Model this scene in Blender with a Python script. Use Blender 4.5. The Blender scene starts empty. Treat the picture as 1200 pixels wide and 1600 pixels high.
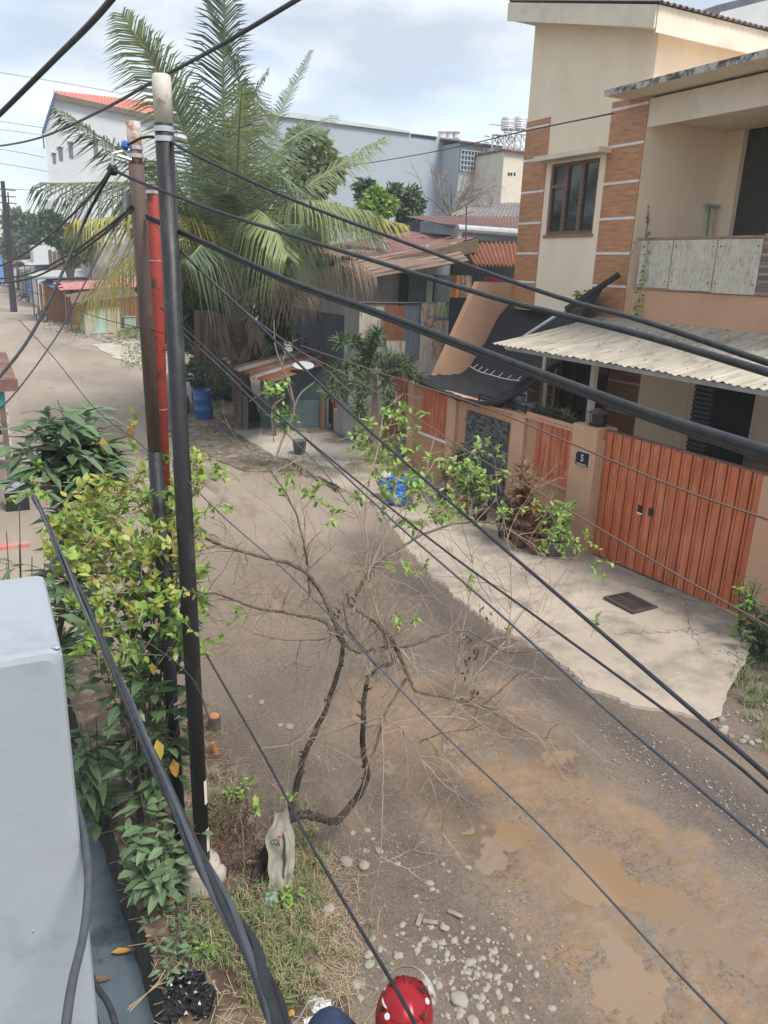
import bpy, math, random
from mathutils import Vector, Matrix, noise
random.seed(7)
C = bpy.context.scene.collection
sc = bpy.context.scene
V = Vector
# ------------------------------------------------------------------ camera
F = 1216.0; H = 4.6
yc = V((-650, 404, -F)).normalized()
zc = -V((-150, -3900, -F)).normalized()
zc = (zc - zc.dot(yc) * yc).normalized()
xc = yc.cross(zc)
CAM = V((0, 0, H))
ROT = Matrix((xc, yc, zc))
cd = bpy.data.cameras.new('camera'); co = bpy.data.objects.new('camera', cd); C.objects.link(co)
co.matrix_world = Matrix.Translation(CAM) @ ROT.to_4x4()
cd.sensor_fit = 'VERTICAL'; cd.sensor_height = 24.0; cd.lens = 24.0 * F / 1600; cd.clip_end = 2000; cd.clip_start = 0.05
sc.camera = co
# ------------------------------------------------------------------ sky, sun, exposure
SUN_EL, SUN_AZ = math.radians(58), math.radians(160)   # azimuth from +Y towards +X
w = bpy.data.worlds.new("World"); sc.world = w; w.use_nodes = True
nt = w.node_tree; nt.nodes.clear()
def N(nt, t, **k):
    n = nt.nodes.new(t)
    for a, b in k.items(): setattr(n, a, b)
    return n
sky = N(nt, 'ShaderNodeTexSky', sky_type='NISHITA', sun_disc=False, sun_elevation=SUN_EL, sun_rotation=SUN_AZ)
b1 = N(nt, 'ShaderNodeBackground'); b1.inputs[1].default_value = 0.13
b2 = N(nt, 'ShaderNodeBackground'); b2.inputs[1].default_value = .74
tc = N(nt, 'ShaderNodeTexCoord'); mp = N(nt, 'ShaderNodeMapping'); mp.inputs['Scale'].default_value = (1.0, 1.0, 3.2)
mp.inputs['Location'].default_value = (2.3, 0.4, 0.1)
n1 = N(nt, 'ShaderNodeTexNoise'); n1.inputs['Scale'].default_value = 1.9; n1.inputs['Detail'].default_value = 7; n1.inputs['Roughness'].default_value = .55; n1.inputs['Distortion'].default_value = .3
r1 = N(nt, 'ShaderNodeValToRGB'); r1.color_ramp.elements[0].position = .40; r1.color_ramp.elements[0].color = (.55, .55, .55, 1); r1.color_ramp.elements[1].position = .56
n2 = N(nt, 'ShaderNodeTexNoise'); n2.inputs['Scale'].default_value = 3.1; n2.inputs['Detail'].default_value = 8; n2.inputs['Roughness'].default_value = .5
r2 = N(nt, 'ShaderNodeValToRGB'); r2.color_ramp.elements[0].position = .38; r2.color_ramp.elements[0].color = (.50, .57, .66, 1); r2.color_ramp.elements[1].position = .58; r2.color_ramp.elements[1].color = (.92, .96, 1.0, 1)
mx = N(nt, 'ShaderNodeMixShader'); wo = N(nt, 'ShaderNodeOutputWorld')
L = nt.links.new
L(tc.outputs['Generated'], mp.inputs[0]); L(mp.outputs[0], n1.inputs['Vector']); L(mp.outputs[0], n2.inputs['Vector'])
L(n1.outputs[0], r1.inputs[0]); L(n2.outputs[0], r2.inputs[0]); L(r2.outputs[0], b2.inputs[0]); L(sky.outputs[0], b1.inputs[0])
L(r1.outputs[0], mx.inputs[0]); L(b1.outputs[0], mx.inputs[1]); L(b2.outputs[0], mx.inputs[2]); L(mx.outputs[0], wo.inputs[0])
sl = bpy.data.lights.new('sun', 'SUN'); so = bpy.data.objects.new('sun', sl); C.objects.link(so)
sl.energy = 2.8; sl.angle = math.radians(20); sl.color = (1, .95, .88)
sd = V((math.sin(SUN_AZ) * math.cos(SUN_EL), math.cos(SUN_AZ) * math.cos(SUN_EL), math.sin(SUN_EL)))
so.rotation_euler = sd.to_track_quat('Z', 'Y').to_euler(); so.location = (0, 0, 30)
sc.view_settings.view_transform = 'Standard'; sc.view_settings.look = 'None'; sc.view_settings.gamma = 1; sc.view_settings.exposure = 0.82
# ------------------------------------------------------------------ survey helpers (where a sight line meets a known plane)
def ray(u, v): return ROT @ V((u - 600, 800 - v, -F))
def gz(u, v, z=0.): d = ray(u, v); return CAM + d * ((z - H) / d.z)
def gx(u, v, x): d = ray(u, v); return CAM + d * (x / d.x)
def gy(u, v, y): d = ray(u, v); return CAM + d * (y / d.y)
def gd(u, v, dist): return CAM + ray(u, v).normalized() * dist
def rnd(a, b): return random.uniform(a, b)
# ------------------------------------------------------------------ materials
def material(name, col, rough=.8, col2=None, scale=3., stretch=(1, 1, 1), bump=0., bscale=None, stain=None, stainscale=1.2, stainpos=(.5, .65), metal=0., spec=.5, island=None, imix=.8, transl=0., detail=6, lo=.35, hi=.65, trans=0.):
    m = bpy.data.materials.new(name); m.use_nodes = True; t = m.node_tree; L = t.links.new
    bs = t.nodes['Principled BSDF']; bs.inputs['Roughness'].default_value = rough; bs.inputs['Metallic'].default_value = metal
    bs.inputs['Specular IOR Level'].default_value = spec
    if trans: bs.inputs['Transmission Weight'].default_value = trans
    tc = N(t, 'ShaderNodeTexCoord'); mp = N(t, 'ShaderNodeMapping'); mp.inputs['Scale'].default_value = stretch
    L(tc.outputs['Object'], mp.inputs[0])
    c2 = col2 or tuple(x * .82 for x in col)
    no = N(t, 'ShaderNodeTexNoise'); no.inputs['Scale'].default_value = scale; no.inputs['Detail'].default_value = detail; no.inputs['Roughness'].default_value = .6
    L(mp.outputs[0], no.inputs['Vector'])
    rp = N(t, 'ShaderNodeValToRGB'); e = rp.color_ramp.elements
    e[0].position = lo; e[0].color = (*c2, 1); e[1].position = hi; e[1].color = (*col, 1)
    L(no.outputs[0], rp.inputs[0]); out = rp.outputs[0]
    if stain:
        n3 = N(t, 'ShaderNodeTexNoise'); n3.inputs['Scale'].default_value = stainscale; n3.inputs['Detail'].default_value = 8; n3.inputs['Roughness'].default_value = .68
        mp3 = N(t, 'ShaderNodeMapping'); mp3.inputs['Location'].default_value = (5.1, 2.2, 7.7); mp3.inputs['Scale'].default_value = tuple(1 + (s - 1) * .5 for s in stretch)
        L(tc.outputs['Object'], mp3.inputs[0]); L(mp3.outputs[0], n3.inputs['Vector'])
        r3 = N(t, 'ShaderNodeValToRGB'); r3.color_ramp.elements[0].position = stainpos[0]; r3.color_ramp.elements[1].position = stainpos[1]
        L(n3.outputs[0], r3.inputs[0])
        mix = N(t, 'ShaderNodeMix', data_type='RGBA'); L(r3.outputs[0], mix.inputs[0]); L(out, mix.inputs[6]); mix.inputs[7].default_value = (*stain, 1)
        out = mix.outputs[2]
    if island:
        g = N(t, 'ShaderNodeNewGeometry'); r4 = N(t, 'ShaderNodeValToRGB'); ee = r4.color_ramp.elements
        ee[0].color = (*island[0], 1); ee[1].color = (*island[-1], 1)
        for i, c in enumerate(island[1:-1]): q = ee.new((i + 1) / (len(island) - 1)); q.color = (*c, 1)
        L(g.outputs['Random Per Island'], r4.inputs[0])
        mix = N(t, 'ShaderNodeMix', data_type='RGBA'); mix.inputs[0].default_value = imix; L(out, mix.inputs[6]); L(r4.outputs[0], mix.inputs[7]); out = mix.outputs[2]
    L(out, bs.inputs['Base Color'])
    if bump:
        nb = N(t, 'ShaderNodeTexNoise'); nb.inputs['Scale'].default_value = bscale or scale * 4; nb.inputs['Detail'].default_value = 5
        L(mp.outputs[0], nb.inputs['Vector'])
        bp = N(t, 'ShaderNodeBump'); bp.inputs['Strength'].default_value = bump; bp.inputs['Distance'].default_value = .02
        L(nb.outputs[0], bp.inputs['Height']); L(bp.outputs[0], bs.inputs['Normal'])
    if transl:
        tr = N(t, 'ShaderNodeBsdfTranslucent'); L(out, tr.inputs[0]); ms = N(t, 'ShaderNodeMixShader'); ms.inputs[0].default_value = transl
        L(bs.outputs[0], ms.inputs[1]); L(tr.outputs[0], ms.inputs[2]); L(ms.outputs[0], t.nodes['Material Output'].inputs[0])
    return m
M = {}
def mt(key, *a, **k): M[key] = material(key, *a, **k)
mt('beige', (.82, .70, .55), .85, (.76, .64, .49), 1.5, (1, 1, .4), bump=.15, stain=(.60, .51, .41), stainscale=1.1, stainpos=(.55, .9))
mt('peach', (.56, .34, .215), .85, (.50, .29, .18), 1.2, bump=.2, stain=(.38, .25, .18), stainscale=.9, stainpos=(.55, .9))
mt('peach_dark', (.47, .27, .155), .85, (.42, .235, .13), 1.5, bump=.2, stain=(.33, .22, .16), stainscale=1.1, stainpos=(.55, .9))
mt('fascia', (.72, .63, .52), .8, (.62, .54, .44), 2, stain=(.45, .39, .33), stainscale=1.2, stainpos=(.55, .8))
mt('wood_clad', (.50, .25, .125), .55, (.31, .135, .06), 2.2, (1, 1.2, 9), bump=.1, stain=(.36, .21, .12), stainscale=2.2, stainpos=(.5, .8), detail=9, lo=.32, hi=.62)
mt('white_line', (.75, .74, .74), .6)
mt('gate_wood', (.56, .155, .06), .42, (.30, .06, .024), 3.2, (3, 3, .35), bump=.15, stain=(.62, .30, .17), stainscale=2.5, stainpos=(.48, .75), detail=9, island=[(.62, .19, .075), (.36, .08, .03), (.54, .14, .05), (.45, .11, .04)], imix=.4)
mt('groove', (.012, .005, .004), .95)
mt('dark', (.012, .012, .013), .8)
mt('dark_glass', (.015, .02, .02), .08, (.03, .035, .03), 2., spec=.8)
mt('brown_frame', (.20, .105, .075), .5, (.12, .06, .04), 3, (1, 1, 6))
mt('grey_wood', (.30, .20, .16), .7, (.2, .12, .09), 4, (1, 1, 5))
mt('curtain', (.10, .05, .035), .9, (.03, .015, .012), 6, (1, 5, .3))
mt('mould_panel', (.58, .54, .46), .75, (.46, .44, .37), 2., (1, 2.6, .5), stain=(.27, .22, .15), stainscale=14, stainpos=(.48, .70), bump=.1)
mt('stone_dark', (.075, .08, .08), .7, (.03, .033, .035), 3, bump=.5, island=[(.03, .033, .035), (.09, .1, .1), (.15, .16, .16), (.06, .065, .07)])
mt('stone_strip', (.25, .19, .16), .8, (.15, .11, .1), 3, island=[(.12, .09, .08), (.27, .2, .17), (.35, .27, .22)])
mt('asbestos', (.43, .39, .32), .85, (.30, .27, .22), 2.2, (.45, 3.5, 1), stain=(.17, .13, .09), stainscale=2.6, stainpos=(.50, .72), bump=.15)
mt('roof_dark', (.16, .13, .12), .8, (.1, .08, .07), 2)
mt('rust', (.17, .07, .045), .85, (.27, .17, .13), 2.5, (1, 4, 1), stain=(.10, .045, .035), stainscale=1.5, stainpos=(.45, .7), bump=.2)
mt('rust_orange', (.22, .085, .04), .85, (.16, .06, .035), 4, (1, 3, 1), stain=(.42, .38, .34), stainscale=1.8, stainpos=(.6, .7), bump=.2)
mt('maroon', (.12, .05, .042), .8, (.19, .105, .09), 1.8, (1, 4, 1), stain=(.33, .27, .24), stainscale=2.5, stainpos=(.56, .70), bump=.1)
mt('zinc', (.42, .43, .42), .5, (.34, .35, .34), 2, stain=(.22, .13, .09), stainscale=1.3, stainpos=(.55, .75), metal=.2, bump=.1)
mt('zinc_rusty', (.45, .43, .38), .7, (.36, .32, .27), 2, (4, 4, .4), stain=(.25, .13, .08), stainscale=2.5, stainpos=(.48, .62), bump=.1)
mt('zinc_blue', (.13, .15, .18), .6, (.09, .10, .12), 2, (4, 4, .5))
mt('grey_wall', (.42, .44, .44), .85, (.34, .36, .36), 1.2, stain=(.17, .18, .18), stainscale=.8, stainpos=(.5, .8), bump=.2)
mt('stained_wall', (.46, .46, .45), .9, (.22, .22, .21), .5, (1, 1, .4), stain=(.10, .10, .095), stainscale=.7, stainpos=(.5, .66))
mt('blue_wall', (.10, .115, .14), .85, (.075, .085, .105), 1.5, stain=(.16, .17, .18), stainscale=1.5, stainpos=(.6, .8), bump=.2)
mt('pale_green_wall', (.36, .39, .33), .85, (.30, .33, .28), 1.5, stain=(.2, .2, .17), stainscale=1.2, stainpos=(.55, .8))
mt('factory', (.37, .42, .47), .85, (.34, .39, .44), .12, stain=(.28, .31, .34), stainscale=.10, stainpos=(.5, .9))
mt('factory_side', (.40, .44, .47), .85, (.34, .38, .40), .3, (1, 1, .3), stain=(.26, .28, .29), stainscale=.4, stainpos=(.5, .8))
mt('white_wall', (.55, .57, .58), .85, (.47, .49, .5), .3, stain=(.36, .37, .37), stainscale=.25, stainpos=(.5, .9))
mt('cream_wall', (.66, .60, .50), .85, (.6, .54, .45), .5)
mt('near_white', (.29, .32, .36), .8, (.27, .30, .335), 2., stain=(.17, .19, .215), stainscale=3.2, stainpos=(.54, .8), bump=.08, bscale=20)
mt('red_roof', (.48, .14, .09), .7, (.40, .11, .075), 1, stain=(.5, .25, .18), stainscale=.8, stainpos=(.55, .7))
mt('blue_paint', (.05, .09, .20), .6)
mt('steel', (.55, .57, .58), .35, metal=.8)
mt('galv', (.42, .44, .46), .45, (.33, .35, .37), 6, metal=.5)
mt('tank', (.60, .62, .62), .4, metal=.3)
mt('pole_black', (.016, .017, .02), .5, (.012, .012, .014), 5, (1, 1, .3), stain=(.055, .052, .05), stainscale=7, stainpos=(.54, .68), bump=.25)
mt('pole_white', (.55, .53, .47), .6, (.48, .45, .38), 4, stain=(.28, .12, .06), stainscale=5, stainpos=(.56, .64))
mt('pole_brown', (.115, .075, .06), .7, (.07, .048, .04), 4, (3, 3, .3), stain=(.18, .13, .10), stainscale=9, stainpos=(.55, .75), bump=.15)
mt('pole_rust', (.45, .43, .40), .7, (.36, .33, .30), 4, stain=(.26, .10, .05), stainscale=7, stainpos=(.46, .54))
mt('pole_red', (.33, .045, .035), .65, (.25, .035, .028), 4, stain=(.07, .025, .02), stainscale=9, stainpos=(.54, .62), bump=.1)
mt('cable', (.036, .040, .050), .5, (.02, .022, .026), 20, spec=.3, bump=.1)
mt('cable_thin', (.03, .03, .033), .6)
mt('cable_brown', (.13, .08, .065), .6)
mt('cable_grey', (.075, .085, .10), .5, (.055, .062, .075), 15, spec=.35)
mt('white_plastic', (.62, .63, .64), .5)
mt('concrete', (.44, .40, .34), .9, (.36, .32, .27), 1.3, stain=(.26, .22, .18), stainscale=.8, stainpos=(.48, .8), bump=.3, bscale=30)
mt('bark', (.14, .11, .08), .9, (.06, .045, .035), 14, (1, 1, 1), stain=(.14, .13, .09), stainscale=6, stainpos=(.55, .7), bump=.4, bscale=40)
mt('bark_black', (.05, .038, .03), .95, (.016, .013, .011), 14, stain=(.12, .10, .08), stainscale=11, stainpos=(.52, .66), bump=.9, bscale=45)
mt('twig', (.30, .23, .17), .9, (.20, .15, .11), 6)
mt('twig_pale', (.31, .25, .20), .9, (.19, .145, .115), 6)
mt('palm_bark', (.14, .095, .07), .95, (.07, .045, .032), 5, (1, 1, 5), bump=.6, bscale=20)
mt('palm_leaf', (.14, .19, .12), .5, (.10, .14, .09), 3, island=[(.06, .10, .06), (.10, .15, .085), (.15, .20, .12), (.09, .13, .085)], transl=.25)
mt('palm_pale', (.22, .26, .11), .5, (.2, .24, .1), 3, island=[(.18, .24, .12), (.28, .34, .15), (.20, .26, .12), (.36, .38, .15)], transl=.3)
mt('palm_yellow', (.38, .33, .09), .55, (.3, .27, .09), 3, island=[(.46, .40, .09), (.40, .33, .07), (.26, .29, .09), (.20, .24, .08)], transl=.3)
mt('palm_dry', (.23, .17, .12), .9, (.17, .12, .085), 3, island=[(.16, .11, .08), (.27, .20, .15), (.20, .15, .11), (.33, .26, .20)])
mt('palm_rib', (.26, .29, .12), .6)
mt('leaf_dark', (.06, .11, .045), .45, island=[(.045, .09, .04), (.075, .13, .055), (.10, .17, .07), (.06, .11, .05), (.13, .20, .09)], transl=.2)
mt('leaf_grey', (.08, .12, .07), .5, island=[(.09, .155, .07), (.13, .21, .095), (.18, .27, .13), (.10, .17, .08), (.20, .26, .15)], transl=.22)
mt('leaf_lime', (.22, .34, .07), .45, island=[(.12, .24, .05), (.20, .33, .07), (.28, .42, .09), (.34, .44, .09)], transl=.3)
mt('leaf_yellow', (.34, .38, .08), .5, island=[(.16, .26, .05), (.26, .36, .07), (.38, .42, .09), (.50, .46, .12), (.22, .32, .06), (.50, .36, .05)], transl=.3)
mt('leaf_autumn', (.5, .30, .05), .5, island=[(.55, .33, .04), (.50, .24, .05), (.5, .40, .08)], transl=.2)
mt('leaf_dead', (.12, .07, .05), .9, island=[(.10, .05, .04), (.17, .10, .07), (.07, .04, .03)])
mt('croton', (.18, .07, .03), .5, island=[(.16, .045, .03), (.10, .05, .03), (.34, .16, .04), (.12, .10, .04), (.07, .03, .03)], transl=.1)
mt('grass', (.14, .19, .07), .7, island=[(.10, .16, .05), (.17, .23, .08), (.24, .27, .12), (.32, .28, .16)], transl=.2)
mt('straw', (.33, .25, .15), .9, island=[(.32, .24, .14), (.42, .34, .22), (.22, .15, .09)])
mt('far_tree', (.10, .15, .08), .8, island=[(.06, .10, .055), (.10, .15, .07), (.14, .20, .09)], transl=.15)
mt('stone', (.30, .27, .23), .85, (.22, .195, .165), 12, bump=.3, island=[(.24, .215, .18), (.17, .15, .125), (.31, .28, .24), (.21, .175, .14)])
mt('blue_drum', (.02, .10, .32), .4, (.015, .08, .26), 2, stain=(.12, .2, .35), stainscale=4, stainpos=(.62, .75))
mt('blue_bag', (.02, .13, .50), .4, (.01, .06, .30), 6, bump=.6, bscale=12)
mt('terracotta', (.24, .12, .07), .8, (.18, .085, .05), 4)
mt('pot_dark', (.06, .05, .05), .7)
mt('pot_grey', (.12, .13, .13), .6)
mt('pot_orange', (.42, .2, .07), .7)
mt('soil', (.06, .04, .028), 1)
mt('net', (.022, .022, .025), .85, (.016, .016, .018), 6, bump=.15)
mt('shirt_rag', (.30, .28, .23), .95, (.22, .205, .17), 5, bump=.3, bscale=20)
mt('denim', (.02, .035, .085), .8, (.012, .02, .055), 12, bump=.3)
mt('helmet_red', (.36, .012, .02), .3, (.24, .008, .014), 5, metal=.35)
mt('visor', (.55, .60, .63), .15, (.5, .55, .58), 3, trans=.35)
mt('skin', (.32, .17, .11), .6)
mt('wet_floor', (.10, .125, .15), .22, (.07, .09, .11), 1.3, stain=(.045, .055, .065), stainscale=2.2, stainpos=(.52, .62), bump=.12, bscale=40)
mt('black_moss', (.012, .012, .01), .8, (.03, .026, .018), 6, bump=.8, bscale=30)
mt('trash_black', (.01, .01, .011), .25, bump=.3)
mt('trash_white', (.6, .6, .6), .5)
mt('teal', (.04, .30, .26), .6)
mt('teal_dull', (.10, .15, .16), .8, (.07, .11, .12), 3)
mt('red_paint', (.42, .05, .05), .7, (.34, .04, .04), 3)
mt('green_paint', (.05, .28, .10), .7)
mt('orange_paint', (.42, .17, .04), .7, (.3, .11, .03), 3)
mt('blue_sheet', (.10, .22, .50), .6)
mt('pink_sheet', (.42, .16, .15), .8, (.32, .13, .12), 1, stain=(.5, .36, .34), stainscale=.8, stainpos=(.55, .7))
mt('mint', (.35, .50, .42), .7, (.28, .42, .35), 2)
mt('cream_board', (.42, .40, .28), .8, (.33, .31, .22), 2)
mt('plank', (.16, .115, .08), .9, (.09, .065, .045), 4, (1, 1, 6))
mt('brown_sheet', (.24, .17, .13), .8, (.18, .125, .10), 3)
mt('cloth_multi', (.33, .24, .17), .9, (.10, .13, .20), 7, (1, 1, 1), lo=.45, hi=.5, stain=(.35, .2, .1), stainscale=9)
mt('cloth_green', (.30, .31, .19), .9, (.22, .24, .13), 6)
mt('cloth_pink', (.35, .06, .14), .9)
mt('tile', (.22, .20, .19), .8, (.14, .13, .12), 2, bump=.3)
mt('kerb_red', (.50, .10, .09), .8, (.42, .28, .25), 3)
mt('wood_chip', (.5, .22, .09), .8, (.4, .16, .06), 10)
mt('tyre', (.015, .015, .016), .8)
mt('basket', (.3, .13, .05), .8)
mt('iron', (.05, .04, .04), .7, (.09, .06, .05), 5)
mt('dark_bed', (.05, .055, .045), .9)
# ------------------------------------------------------------------ mesh builder
class MB:
    def __init__(s): s.v = []; s.f = []
    def add(s, vs, fs):
        o = len(s.v); s.v += [tuple(p) for p in vs]; s.f += [tuple(i + o for i in f) for f in fs]; return s
    def box8(s, p):   # 0-3 bottom ring, 4-7 top ring
        return s.add(p, [(3, 2, 1, 0), (4, 5, 6, 7), (0, 1, 5, 4), (1, 2, 6, 5), (2, 3, 7, 6), (3, 0, 4, 7)])
    def box(s, x0, x1, y0, y1, z0, z1):
        return s.box8([(x0, y0, z0), (x1, y0, z0), (x1, y1, z0), (x0, y1, z0), (x0, y0, z1), (x1, y0, z1), (x1, y1, z1), (x0, y1, z1)])
    def obox(s, c, ax, ay, az):  # centre and three half axes
        c, ax, ay, az = map(V, (c, ax, ay, az))
        return s.box8([c - ax - ay - az, c + ax - ay - az, c + ax + ay - az, c - ax + ay - az, c - ax - ay + az, c + ax - ay + az, c + ax + ay + az, c - ax + ay + az])
    def quad(s, a, b, c, d): return s.add([a, b, c, d], [(0, 1, 2, 3)])
    def slab(s, pts, thick):  # polygon given thickness along -normal
        pts = [V(p) for p in pts]; n = (pts[1] - pts[0]).cross(pts[-1] - pts[0]).normalized() * thick; k = len(pts)
        vs = pts + [p - n for p in pts]
        return s.add(vs, [tuple(range(k)), tuple(range(2 * k - 1, k - 1, -1))] + [(i, i + k, (i + 1) % k + k, (i + 1) % k) for i in range(k)])
    def tube(s, pts, rad, n=8, cap=True):
        pts = [V(p) for p in pts]; k = len(pts)
        if not hasattr(rad, '__len__'): rad = [rad] * k
        up = V((0, 0, 1)); vs = []; prev = None
        for i, p in enumerate(pts):
            t = (pts[min(i + 1, k - 1)] - pts[max(i - 1, 0)])
            if t.length < 1e-9: t = V((0, 0, 1))
            t.normalize()
            if prev is None:
                a = t.cross(up)
                if a.length < .1: a = t.cross(V((1, 0, 0)))
            else: a = prev - prev.dot(t) * t
            if a.length < 1e-6: a = t.orthogonal()
            a.normalize(); prev = a; b = t.cross(a)
            for j in range(n):
                q = 2 * math.pi * j / n; vs.append(p + (a * math.cos(q) + b * math.sin(q)) * rad[i])
        fs = [(i * n + j, i * n + (j + 1) % n, (i + 1) * n + (j + 1) % n, (i + 1) * n + j) for i in range(k - 1) for j in range(n)]
        if cap: fs += [tuple(range(n - 1, -1, -1)), tuple((k - 1) * n + j for j in range(n))]
        return s.add(vs, fs)
    def lathe(s, c, prof, n=20, axis=V((0, 0, 1)), cap=True):   # prof: (radius, height)
        axis = V(axis).normalized(); a = axis.orthogonal().normalized(); b = axis.cross(a); c = V(c); vs = []
        for r, h in prof:
            for j in range(n): q = 2 * math.pi * j / n; vs.append(c + axis * h + (a * math.cos(q) + b * math.sin(q)) * r)
        k = len(prof); fs = [(i * n + j, i * n + (j + 1) % n, (i + 1) * n + (j + 1) % n, (i + 1) * n + j) for i in range(k - 1) for j in range(n)]
        if cap: fs += [tuple(range(n - 1, -1, -1)), tuple((k - 1) * n + j for j in range(n))]
        return s.add(vs, fs)
    def grid(s, fn, nu, nv):
        vs = [fn(i / nu, j / nv) for j in range(nv + 1) for i in range(nu + 1)]
        return s.add(vs, [(j * (nu + 1) + i, j * (nu + 1) + i + 1, (j + 1) * (nu + 1) + i + 1, (j + 1) * (nu + 1) + i) for j in range(nv) for i in range(nu)])
    def corr(s, a, b, c, d, waves, amp=.02, nv=1, sag=0., thick=.004, rag=0.):   # a-b runs across the waves, a-d along them
        a, b, c, d = map(V, (a, b, c, d)); n = (b - a).cross(d - a).normalized(); nu = waves * 6
        rg = [rnd(-rag, rag) for _ in range(waves + 1)]
        def fn(u, v):
            p = a.lerp(b, u).lerp(d.lerp(c, u), v + (rg[int(u * waves)] if v == 0 else 0)); return p + n * amp * math.sin(u * waves * 2 * math.pi) - V((0, 0, sag * 4 * v * (1 - v)))
        s.grid(fn, nu, nv); s.grid(lambda u, v: fn(1 - u, v) - n * thick, nu, nv); return s
    def leaf(s, p, d, nrm, ln, wd, droop=.15):
        d = d.normalized(); sd = d.cross(nrm)
        if sd.length < 1e-4: sd = d.orthogonal()
        sd.normalize(); up = sd.cross(d); dn = -up * ln
        m = p + d * ln * .5 + dn * (.08 - .05); t = p + d * ln + dn * droop
        l1 = p + d * ln * .35 + sd * wd * .5 + up * ln * .04; r1 = p + d * ln * .35 - sd * wd * .5 + up * ln * .04
        l2 = p + d * ln * .72 + sd * wd * .36 + dn * droop * .4; r2 = p + d * ln * .72 - sd * wd * .36 + dn * droop * .4
        return s.add([p, m, t, l1, r1, l2, r2], [(0, 1, 3), (0, 4, 1), (1, 2, 5, 3), (1, 4, 6, 2)])
    def rock(s, c, sx, sy, sz, n=7, rz=None, crump=0.):
        c = V(c); o = V((rnd(0, 99), rnd(0, 99), rnd(0, 99))); rz = rnd(0, 6.28) if rz is None else rz; vs = []; rings = max(3, n // 2 + 1)
        for i in range(rings + 1):
            th = math.pi * i / rings
            for j in range(n):
                ph = 2 * math.pi * j / n; d = V((math.sin(th) * math.cos(ph), math.sin(th) * math.sin(ph), math.cos(th)))
                r = 1 + .45 * noise.noise(d * 1.3 + o) + crump * abs(noise.noise(d * 3.5 + o)) - crump * .5 * abs(noise.noise(d * 9 + o)); x, y, z = d.x * sx * r, d.y * sy * r, d.z * sz * r
                vs.append(c + V((x * math.cos(rz) - y * math.sin(rz), x * math.sin(rz) + y * math.cos(rz), z)))
        return s.add(vs, [(i * n + j, (i + 1) * n + j, (i + 1) * n + (j + 1) % n, i * n + (j + 1) % n) for i in range(rings) for j in range(n)])
    def build(s, name, mat, parent=None, smooth=False, shift=None, mods=None):
        me = bpy.data.meshes.new(name); o = shift if shift is not None else (V(parent['_loc']) if parent is not None and '_loc' in parent else V((0, 0, 0)))
        me.from_pydata([tuple(V(p) - o) for p in s.v], [], s.f); me.validate(); me.update()
        if smooth: me.polygons.foreach_set('use_smooth', [True] * len(me.polygons))
        for m_ in (mat if isinstance(mat, (list, tuple)) else [mat]): me.materials.append(M[m_] if isinstance(m_, str) else m_)
        ob = bpy.data.objects.new(name, me); C.objects.link(ob)
        if parent is not None:
            ob.parent = parent
            if '_loc' in parent: ob['_loc'] = parent['_loc']
        elif shift is not None: ob.location = shift
        return ob
def tag(o, label=None, cat=None, group=None, kind=None):
    if label: o['label'] = label
    if cat: o['category'] = cat
    if group: o['group'] = group
    if kind: o['kind'] = kind
    return o
def thing(name, label, cat, loc=(0, 0, 0), group=None):
    o = bpy.data.objects.new(name, None); C.objects.link(o); o.location = loc; o.empty_display_size = .2; o['_loc'] = tuple(loc)
    return tag(o, label, cat, group)
def single(name, mb, mat, label, cat, group=None, kind=None, smooth=False):
    xs = [p[0] for p in mb.v]; ys = [p[1] for p in mb.v]; zs = [p[2] for p in mb.v]
    o = V(((min(xs) + max(xs)) / 2, (min(ys) + max(ys)) / 2, min(zs)))
    ob = mb.build(name, mat, None, smooth, shift=o); return tag(ob, label, cat, group, kind)
def spline(pts, seg=10):
    pts = [V(p) for p in pts]; P_ = [2 * pts[0] - pts[1]] + pts + [2 * pts[-1] - pts[-2]]; out = []
    for i in range(1, len(P_) - 2):
        a, b, c, d = P_[i - 1:i + 3]
        for k in range(seg):
            t = k / seg; out.append(.5 * ((2 * b) + (c - a) * t + (2 * a - 5 * b + 4 * c - d) * t * t + (3 * b - a - 3 * c + d) * t ** 3))
    out.append(pts[-1]); return out
def rdir(zmin=-1, zmax=1):
    a = rnd(0, 6.283); z = rnd(zmin, zmax); r = math.sqrt(max(0, 1 - z * z)); return V((r * math.cos(a), r * math.sin(a), z))
def textmesh(body, size, origin, xdir, ydir, ext=.002, bold=0.):
    cu = bpy.data.curves.new('t', 'FONT'); cu.body = body; cu.size = size; cu.align_x = 'CENTER'; cu.align_y = 'CENTER'; cu.extrude = ext; cu.offset = bold
    ob = bpy.data.objects.new('t', cu); C.objects.link(ob); dg = bpy.context.evaluated_depsgraph_get(); me = ob.evaluated_get(dg).to_mesh()
    xd = V(xdir).normalized(); yd = V(ydir).normalized(); zd = xd.cross(yd); mb = MB()
    mb.add([V(origin) + xd * q.co.x + yd * q.co.y + zd * q.co.z for q in me.vertices], [tuple(p.vertices) for p in me.polygons])
    ob.evaluated_get(dg).to_mesh_clear(); bpy.data.objects.remove(ob); return mb
def inpoly(x, y, P_):
    r = False; j = len(P_) - 1
    for i in range(len(P_)):
        xi, yi = P_[i][0], P_[i][1]; xj, yj = P_[j][0], P_[j][1]
        if (yi > y) != (yj > y) and x < (xj - xi) * (y - yi) / (yj - yi) + xi: r = not r
        j = i
    return r
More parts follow.
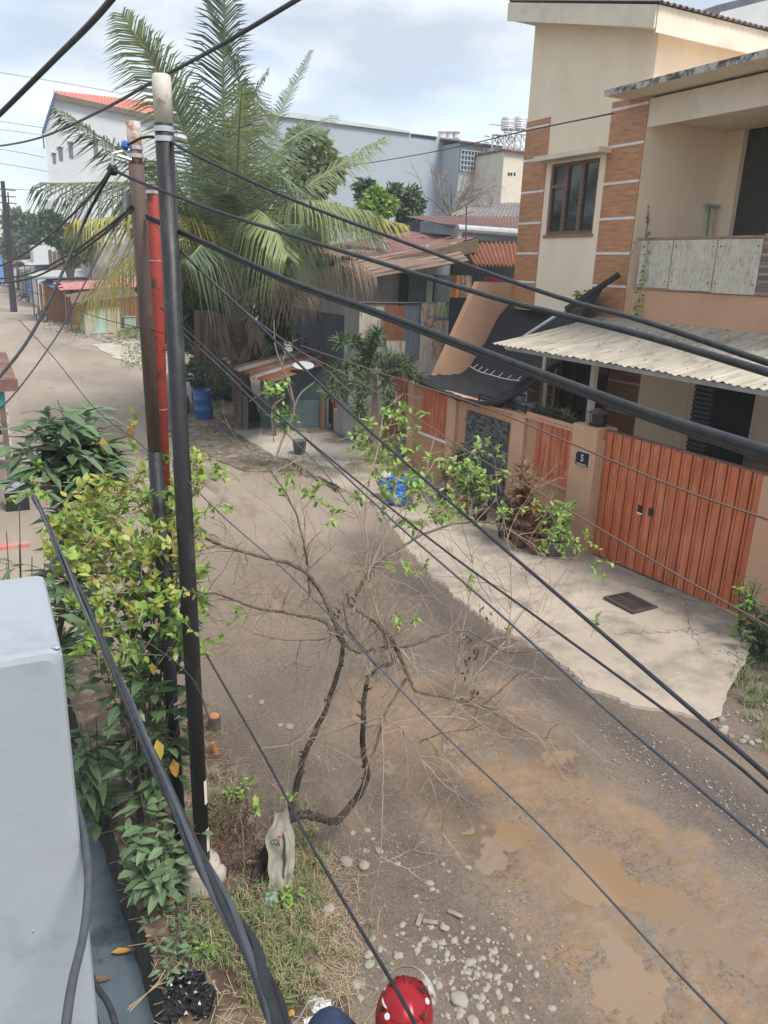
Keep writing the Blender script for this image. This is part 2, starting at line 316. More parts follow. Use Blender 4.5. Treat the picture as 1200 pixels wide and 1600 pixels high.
# ================================================================== GROUND
def nz(x, y, s, o=0.): return noise.noise(V((x * s, y * s, o)))
pud = [(gz(u, v), r, d) for u, v, r, d in [(805, 1305, .20, .02), (770, 1335, .16, .014), (925, 1350, .26, .02), (915, 1390, .13, .018), (960, 1385, .14, .014), (1050, 1415, .22, .016), (985, 1548, .22, .022), (965, 1480, .14, .012), (1050, 1480, .16, .01), (1110, 1560, .2, .01), (1160, 1500, .25, .012), (760, 1215, .2, .010), (860, 1180, .25, .010), (700, 1165, .15, .008), (1100, 1460, .2, .008)]]
wa, wb = gz(670, 1120), gz(1330, 1690)
def wetness(x, y):
    p = V((x, y, 0)); ab = wb - wa; t = max(0, min(1, (p - wa).dot(ab) / ab.length_squared)); d = (p - (wa + ab * t)).length
    return max(0, min(1, 1.25 - d / 1.15 + .35 * nz(x, y, .9, 3) + .3 * nz(x, y, 3., 5)))
def hroad(x, y):
    z = .007 * nz(x, y, 1.1) + .006 * nz(x, y, 4., 2) + .005 * nz(x, y, 13., 4) + .002 * nz(x, y, 30, 8)
    if y < 14:
        for c, r, d in pud:
            q = ((x - c.x) ** 2 + (y - c.y) ** 2) / (r * r)
            if q < 6: z -= d * 1.25 * math.exp(-q) * (1 + .5 * nz(x, y, 5, 9))
        if y < 9: wq = wetness(x, y); z += wq * (.009 * nz(x, y, 11, 3) + .005 * nz(x, y, 24, 6) - .002)
        z += -.006 * math.exp(-((x - 4.9 - .04 * y) / .25) ** 2) - .006 * math.exp(-((x - 3.2 + .02 * y) / .25) ** 2)
    return z
def frange(a, b, s):
    o = []
    while a < b: o.append(a); a += s
    return o + [b]
ys = frange(1.0, 9., .029) + frange(9.04, 12.5, .045); y = 12.5
while y < 240: y += max(.06, (y - 10) * .035); ys.append(y)
xs = frange(.62, 2.4, .045) + frange(2.44, 7.2, .029) + frange(7.24, 8.2, .06) + [8.6, 9.0, 9.4]
mb = MB(); mb.v = [(x, y, hroad(x, y)) for y in ys for x in xs]; nx = len(xs)
mb.f = [(j * nx + i, j * nx + i + 1, (j + 1) * nx + i + 1, (j + 1) * nx + i) for j in range(len(ys) - 1) for i in range(nx - 1)]
road_v = list(mb.v)
xs2 = [-5, -3, -1.5, -.5, 0, .62]; ys2 = [q for q in ys if q > 8.5]; o = len(mb.v); n2_ = len(xs2)
mb.v += [(x, y, hroad(x, y)) for y in ys2 for x in xs2]
mb.f += [(o + j * n2_ + i, o + j * n2_ + i + 1, o + (j + 1) * n2_ + i + 1, o + (j + 1) * n2_ + i) for j in range(len(ys2) - 1) for i in range(n2_ - 1)]
# road mud material: dirt colour, ochre mud film where the wet attribute is high, pale dry dirt far off, pebbles
def road_material():
    m = bpy.data.materials.new('road_mud'); m.use_nodes = True; t = m.node_tree; L = t.links.new; bs = t.nodes['Principled BSDF']
    tc = N(t, 'ShaderNodeTexCoord')
    def nse(scale, detail=6, rough=.6, st=(1, 1, 1), rot=0):
        mp = N(t, 'ShaderNodeMapping'); mp.inputs['Scale'].default_value = st; mp.inputs['Rotation'].default_value = (0, 0, rot); L(tc.outputs['Object'], mp.inputs[0])
        n = N(t, 'ShaderNodeTexNoise'); n.inputs['Scale'].default_value = scale; n.inputs['Detail'].default_value = detail; n.inputs['Roughness'].default_value = rough; L(mp.outputs[0], n.inputs['Vector']); return n.outputs[0]
    def ramp(s, a, b, ca=(0, 0, 0), cb=(1, 1, 1)):
        r = N(t, 'ShaderNodeValToRGB'); r.color_ramp.elements[0].position = a; r.color_ramp.elements[1].position = b; r.color_ramp.elements[0].color = (*ca, 1); r.color_ramp.elements[1].color = (*cb, 1); L(s, r.inputs[0]); return r.outputs[0]
    def mix(f, a, b, mode='MIX'):
        x = N(t, 'ShaderNodeMix', data_type='RGBA', blend_type=mode)
        if isinstance(f, float): x.inputs[0].default_value = f
        else: L(f, x.inputs[0])
        for i, s in ((6, a), (7, b)):
            if isinstance(s, tuple): x.inputs[i].default_value = (*s, 1)
            else: L(s, x.inputs[i])
        return x.outputs[2]
    def mth(op, a, b):
        x = N(t, 'ShaderNodeMath', operation=op); x.use_clamp = op in ('ADD', 'SUBTRACT')
        for i, s in ((0, a), (1, b)):
            if isinstance(s, float): x.inputs[i].default_value = s
            else: L(s, x.inputs[i])
        return x.outputs[0]
    dry = ramp(nse(.7, 8), .35, .68, (.130, .098, .072), (.205, .157, .115))
    dry = mix(ramp(nse(22, 5, .8), .40, .66), dry, (.225, .175, .135)); dry = mix(mth('MULTIPLY', ramp(nse(45, 4, .9), .36, .52, (1, 1, 1), (0, 0, 0)), .85), dry, (.07, .055, .045))
    dry = mix(ramp(nse(.45, 5, .6, (1, .35, 1), .1), .42, .60), dry, mix(1.0, dry, (.70, .70, .74), 'MULTIPLY')); dry = mix(ramp(nse(3.2, 7, .8, (1, .25, 1), -.12), .52, .64), dry, mix(1.0, dry, (1.28, 1.22, 1.15), 'MULTIPLY'))
    mud = ramp(nse(1.4, 9, .7, (1, .55, 1), .35), .38, .64, (.175, .118, .072), (.255, .160, .088))
    grit = ramp(nse(13, 8, .8, (1, .5, 1), .4), .47, .60)
    mud = mix(mth('MULTIPLY', grit, .8), mud, (.20, .165, .138)); 
    mud = mix(ramp(nse(2.2, 7, .75, (1, .6, 1), .3), .56, .66), mud, (.175, .147, .122))
    mud = mix(mth('MULTIPLY', ramp(nse(30, 6, .9), .50, .60), ramp(nse(1.7, 4), .45, .6)), mud, (.045, .046, .05))
    at = N(t, 'ShaderNodeAttribute', attribute_name='wet'); wetf = ramp(mth('ADD', at.outputs['Fac'], mth('SUBTRACT', mth('MULTIPLY', nse(6, 6, .75), .9), .45)), .38, .62)
    col = mix(wetf, dry, mud)
    fa = N(t, 'ShaderNodeAttribute', attribute_name='far')
    farc = ramp(nse(.35, 6, .6, (1, .4, 1)), .35, .65, (.21, .17, .132), (.31, .255, .20))
    farc = mix(ramp(nse(.8, 5, .6, (1, .35, 1)), .58, .66), farc, (.19, .145, .115))
    col = mix(ramp(fa.outputs['Fac'], 0, 1), col, farc)
    da = N(t, 'ShaderNodeAttribute', attribute_name='damp'); col = mix(ramp(mth('ADD', da.outputs['Fac'], mth('SUBTRACT', mth('MULTIPLY', nse(2.5, 7, .75, (1, .4, 1)), .8), .4)), .3, .8), col, mix(1.0, col, (.66, .67, .72), 'MULTIPLY'))
    vo = N(t, 'ShaderNodeTexVoronoi'); vo.inputs['Scale'].default_value = 26; L(tc.outputs['Object'], vo.inputs['Vector'])
    peb = mth('MULTIPLY', ramp(vo.outputs['Distance'], .14, .2, (1, 1, 1), (0, 0, 0)), mth('MULTIPLY', ramp(nse(.9, 6, .8), .50, .62), ramp(vo.outputs['Color'], .5, .52)))
    col = mix(peb, col, (.38, .33, .28)); L(col, bs.inputs['Base Color'])
    rr = ramp(nse(3, 6, .8), .4, .6, (.32, .32, .32), (.65, .65, .65)); L(mix(wetf, (.85, .85, .85), rr), bs.inputs['Roughness'])
    b = N(t, 'ShaderNodeBump'); b.inputs['Strength'].default_value = .8; b.inputs['Distance'].default_value = .02
    L(mth('ADD', mth('MULTIPLY', nse(28, 8, .8), .6), mth('MULTIPLY', peb, .4)), b.inputs['Height']); L(b.outputs[0], bs.inputs['Normal']); return m
M['road'] = road_material()
ro = mb.build('road', 'road', None, True); tag(ro, kind='structure')
wa_ = ro.data.attributes.new('wet', 'FLOAT', 'POINT'); fa_ = ro.data.attributes.new('far', 'FLOAT', 'POINT')
dm_ = ro.data.attributes.new('damp', 'FLOAT', 'POINT'); segs_ = [(gz(560, 850), gz(760, 985), .55), (gz(760, 985), gz(1230, 1330), .42), (gz(100, 655), gz(330, 745), .35), (gz(860, 1180), gz(700, 1080), .3), (gz(760, 1330), gz(700, 1230), .25)]
for i, q in enumerate(mb.v):
    if q[1] < 20:
        p = V((q[0], q[1], 0)); best = 0
        for a, b, r in segs_: ab = b - a; t = max(0, min(1, (p - a).dot(ab) / ab.length_squared)); best = max(best, 1 - (p - (a + ab * t)).length / (2 * r))
        dm_.data[i].value = best
    wa_.data[i].value = wetness(q[0], q[1]) if q[1] < 11 else 0
    fa_.data[i].value = max(0, min(1, (q[1] + .55 * (3 - q[0]) - 9.5 + 2.0 * nz(q[0], q[1], .35, 7) + .8 * nz(q[0], q[1], 1.5, 8)) / 3.2))
mt('puddle', (.22, .145, .085), .07, (.20, .15, .11), .9, lo=.4, hi=.6)
mb = MB(); mb.grid(lambda a, b: V((2.6 + a * 4.6, 1.6 + b * 5.4, -.0125)), 2, 2)
tag(mb.build('puddle_water', 'puddle'), kind='structure')
mt('ground', (.26, .20, .14), .95, (.14, .11, .075), .5, stain=(.10, .12, .06), stainscale=.3, stainpos=(.5, .6), bump=.4)
mb = MB(); mb.quad((-900, 14, -.06), (900, 14, -.06), (900, 1600, -.06), (-900, 1600, -.06)); mb.quad((-900, -300, -.45), (0, -300, -.45), (0, 14, -.45), (-900, 14, -.45))
mb.quad((0, -300, -.06), (900, -300, -.06), (900, 1.0, -.06), (0, 1.0, -.06)); mb.quad((8, 1, -.06), (900, 1, -.06), (900, 14, -.06), (8, 14, -.06))
tag(mb.build('ground', 'ground'), kind='structure')
# verge of dirt on the near left, with its bank down to the drain
def bankx(y): return .54 + .1 * (6.5 - y) / 2.6 + .02 * nz(y, 0, 3) + .012 * nz(y, 0, 11)
def edgex(y): return 1.80 + .16 * nz(y, 1, .9) + .08 * nz(y, 2, 4) - max(0, y - 7.6) * .5
mt('dirt', (.13, .085, .06), .95, (.05, .034, .025), 5, stain=(.20, .16, .115), stainscale=7, stainpos=(.5, .62), bump=.8, bscale=35, detail=9)
def hv(x, y):
    a = bankx(y); b = edgex(y); t = max(0, min(1, (b - x) / .35)); return -.02 + t * (.085 + .035 * nz(x, y, 2.5) + .018 * nz(x, y, 9, 3) + .01 * nz(x, y, 25, 6))
mb = MB()
def fv(a, b): y = 1.0 + b * 8.4; x = bankx(y) + a * (edgex(y) + .1 - bankx(y)); return V((x, y, hv(x, y)))
mb.grid(fv, 40, 220); tag(mb.build('dirt_verge', 'dirt', None, True), kind='structure')
mb = MB(); mb.grid(lambda a, b: V((bankx(1 + b * 8.4) - .05 * a + .025 * nz(b * 60, a * 4, 1.), 1 + b * 8.4, hv(bankx(1 + b * 8.4), 1 + b * 8.4) - a * .36)), 6, 240)
tag(mb.build('drain_bank', 'black_moss', None, True), kind='structure')
mb = MB(); mb.grid(lambda a, b: V((-1.2 + a * 1.86, .2 + b * 9.5, -.27 + .006 * nz(a * 4, b * 12, 1))), 20, 90)
tag(mb.build('drain_channel', 'wet_floor', None, True), kind='structure')
# concrete apron in front of the gate, ragged edge
apx = [gz(u, v, .03) for u, v in [(470, 730), (560, 775), (600, 805), (640, 862), (700, 922), (780, 982), (860, 1022), (930, 1078), (990, 1102), (1050, 1112), (1100, 1137), (1122, 1128)]]
apx = sorted([(p.y, p.x) for p in apx])
def edge(y):
    if y <= apx[0][0]: return apx[0][1]
    for (a, b), (c, d) in zip(apx, apx[1:]):
        if y <= c: return b + (d - b) * (y - a) / (c - a)
    return apx[-1][1]
def hap(x, y): return .035 + .13 * max(0, min(1, (x - 6.8) / 2.2)) * max(0, min(1, (9.8 - y) / 3.2)) + .004 * nz(x, y, 1.5)
mb = MB(); ya, yb = 4.95, 20.5
def fa(a, b):
    y = ya + b * (yb - ya); x0 = edge(y) + .08 * nz(y, 0, 2.2, 1) + .06 * nz(y, 0, 7, 2) + .04 * nz(y, 0, 19, 3)
    x1 = 9.06 if y > 6.3 else 6.86 + 1.75 * (y - 4.95) + .12 * nz(y, 5, 2) + .07 * nz(y, 5, 9)
    x = x0 + a * (x1 - x0); return V((x, y, hap(x, y)))
mb.grid(fa, 40, 520)
mb.grid(lambda a, b: fa(0, b) - V((.035 * (1 - a) * (1 + nz(b * 260, 0, 1)), 0, .07 * (1 - a))), 1, 520)
mt('apron', (.38, .32, .26), .9, (.30, .25, .20), .7, stain=(.17, .15, .125), stainscale=1.6, stainpos=(.47, .68), bump=.25, bscale=25, detail=9)
tag(mb.build('concrete_apron', 'apron', None, True), kind='structure')
# cracks and joint on the apron
mb = MB()
def crack(p, q, wd=.0028, j=.06):
    n = 30; pts = [p.lerp(q, i / n) + V((rnd(-j, j), rnd(-j, j), 0)) * (1 if 0 < i < n else 0) for i in range(n + 1)]
    for a, b in zip(pts, pts[1:]):
        s = V((-(b - a).y, (b - a).x, 0)).normalized() * wd; a = V((a.x, a.y, hap(a.x, a.y) + .003)); b = V((b.x, b.y, hap(b.x, b.y) + .003)); mb.quad(a - s, b - s, b + s, a + s)
for a, b in [((7.3, 9.5), (8.9, 9.6)), ((7.9, 6.2), (8.9, 7.4)), ((7.2, 7.0), (8.4, 6.4)), ((8.5, 8.4), (8.95, 7.2)), ((7.6, 5.3), (8.3, 5.9)), ((6.9, 12.0), (8.9, 12.1))]: crack(V((*a, 0)), V((*b, 0)))
tag(mb.build('apron_cracks', 'soil'), kind='structure')
# storm grate
g0 = gz(985, 940, .12); t = thing('drain_grate', 'rusty iron drain grate set in the concrete in front of the wooden gate', 'grate', (g0.x, g0.y, hap(g0.x, g0.y)))
mb = MB(); gw, gl = .24, .30; z0 = hap(g0.x, g0.y) + .013
for a, b, c, d in [(-gw, gw, -gl, -gl + .04), (-gw, gw, gl - .04, gl), (-gw, -gw + .04, -gl + .04, gl - .04), (gw - .04, gw, -gl + .04, gl - .04)]: mb.box(g0.x + a, g0.x + b, g0.y + c, g0.y + d, z0 - .01, z0 + .022)
mb.build('frame', 'iron', t)
mb = MB()
for i in range(11): y = g0.y - gl + .06 + i * .05; mb.box(g0.x - gw + .04, g0.x + gw - .04, y, y + .016, z0 + .008, z0 + .018)
mb.box(g0.x - .012, g0.x + .012, g0.y - gl + .04, g0.y + gl - .04, z0 + .008, z0 + .016)
mb.build('bars', 'iron', t)
mb = MB(); mb.box(g0.x - gw + .03, g0.x + gw - .03, g0.y - gl + .03, g0.y + gl - .03, z0 - .008, z0 + .0055); mb.build('pit', 'dark', t)
# other pavings and dirt patches
mt('dirt_dark', (.15, .115, .085), .95, (.09, .07, .05), 2, stain=(.24, .2, .16), stainscale=5, stainpos=(.5, .6), bump=.6, bscale=20)
def patch(name, pix, mat, z=.02, rag=.12, nsub=10):
    pts = [gz(u, v, z) for u, v in pix]; out = []
    for a, b in zip(pts, pts[1:] + pts[:1]):
        for k in range(nsub): q = a.lerp(b, k / nsub); out.append(V((q.x + rag * nz(q.x, q.y, 1.7, 3), q.y + rag * nz(q.x, q.y, 1.9, 6), z)))
    c = sum(out, V((0, 0, 0))) / len(out); m = MB(); m.add([c] + out + [V((p.x, p.y, z - .08)) for p in out], [(0, i + 1, (i + 1) % len(out) + 1) for i in range(len(out))] + [(i + 1, i + 1 + len(out), (i + 1) % len(out) + 1 + len(out), (i + 1) % len(out) + 1) for i in range(len(out))])
    return tag(m.build(name, mat), kind='structure')
patch('dirt_patch', [(235, 600), (300, 560), (440, 640), (560, 680), (640, 715), (610, 765), (540, 770), (470, 735), (380, 735), (310, 705), (262, 680), (240, 640)], 'dirt_dark', .032, .3)
patch('concrete_path', [(365, 672), (428, 668), (560, 690), (600, 712), (520, 730), (430, 712)], 'concrete', .045, .1)
patch('side_paving', [(146, 538), (235, 530), (260, 560), (230, 572), (180, 560)], 'concrete', .04, .3)
mb = MB(); p = gz(-60, 885); mb.box(-2.5, .55, 8.9, 10.8, -.05, .028); tag(mb.build('roadside_paving', 'concrete'), kind='structure')
mb = MB(); mb.box(-2.5, .40, 13.4, 13.55, -.02, .05); tag(mb.build('painted_kerb', 'kerb_red'), kind='structure')
# ================================================================== THE HOUSE ACROSS THE ROAD
XH, XG, XB, XI, Y0, Y1 = 11.5, 12.2, 13.6, 17.5, 12.05, 15.8
Z2 = 4.4; YE = 5.2
ho = thing('house', 'modern two-storey cream house with wood-look cladding strips and a balcony', 'house', (XH, Y0, 0))
def rz_(y): return 8.95 + (y - 12.2) * .245            # underside of the roof over y
mb = MB()
# upper front wall with the window opening
wy0, wy1, wz0, wz1 = gx(925, 366, XH).y, gx(862, 256, XH).y, gx(895, 366, XH).z, gx(895, 252, XH).z
zt = lambda y: rz_(y) - .01
def wallx(x0, x1, ya, yb, za, zb0, zb1): mb.box8([(x0, ya, za), (x1, ya, za), (x1, yb, za), (x0, yb, za), (x0, ya, zb0), (x1, ya, zb0), (x1, yb, zb1), (x0, yb, zb1)])
zb = 3.82
wallx(XH, XH + .2, Y0, wy0, zb, zt(Y0), zt(wy0)); wallx(XH, XH + .2, wy1, Y1, zb, zt(wy1), zt(Y1))
wallx(XH, XH + .2, wy0, wy1, zb, wz0, wz0); wallx(XH, XH + .2, wy0, wy1, wz1, zt(wy0), zt(wy1))
# side wall of the block (towards the balcony), far side wall, back
mb.box(XH + .2, XI, Y0, Y0 + .2, zb, zt(Y0)); mb.box8([(XH + .2, Y1 - .2, zb), (XI, Y1 - .2, zb), (XI, Y1, zb), (XH + .2, Y1, zb), (XH + .2, Y1 - .2, zt(Y1) - .06), (XI, Y1 - .2, zt(Y1) - .06), (XI, Y1, zt(Y1)), (XH + .2, Y1, zt(Y1))])
mb.box(XG, XG + .15, Y0, Y0 + .95, 0, zb); mb.box(XG, XG + .15, Y1 - 1.0, Y1, 0, zb); mb.box(XG, XG + .15, Y0 + .95, Y1 - 1.0, 2.75, zb); mb.box(XG, XG + .15, Y0 + .95, Y1 - 1.0, 0, .5)
mb.box(XG + .15, XI, Y0 + .003, Y0 + .18, 0, zb); mb.box(XG + .15, XI, Y1 - .18, Y1 - .003, 0, zb)
mb.box(XH + .003, XI, Y0 + .19, Y1 - .19, zb + .01, Z2 - .1)
# balcony back wall (upper) with black opening, and lower back wall
by0, by1 = gx(1152, 370, XB).y, gx(1162, 215, XB).y
ytop = by1
mb.box(XB, XB + .2, ytop, Y0, Z2, 8.0); mb.box(XB, XB + .2, YE, ytop, 7.55, 8.0); mb.box(XB, XB + .2, YE, ytop - 2.2, Z2, 7.55)
mb.box(XB, XB + .2, gx(1074, 660, XB).y, Y0, 0, zb)
ly = [gx(u, 640, XB).y for u in (1074, 1108, 1177, 1205)]
mb.box(XB, XB + .2, YE, ly[2], 0, zb); mb.box(XB, XB + .2, ly[2], ly[0], 2.85, zb)
mb.build('wall', 'beige', ho)
# floor and terrace slabs
mb = MB(); mb.box(9.2, XI, YE, 16.0, 0, .06); mb.build('terrace_floor', 'concrete', ho)
# interior darkness, painted as near-black panels set behind the openings
mb = MB(); mb.box(XB + .9, XB + 1., YE, Y0, 0, 8); mb.box(XH + 1.2, XH + 1.25, Y0 + .25, Y1 - .25, 4.5, 8); mb.build('interior_dark', 'dark', ho)
# wood look cladding strips with white joint lines
zl = [gx(835, v, XH).z for v in (200, 250, 300, 348.5, 396, 441)]
def strip(ya, yb, x, z0, z1, joints, up=True):
    cl = MB().box(x - .022, x - .002, ya, yb, z0, z1).build('cladding_strip', 'wood_clad', ho)
    for z in joints:
        if z0 < z < z1: MB().box(x - .026, x - .0225, ya, yb, z - .022, z + .022).build('joint_line', 'white_line', cl)
sa, sb = gx(938, 344, XH).y, gx(844, 370, XH).y
strip(Y0 + .01, sa, XH, zb + .02, gx(960, 160, XH).z, zl); strip(sb, Y1 - .01, XH, zb + .02, gx(860, 183, XH).z, zl)
zg = [gx(960, v, XG).z for v in (594, 641)]; zg = [zg[0], zg[1], zg[0] + .55, zg[1] - .55, zg[1] - 1.1]
strip(Y0 + .01, Y0 + .93, XG, .08, zb - .01, zg); strip(Y1 - .95, Y1 - .01, XG, .08, zb - .01, zg)
# roof: slab, fascia, corrugated sheet
xa, xb2 = XH - .45, XI + .3; ya_, yb_ = Y0 - .35, Y1 + .38
rl = MB().slab([(xa, ya_, rz_(ya_) + .03), (xb2, ya_, rz_(ya_) + .03), (xb2, yb_, rz_(yb_) + .03), (xa, yb_, rz_(yb_) + .03)], .06); roof = rl.build('roof', 'fascia', ho)
fz = .30
mb = MB(); mb.box8([(xa - .04, ya_ - .02, rz_(ya_) - .05), (xa - .001, ya_ - .02, rz_(ya_) - .05), (xa - .001, yb_, rz_(yb_) - .05), (xa - .04, yb_, rz_(yb_) - .05), (xa - .04, ya_ - .02, rz_(ya_) + fz), (xa - .001, ya_ - .02, rz_(ya_) + fz), (xa - .001, yb_, rz_(yb_) + fz), (xa - .04, yb_, rz_(yb_) + fz)])
mb.box(xa + .0, xb2, ya_ - .045, ya_ - .003, rz_(ya_) - .12, rz_(ya_) + fz - .0); mb.build('fascia_board', 'fascia', roof)
mb = MB(); mb.corr((xb2, ya_ - .12, rz_(ya_) + fz + .02), (xa - .05, ya_ - .12, rz_(ya_) + fz + .02), (xa - .05, yb_ + .05, rz_(yb_) + fz + .05), (xb2, yb_ + .05, rz_(yb_) + fz + .05), 46, .028); mb.build('roof_sheet', 'roof_dark', roof, True)
# window with canopy ledge
wi = MB(); t_ = .07; X = XH + .03
for a, b, c, d in [(wy0, wy1, wz0, wz0 + t_), (wy0, wy1, wz1 - t_, wz1), (wy0, wy0 + t_, wz0 + t_, wz1 - t_), (wy1 - t_, wy1, wz0 + t_, wz1 - t_)]: wi.box(X, X + .08, a, b, c, d)
W3 = (wy1 - wy0) / 3
for k in (1, 2): wi.box(X - .01, X + .07, wy0 + W3 * k - .05, wy0 + W3 * k + .05, wz0 + t_, wz1 - t_)
wi.box(X - .008, X + .065, wy1 - W3 + .05, wy1 - t_, wz1 - .5, wz1 - .42)
win = wi.build('window', 'brown_frame', ho)
MB().box(X + .04, X + .05, wy0 + t_, wy1 - t_, wz0 + t_, wz1 - t_).build('pane', 'dark_glass', win)
mb = MB()
for k in range(11): z = wz0 + .12 + k * .13; mb.box(X + .052, X + .06, wy0 + t_, wy0 + W3 - .05, z, z + .012)
mb.build('window_bars', 'galv', win)
MB().box(XH - .34, XH, wy0 - .33, wy1 + .22, wz1 + .04, wz1 + .14).build('window_canopy', 'fascia', ho)
MB().box(XH - .03, XH - .001, wy0 - .04, wy1 + .04, wz0 - .06, wz0 - .001).build('window_sill', 'grey_wood', ho)
# balcony
MB().box(XH - .02, XI, YE, Y0 - .003, 3.82, Z2 + .0).build('balcony_slab', 'peach', ho)
MB().box(XH + .05, XB, YE, Y0 - .003, 7.42, 7.78).box(XH - .0, XH + .048, YE, Y0 - .003, 7.30, 7.78).build('balcony_beam', 'fascia', ho)
mb = MB(); mb.box(XH - .62, XI, YE, Y0 + .55, 7.83, 7.90); mb.build('balcony_roof', 'fascia', ho)
mt('mossy_edge', (.45, .43, .40), .9, (.08, .08, .075), 7, bump=.8, lo=.42, hi=.55)
mb = MB(); mb.grid(lambda a, b: V((XH - .635 - .01 * nz(a * 80, b, 1), YE + a * (Y0 + .56 - YE), 7.82 + b * (.1 + .02 * nz(a * 60, 3, 1)))), 90, 2)
mb.box(XH - .63, XH - .3, YE, Y0 + .56, 7.902, 7.93); mb.build('balcony_roof_edge', 'mossy_edge', ho)
rt = gx(997, 376, XH).z; edges = [gx(u, 400, XH - .06).y for u in (1000, 1050, 1119, 1190)] + [8.0, 6.9]
rail = MB().box(XH - .04, XH + .0, YE, Y0 - .15, rt + .0, rt + .05)
for e in edges: rail.box(XH - .03, XH - .0, e - .03, e + .0, Z2, rt)
rail = rail.build('balcony_rail', 'grey_wood', ho)
for i, (a, b) in enumerate(zip(edges, edges[1:])):
    if i == 3: continue
    MB().box(XH - .065, XH - .045, b + .012, a - .012, Z2 + .06 - .02 * i, rt - .01).build('balcony_panel', 'mould_panel', ho)
    mb = MB()
    for yy in (a - .08, b + .08):
        for zz in (Z2 + .18, rt - .12): mb.lathe((XH - .066, yy, zz), [(.013, 0), (.013, .008)], 8, (-1, 0, 0))
    mb.build('bolts', 'iron', ho)
mb = MB()
for k in range(16):
    z = Z2 + .02 + k * .06
    for j in range(4): y = edges[3] - .43 * (j + 1); mb.box(XH - .05 - rnd(0, .02), XH - .0, y + .003, y + .427, z + .003, z + .057)
mb.build('stone_strip', 'stone_strip', ho)
# upper black door opening and lower doors
MB().box(XB + .12, XB + .14, YE, by1, Z2, 7.55).build('balcony_door', 'dark_glass', ho)
dr = MB().box(XB + .1, XB + .13, ly[1], ly[0], 0, 2.85)
dr = dr.build('shutter_window', 'curtain', ho); mb = MB()
for k in range(24): z = .3 + k * .1; mb.box(XB + .06, XB + .1, ly[1] + .02, ly[0] - .02, z, z + .05)
mb.build('shutter_slats', 'zinc_blue', dr)
MB().box(XB + .1, XB + .12, ly[2], ly[1], 0, 2.85).build('front_door', 'dark', ho)
mb = MB(); 
for k in range(18):
    for j in range(6): mb.box(XB - .03 - rnd(0, .02), XB, ly[2] - .3 * j - .297, ly[2] - .3 * j - .003, .07 + k * .08, .147 + k * .08)
mb.build('stone_plinth', 'stone_strip', ho)
# ground floor window behind the posts
gy0, gy1 = Y0 + .98, Y1 - 1.03
wi = MB()
for y in (gy0, gy0 + (gy1 - gy0) / 3, gy0 + (gy1 - gy0) * 2 / 3, gy1 - .08): wi.box(XG + .02, XG + .1, y, y + .08, .5, 2.75)
wi.box(XG + .02, XG + .1, gy0, gy1, 2.68, 2.75); win = wi.build('ground_window', 'brown_frame', ho)
MB().box(XG + .11, XG + .12, gy0, gy1, .5, 2.75).build('pane', 'dark_glass', win); 
mb = MB(); mb.grid(lambda a, b: V((XG + .2 + .03 * math.sin(a * 60), gy0 + a * (gy1 - gy0), .5 + b * 2.2)), 90, 1); mb.build('curtain', 'curtain', win)
# small things on the balcony
b1_ = gy(1112, 365, Y0 - .25)
t = thing('folding_rack', 'folded green and grey metal rack leaning against the balcony wall', 'rack', (b1_.x, b1_.y, Z2 + .005))
zr = gy(1108, 322, Y0 - .25).z
MB().tube([(b1_.x - .05, b1_.y, Z2), (b1_.x - .0, b1_.y + .15, zr)], .018).build('pole', 'green_paint', t); MB().tube([(b1_.x + .12, b1_.y, Z2), (b1_.x + .16, b1_.y + .15, zr)], .022).build('pole', 'galv', t)
MB().box(b1_.x - .12, b1_.x + .24, b1_.y + .1, b1_.y + .18, zr, zr + .05).build('crossbar', 'galv', t)
p = gx(1012, 345, XH - .02); t = thing('hanging_feather_duster', 'grey whisk duster standing at the left end of the balcony rail', 'duster', (p.x, p.y, rt))
MB().tube([(p.x, p.y, rt), gx(1012, 350, XH - .02)], .012).build('handle', 'brown_frame', t); mb = MB()
for k in range(150):
    z = rnd(0, 1); q = gx(1012, 350, XH - .02).lerp(gx(1013, 320, XH - .02), z); d = rdir(-.2, .6); mb.leaf(q, d, V((0, 0, 1)), .07 * (1 - .6 * z), .02)
mb.build('bristles', 'palm_dry', t)
# creeper over the balcony rail and the net pole
def creeper(pix, X, n, label, cat, ln=.09, mat='leaf_lime'):
    pts = spline([gx(u, v, X) for u, v in pix], 6); t = thing('creeper', label, cat, tuple(pts[0])); MB().tube(pts, .006, 5).build('stem', 'twig', t); mb = MB()
    for k in range(n): q = random.choice(pts) + rdir() * .04; mb.leaf(q, rdir(-.8, .3), rdir(.2, 1), ln * rnd(.6, 1.2), ln * .55)
    mb.build('leaves', mat, t)
creeper([(1013, 360), (1010, 400), (1003, 440), (998, 470), (994, 496)], XH - .13, 70, 'thin green creeper hanging down over the left end of the balcony', 'creeper')
creeper([(965, 435), (975, 410), (990, 392), (998, 374)], XH - .1, 8, 'bare brown vine climbing beside the balcony corner with one leaf cluster', 'creeper', .14)
creeper([(900, 462), (912, 456), (925, 455)], XH - .45, 26, 'leafy sprig on the black net below the cladding strip', 'creeper', .13)
creeper([(905, 500), (908, 485), (912, 472)], XH - .5, 14, 'yellowish stem rising behind the corrugated canopy', 'creeper', .11, 'leaf_yellow')
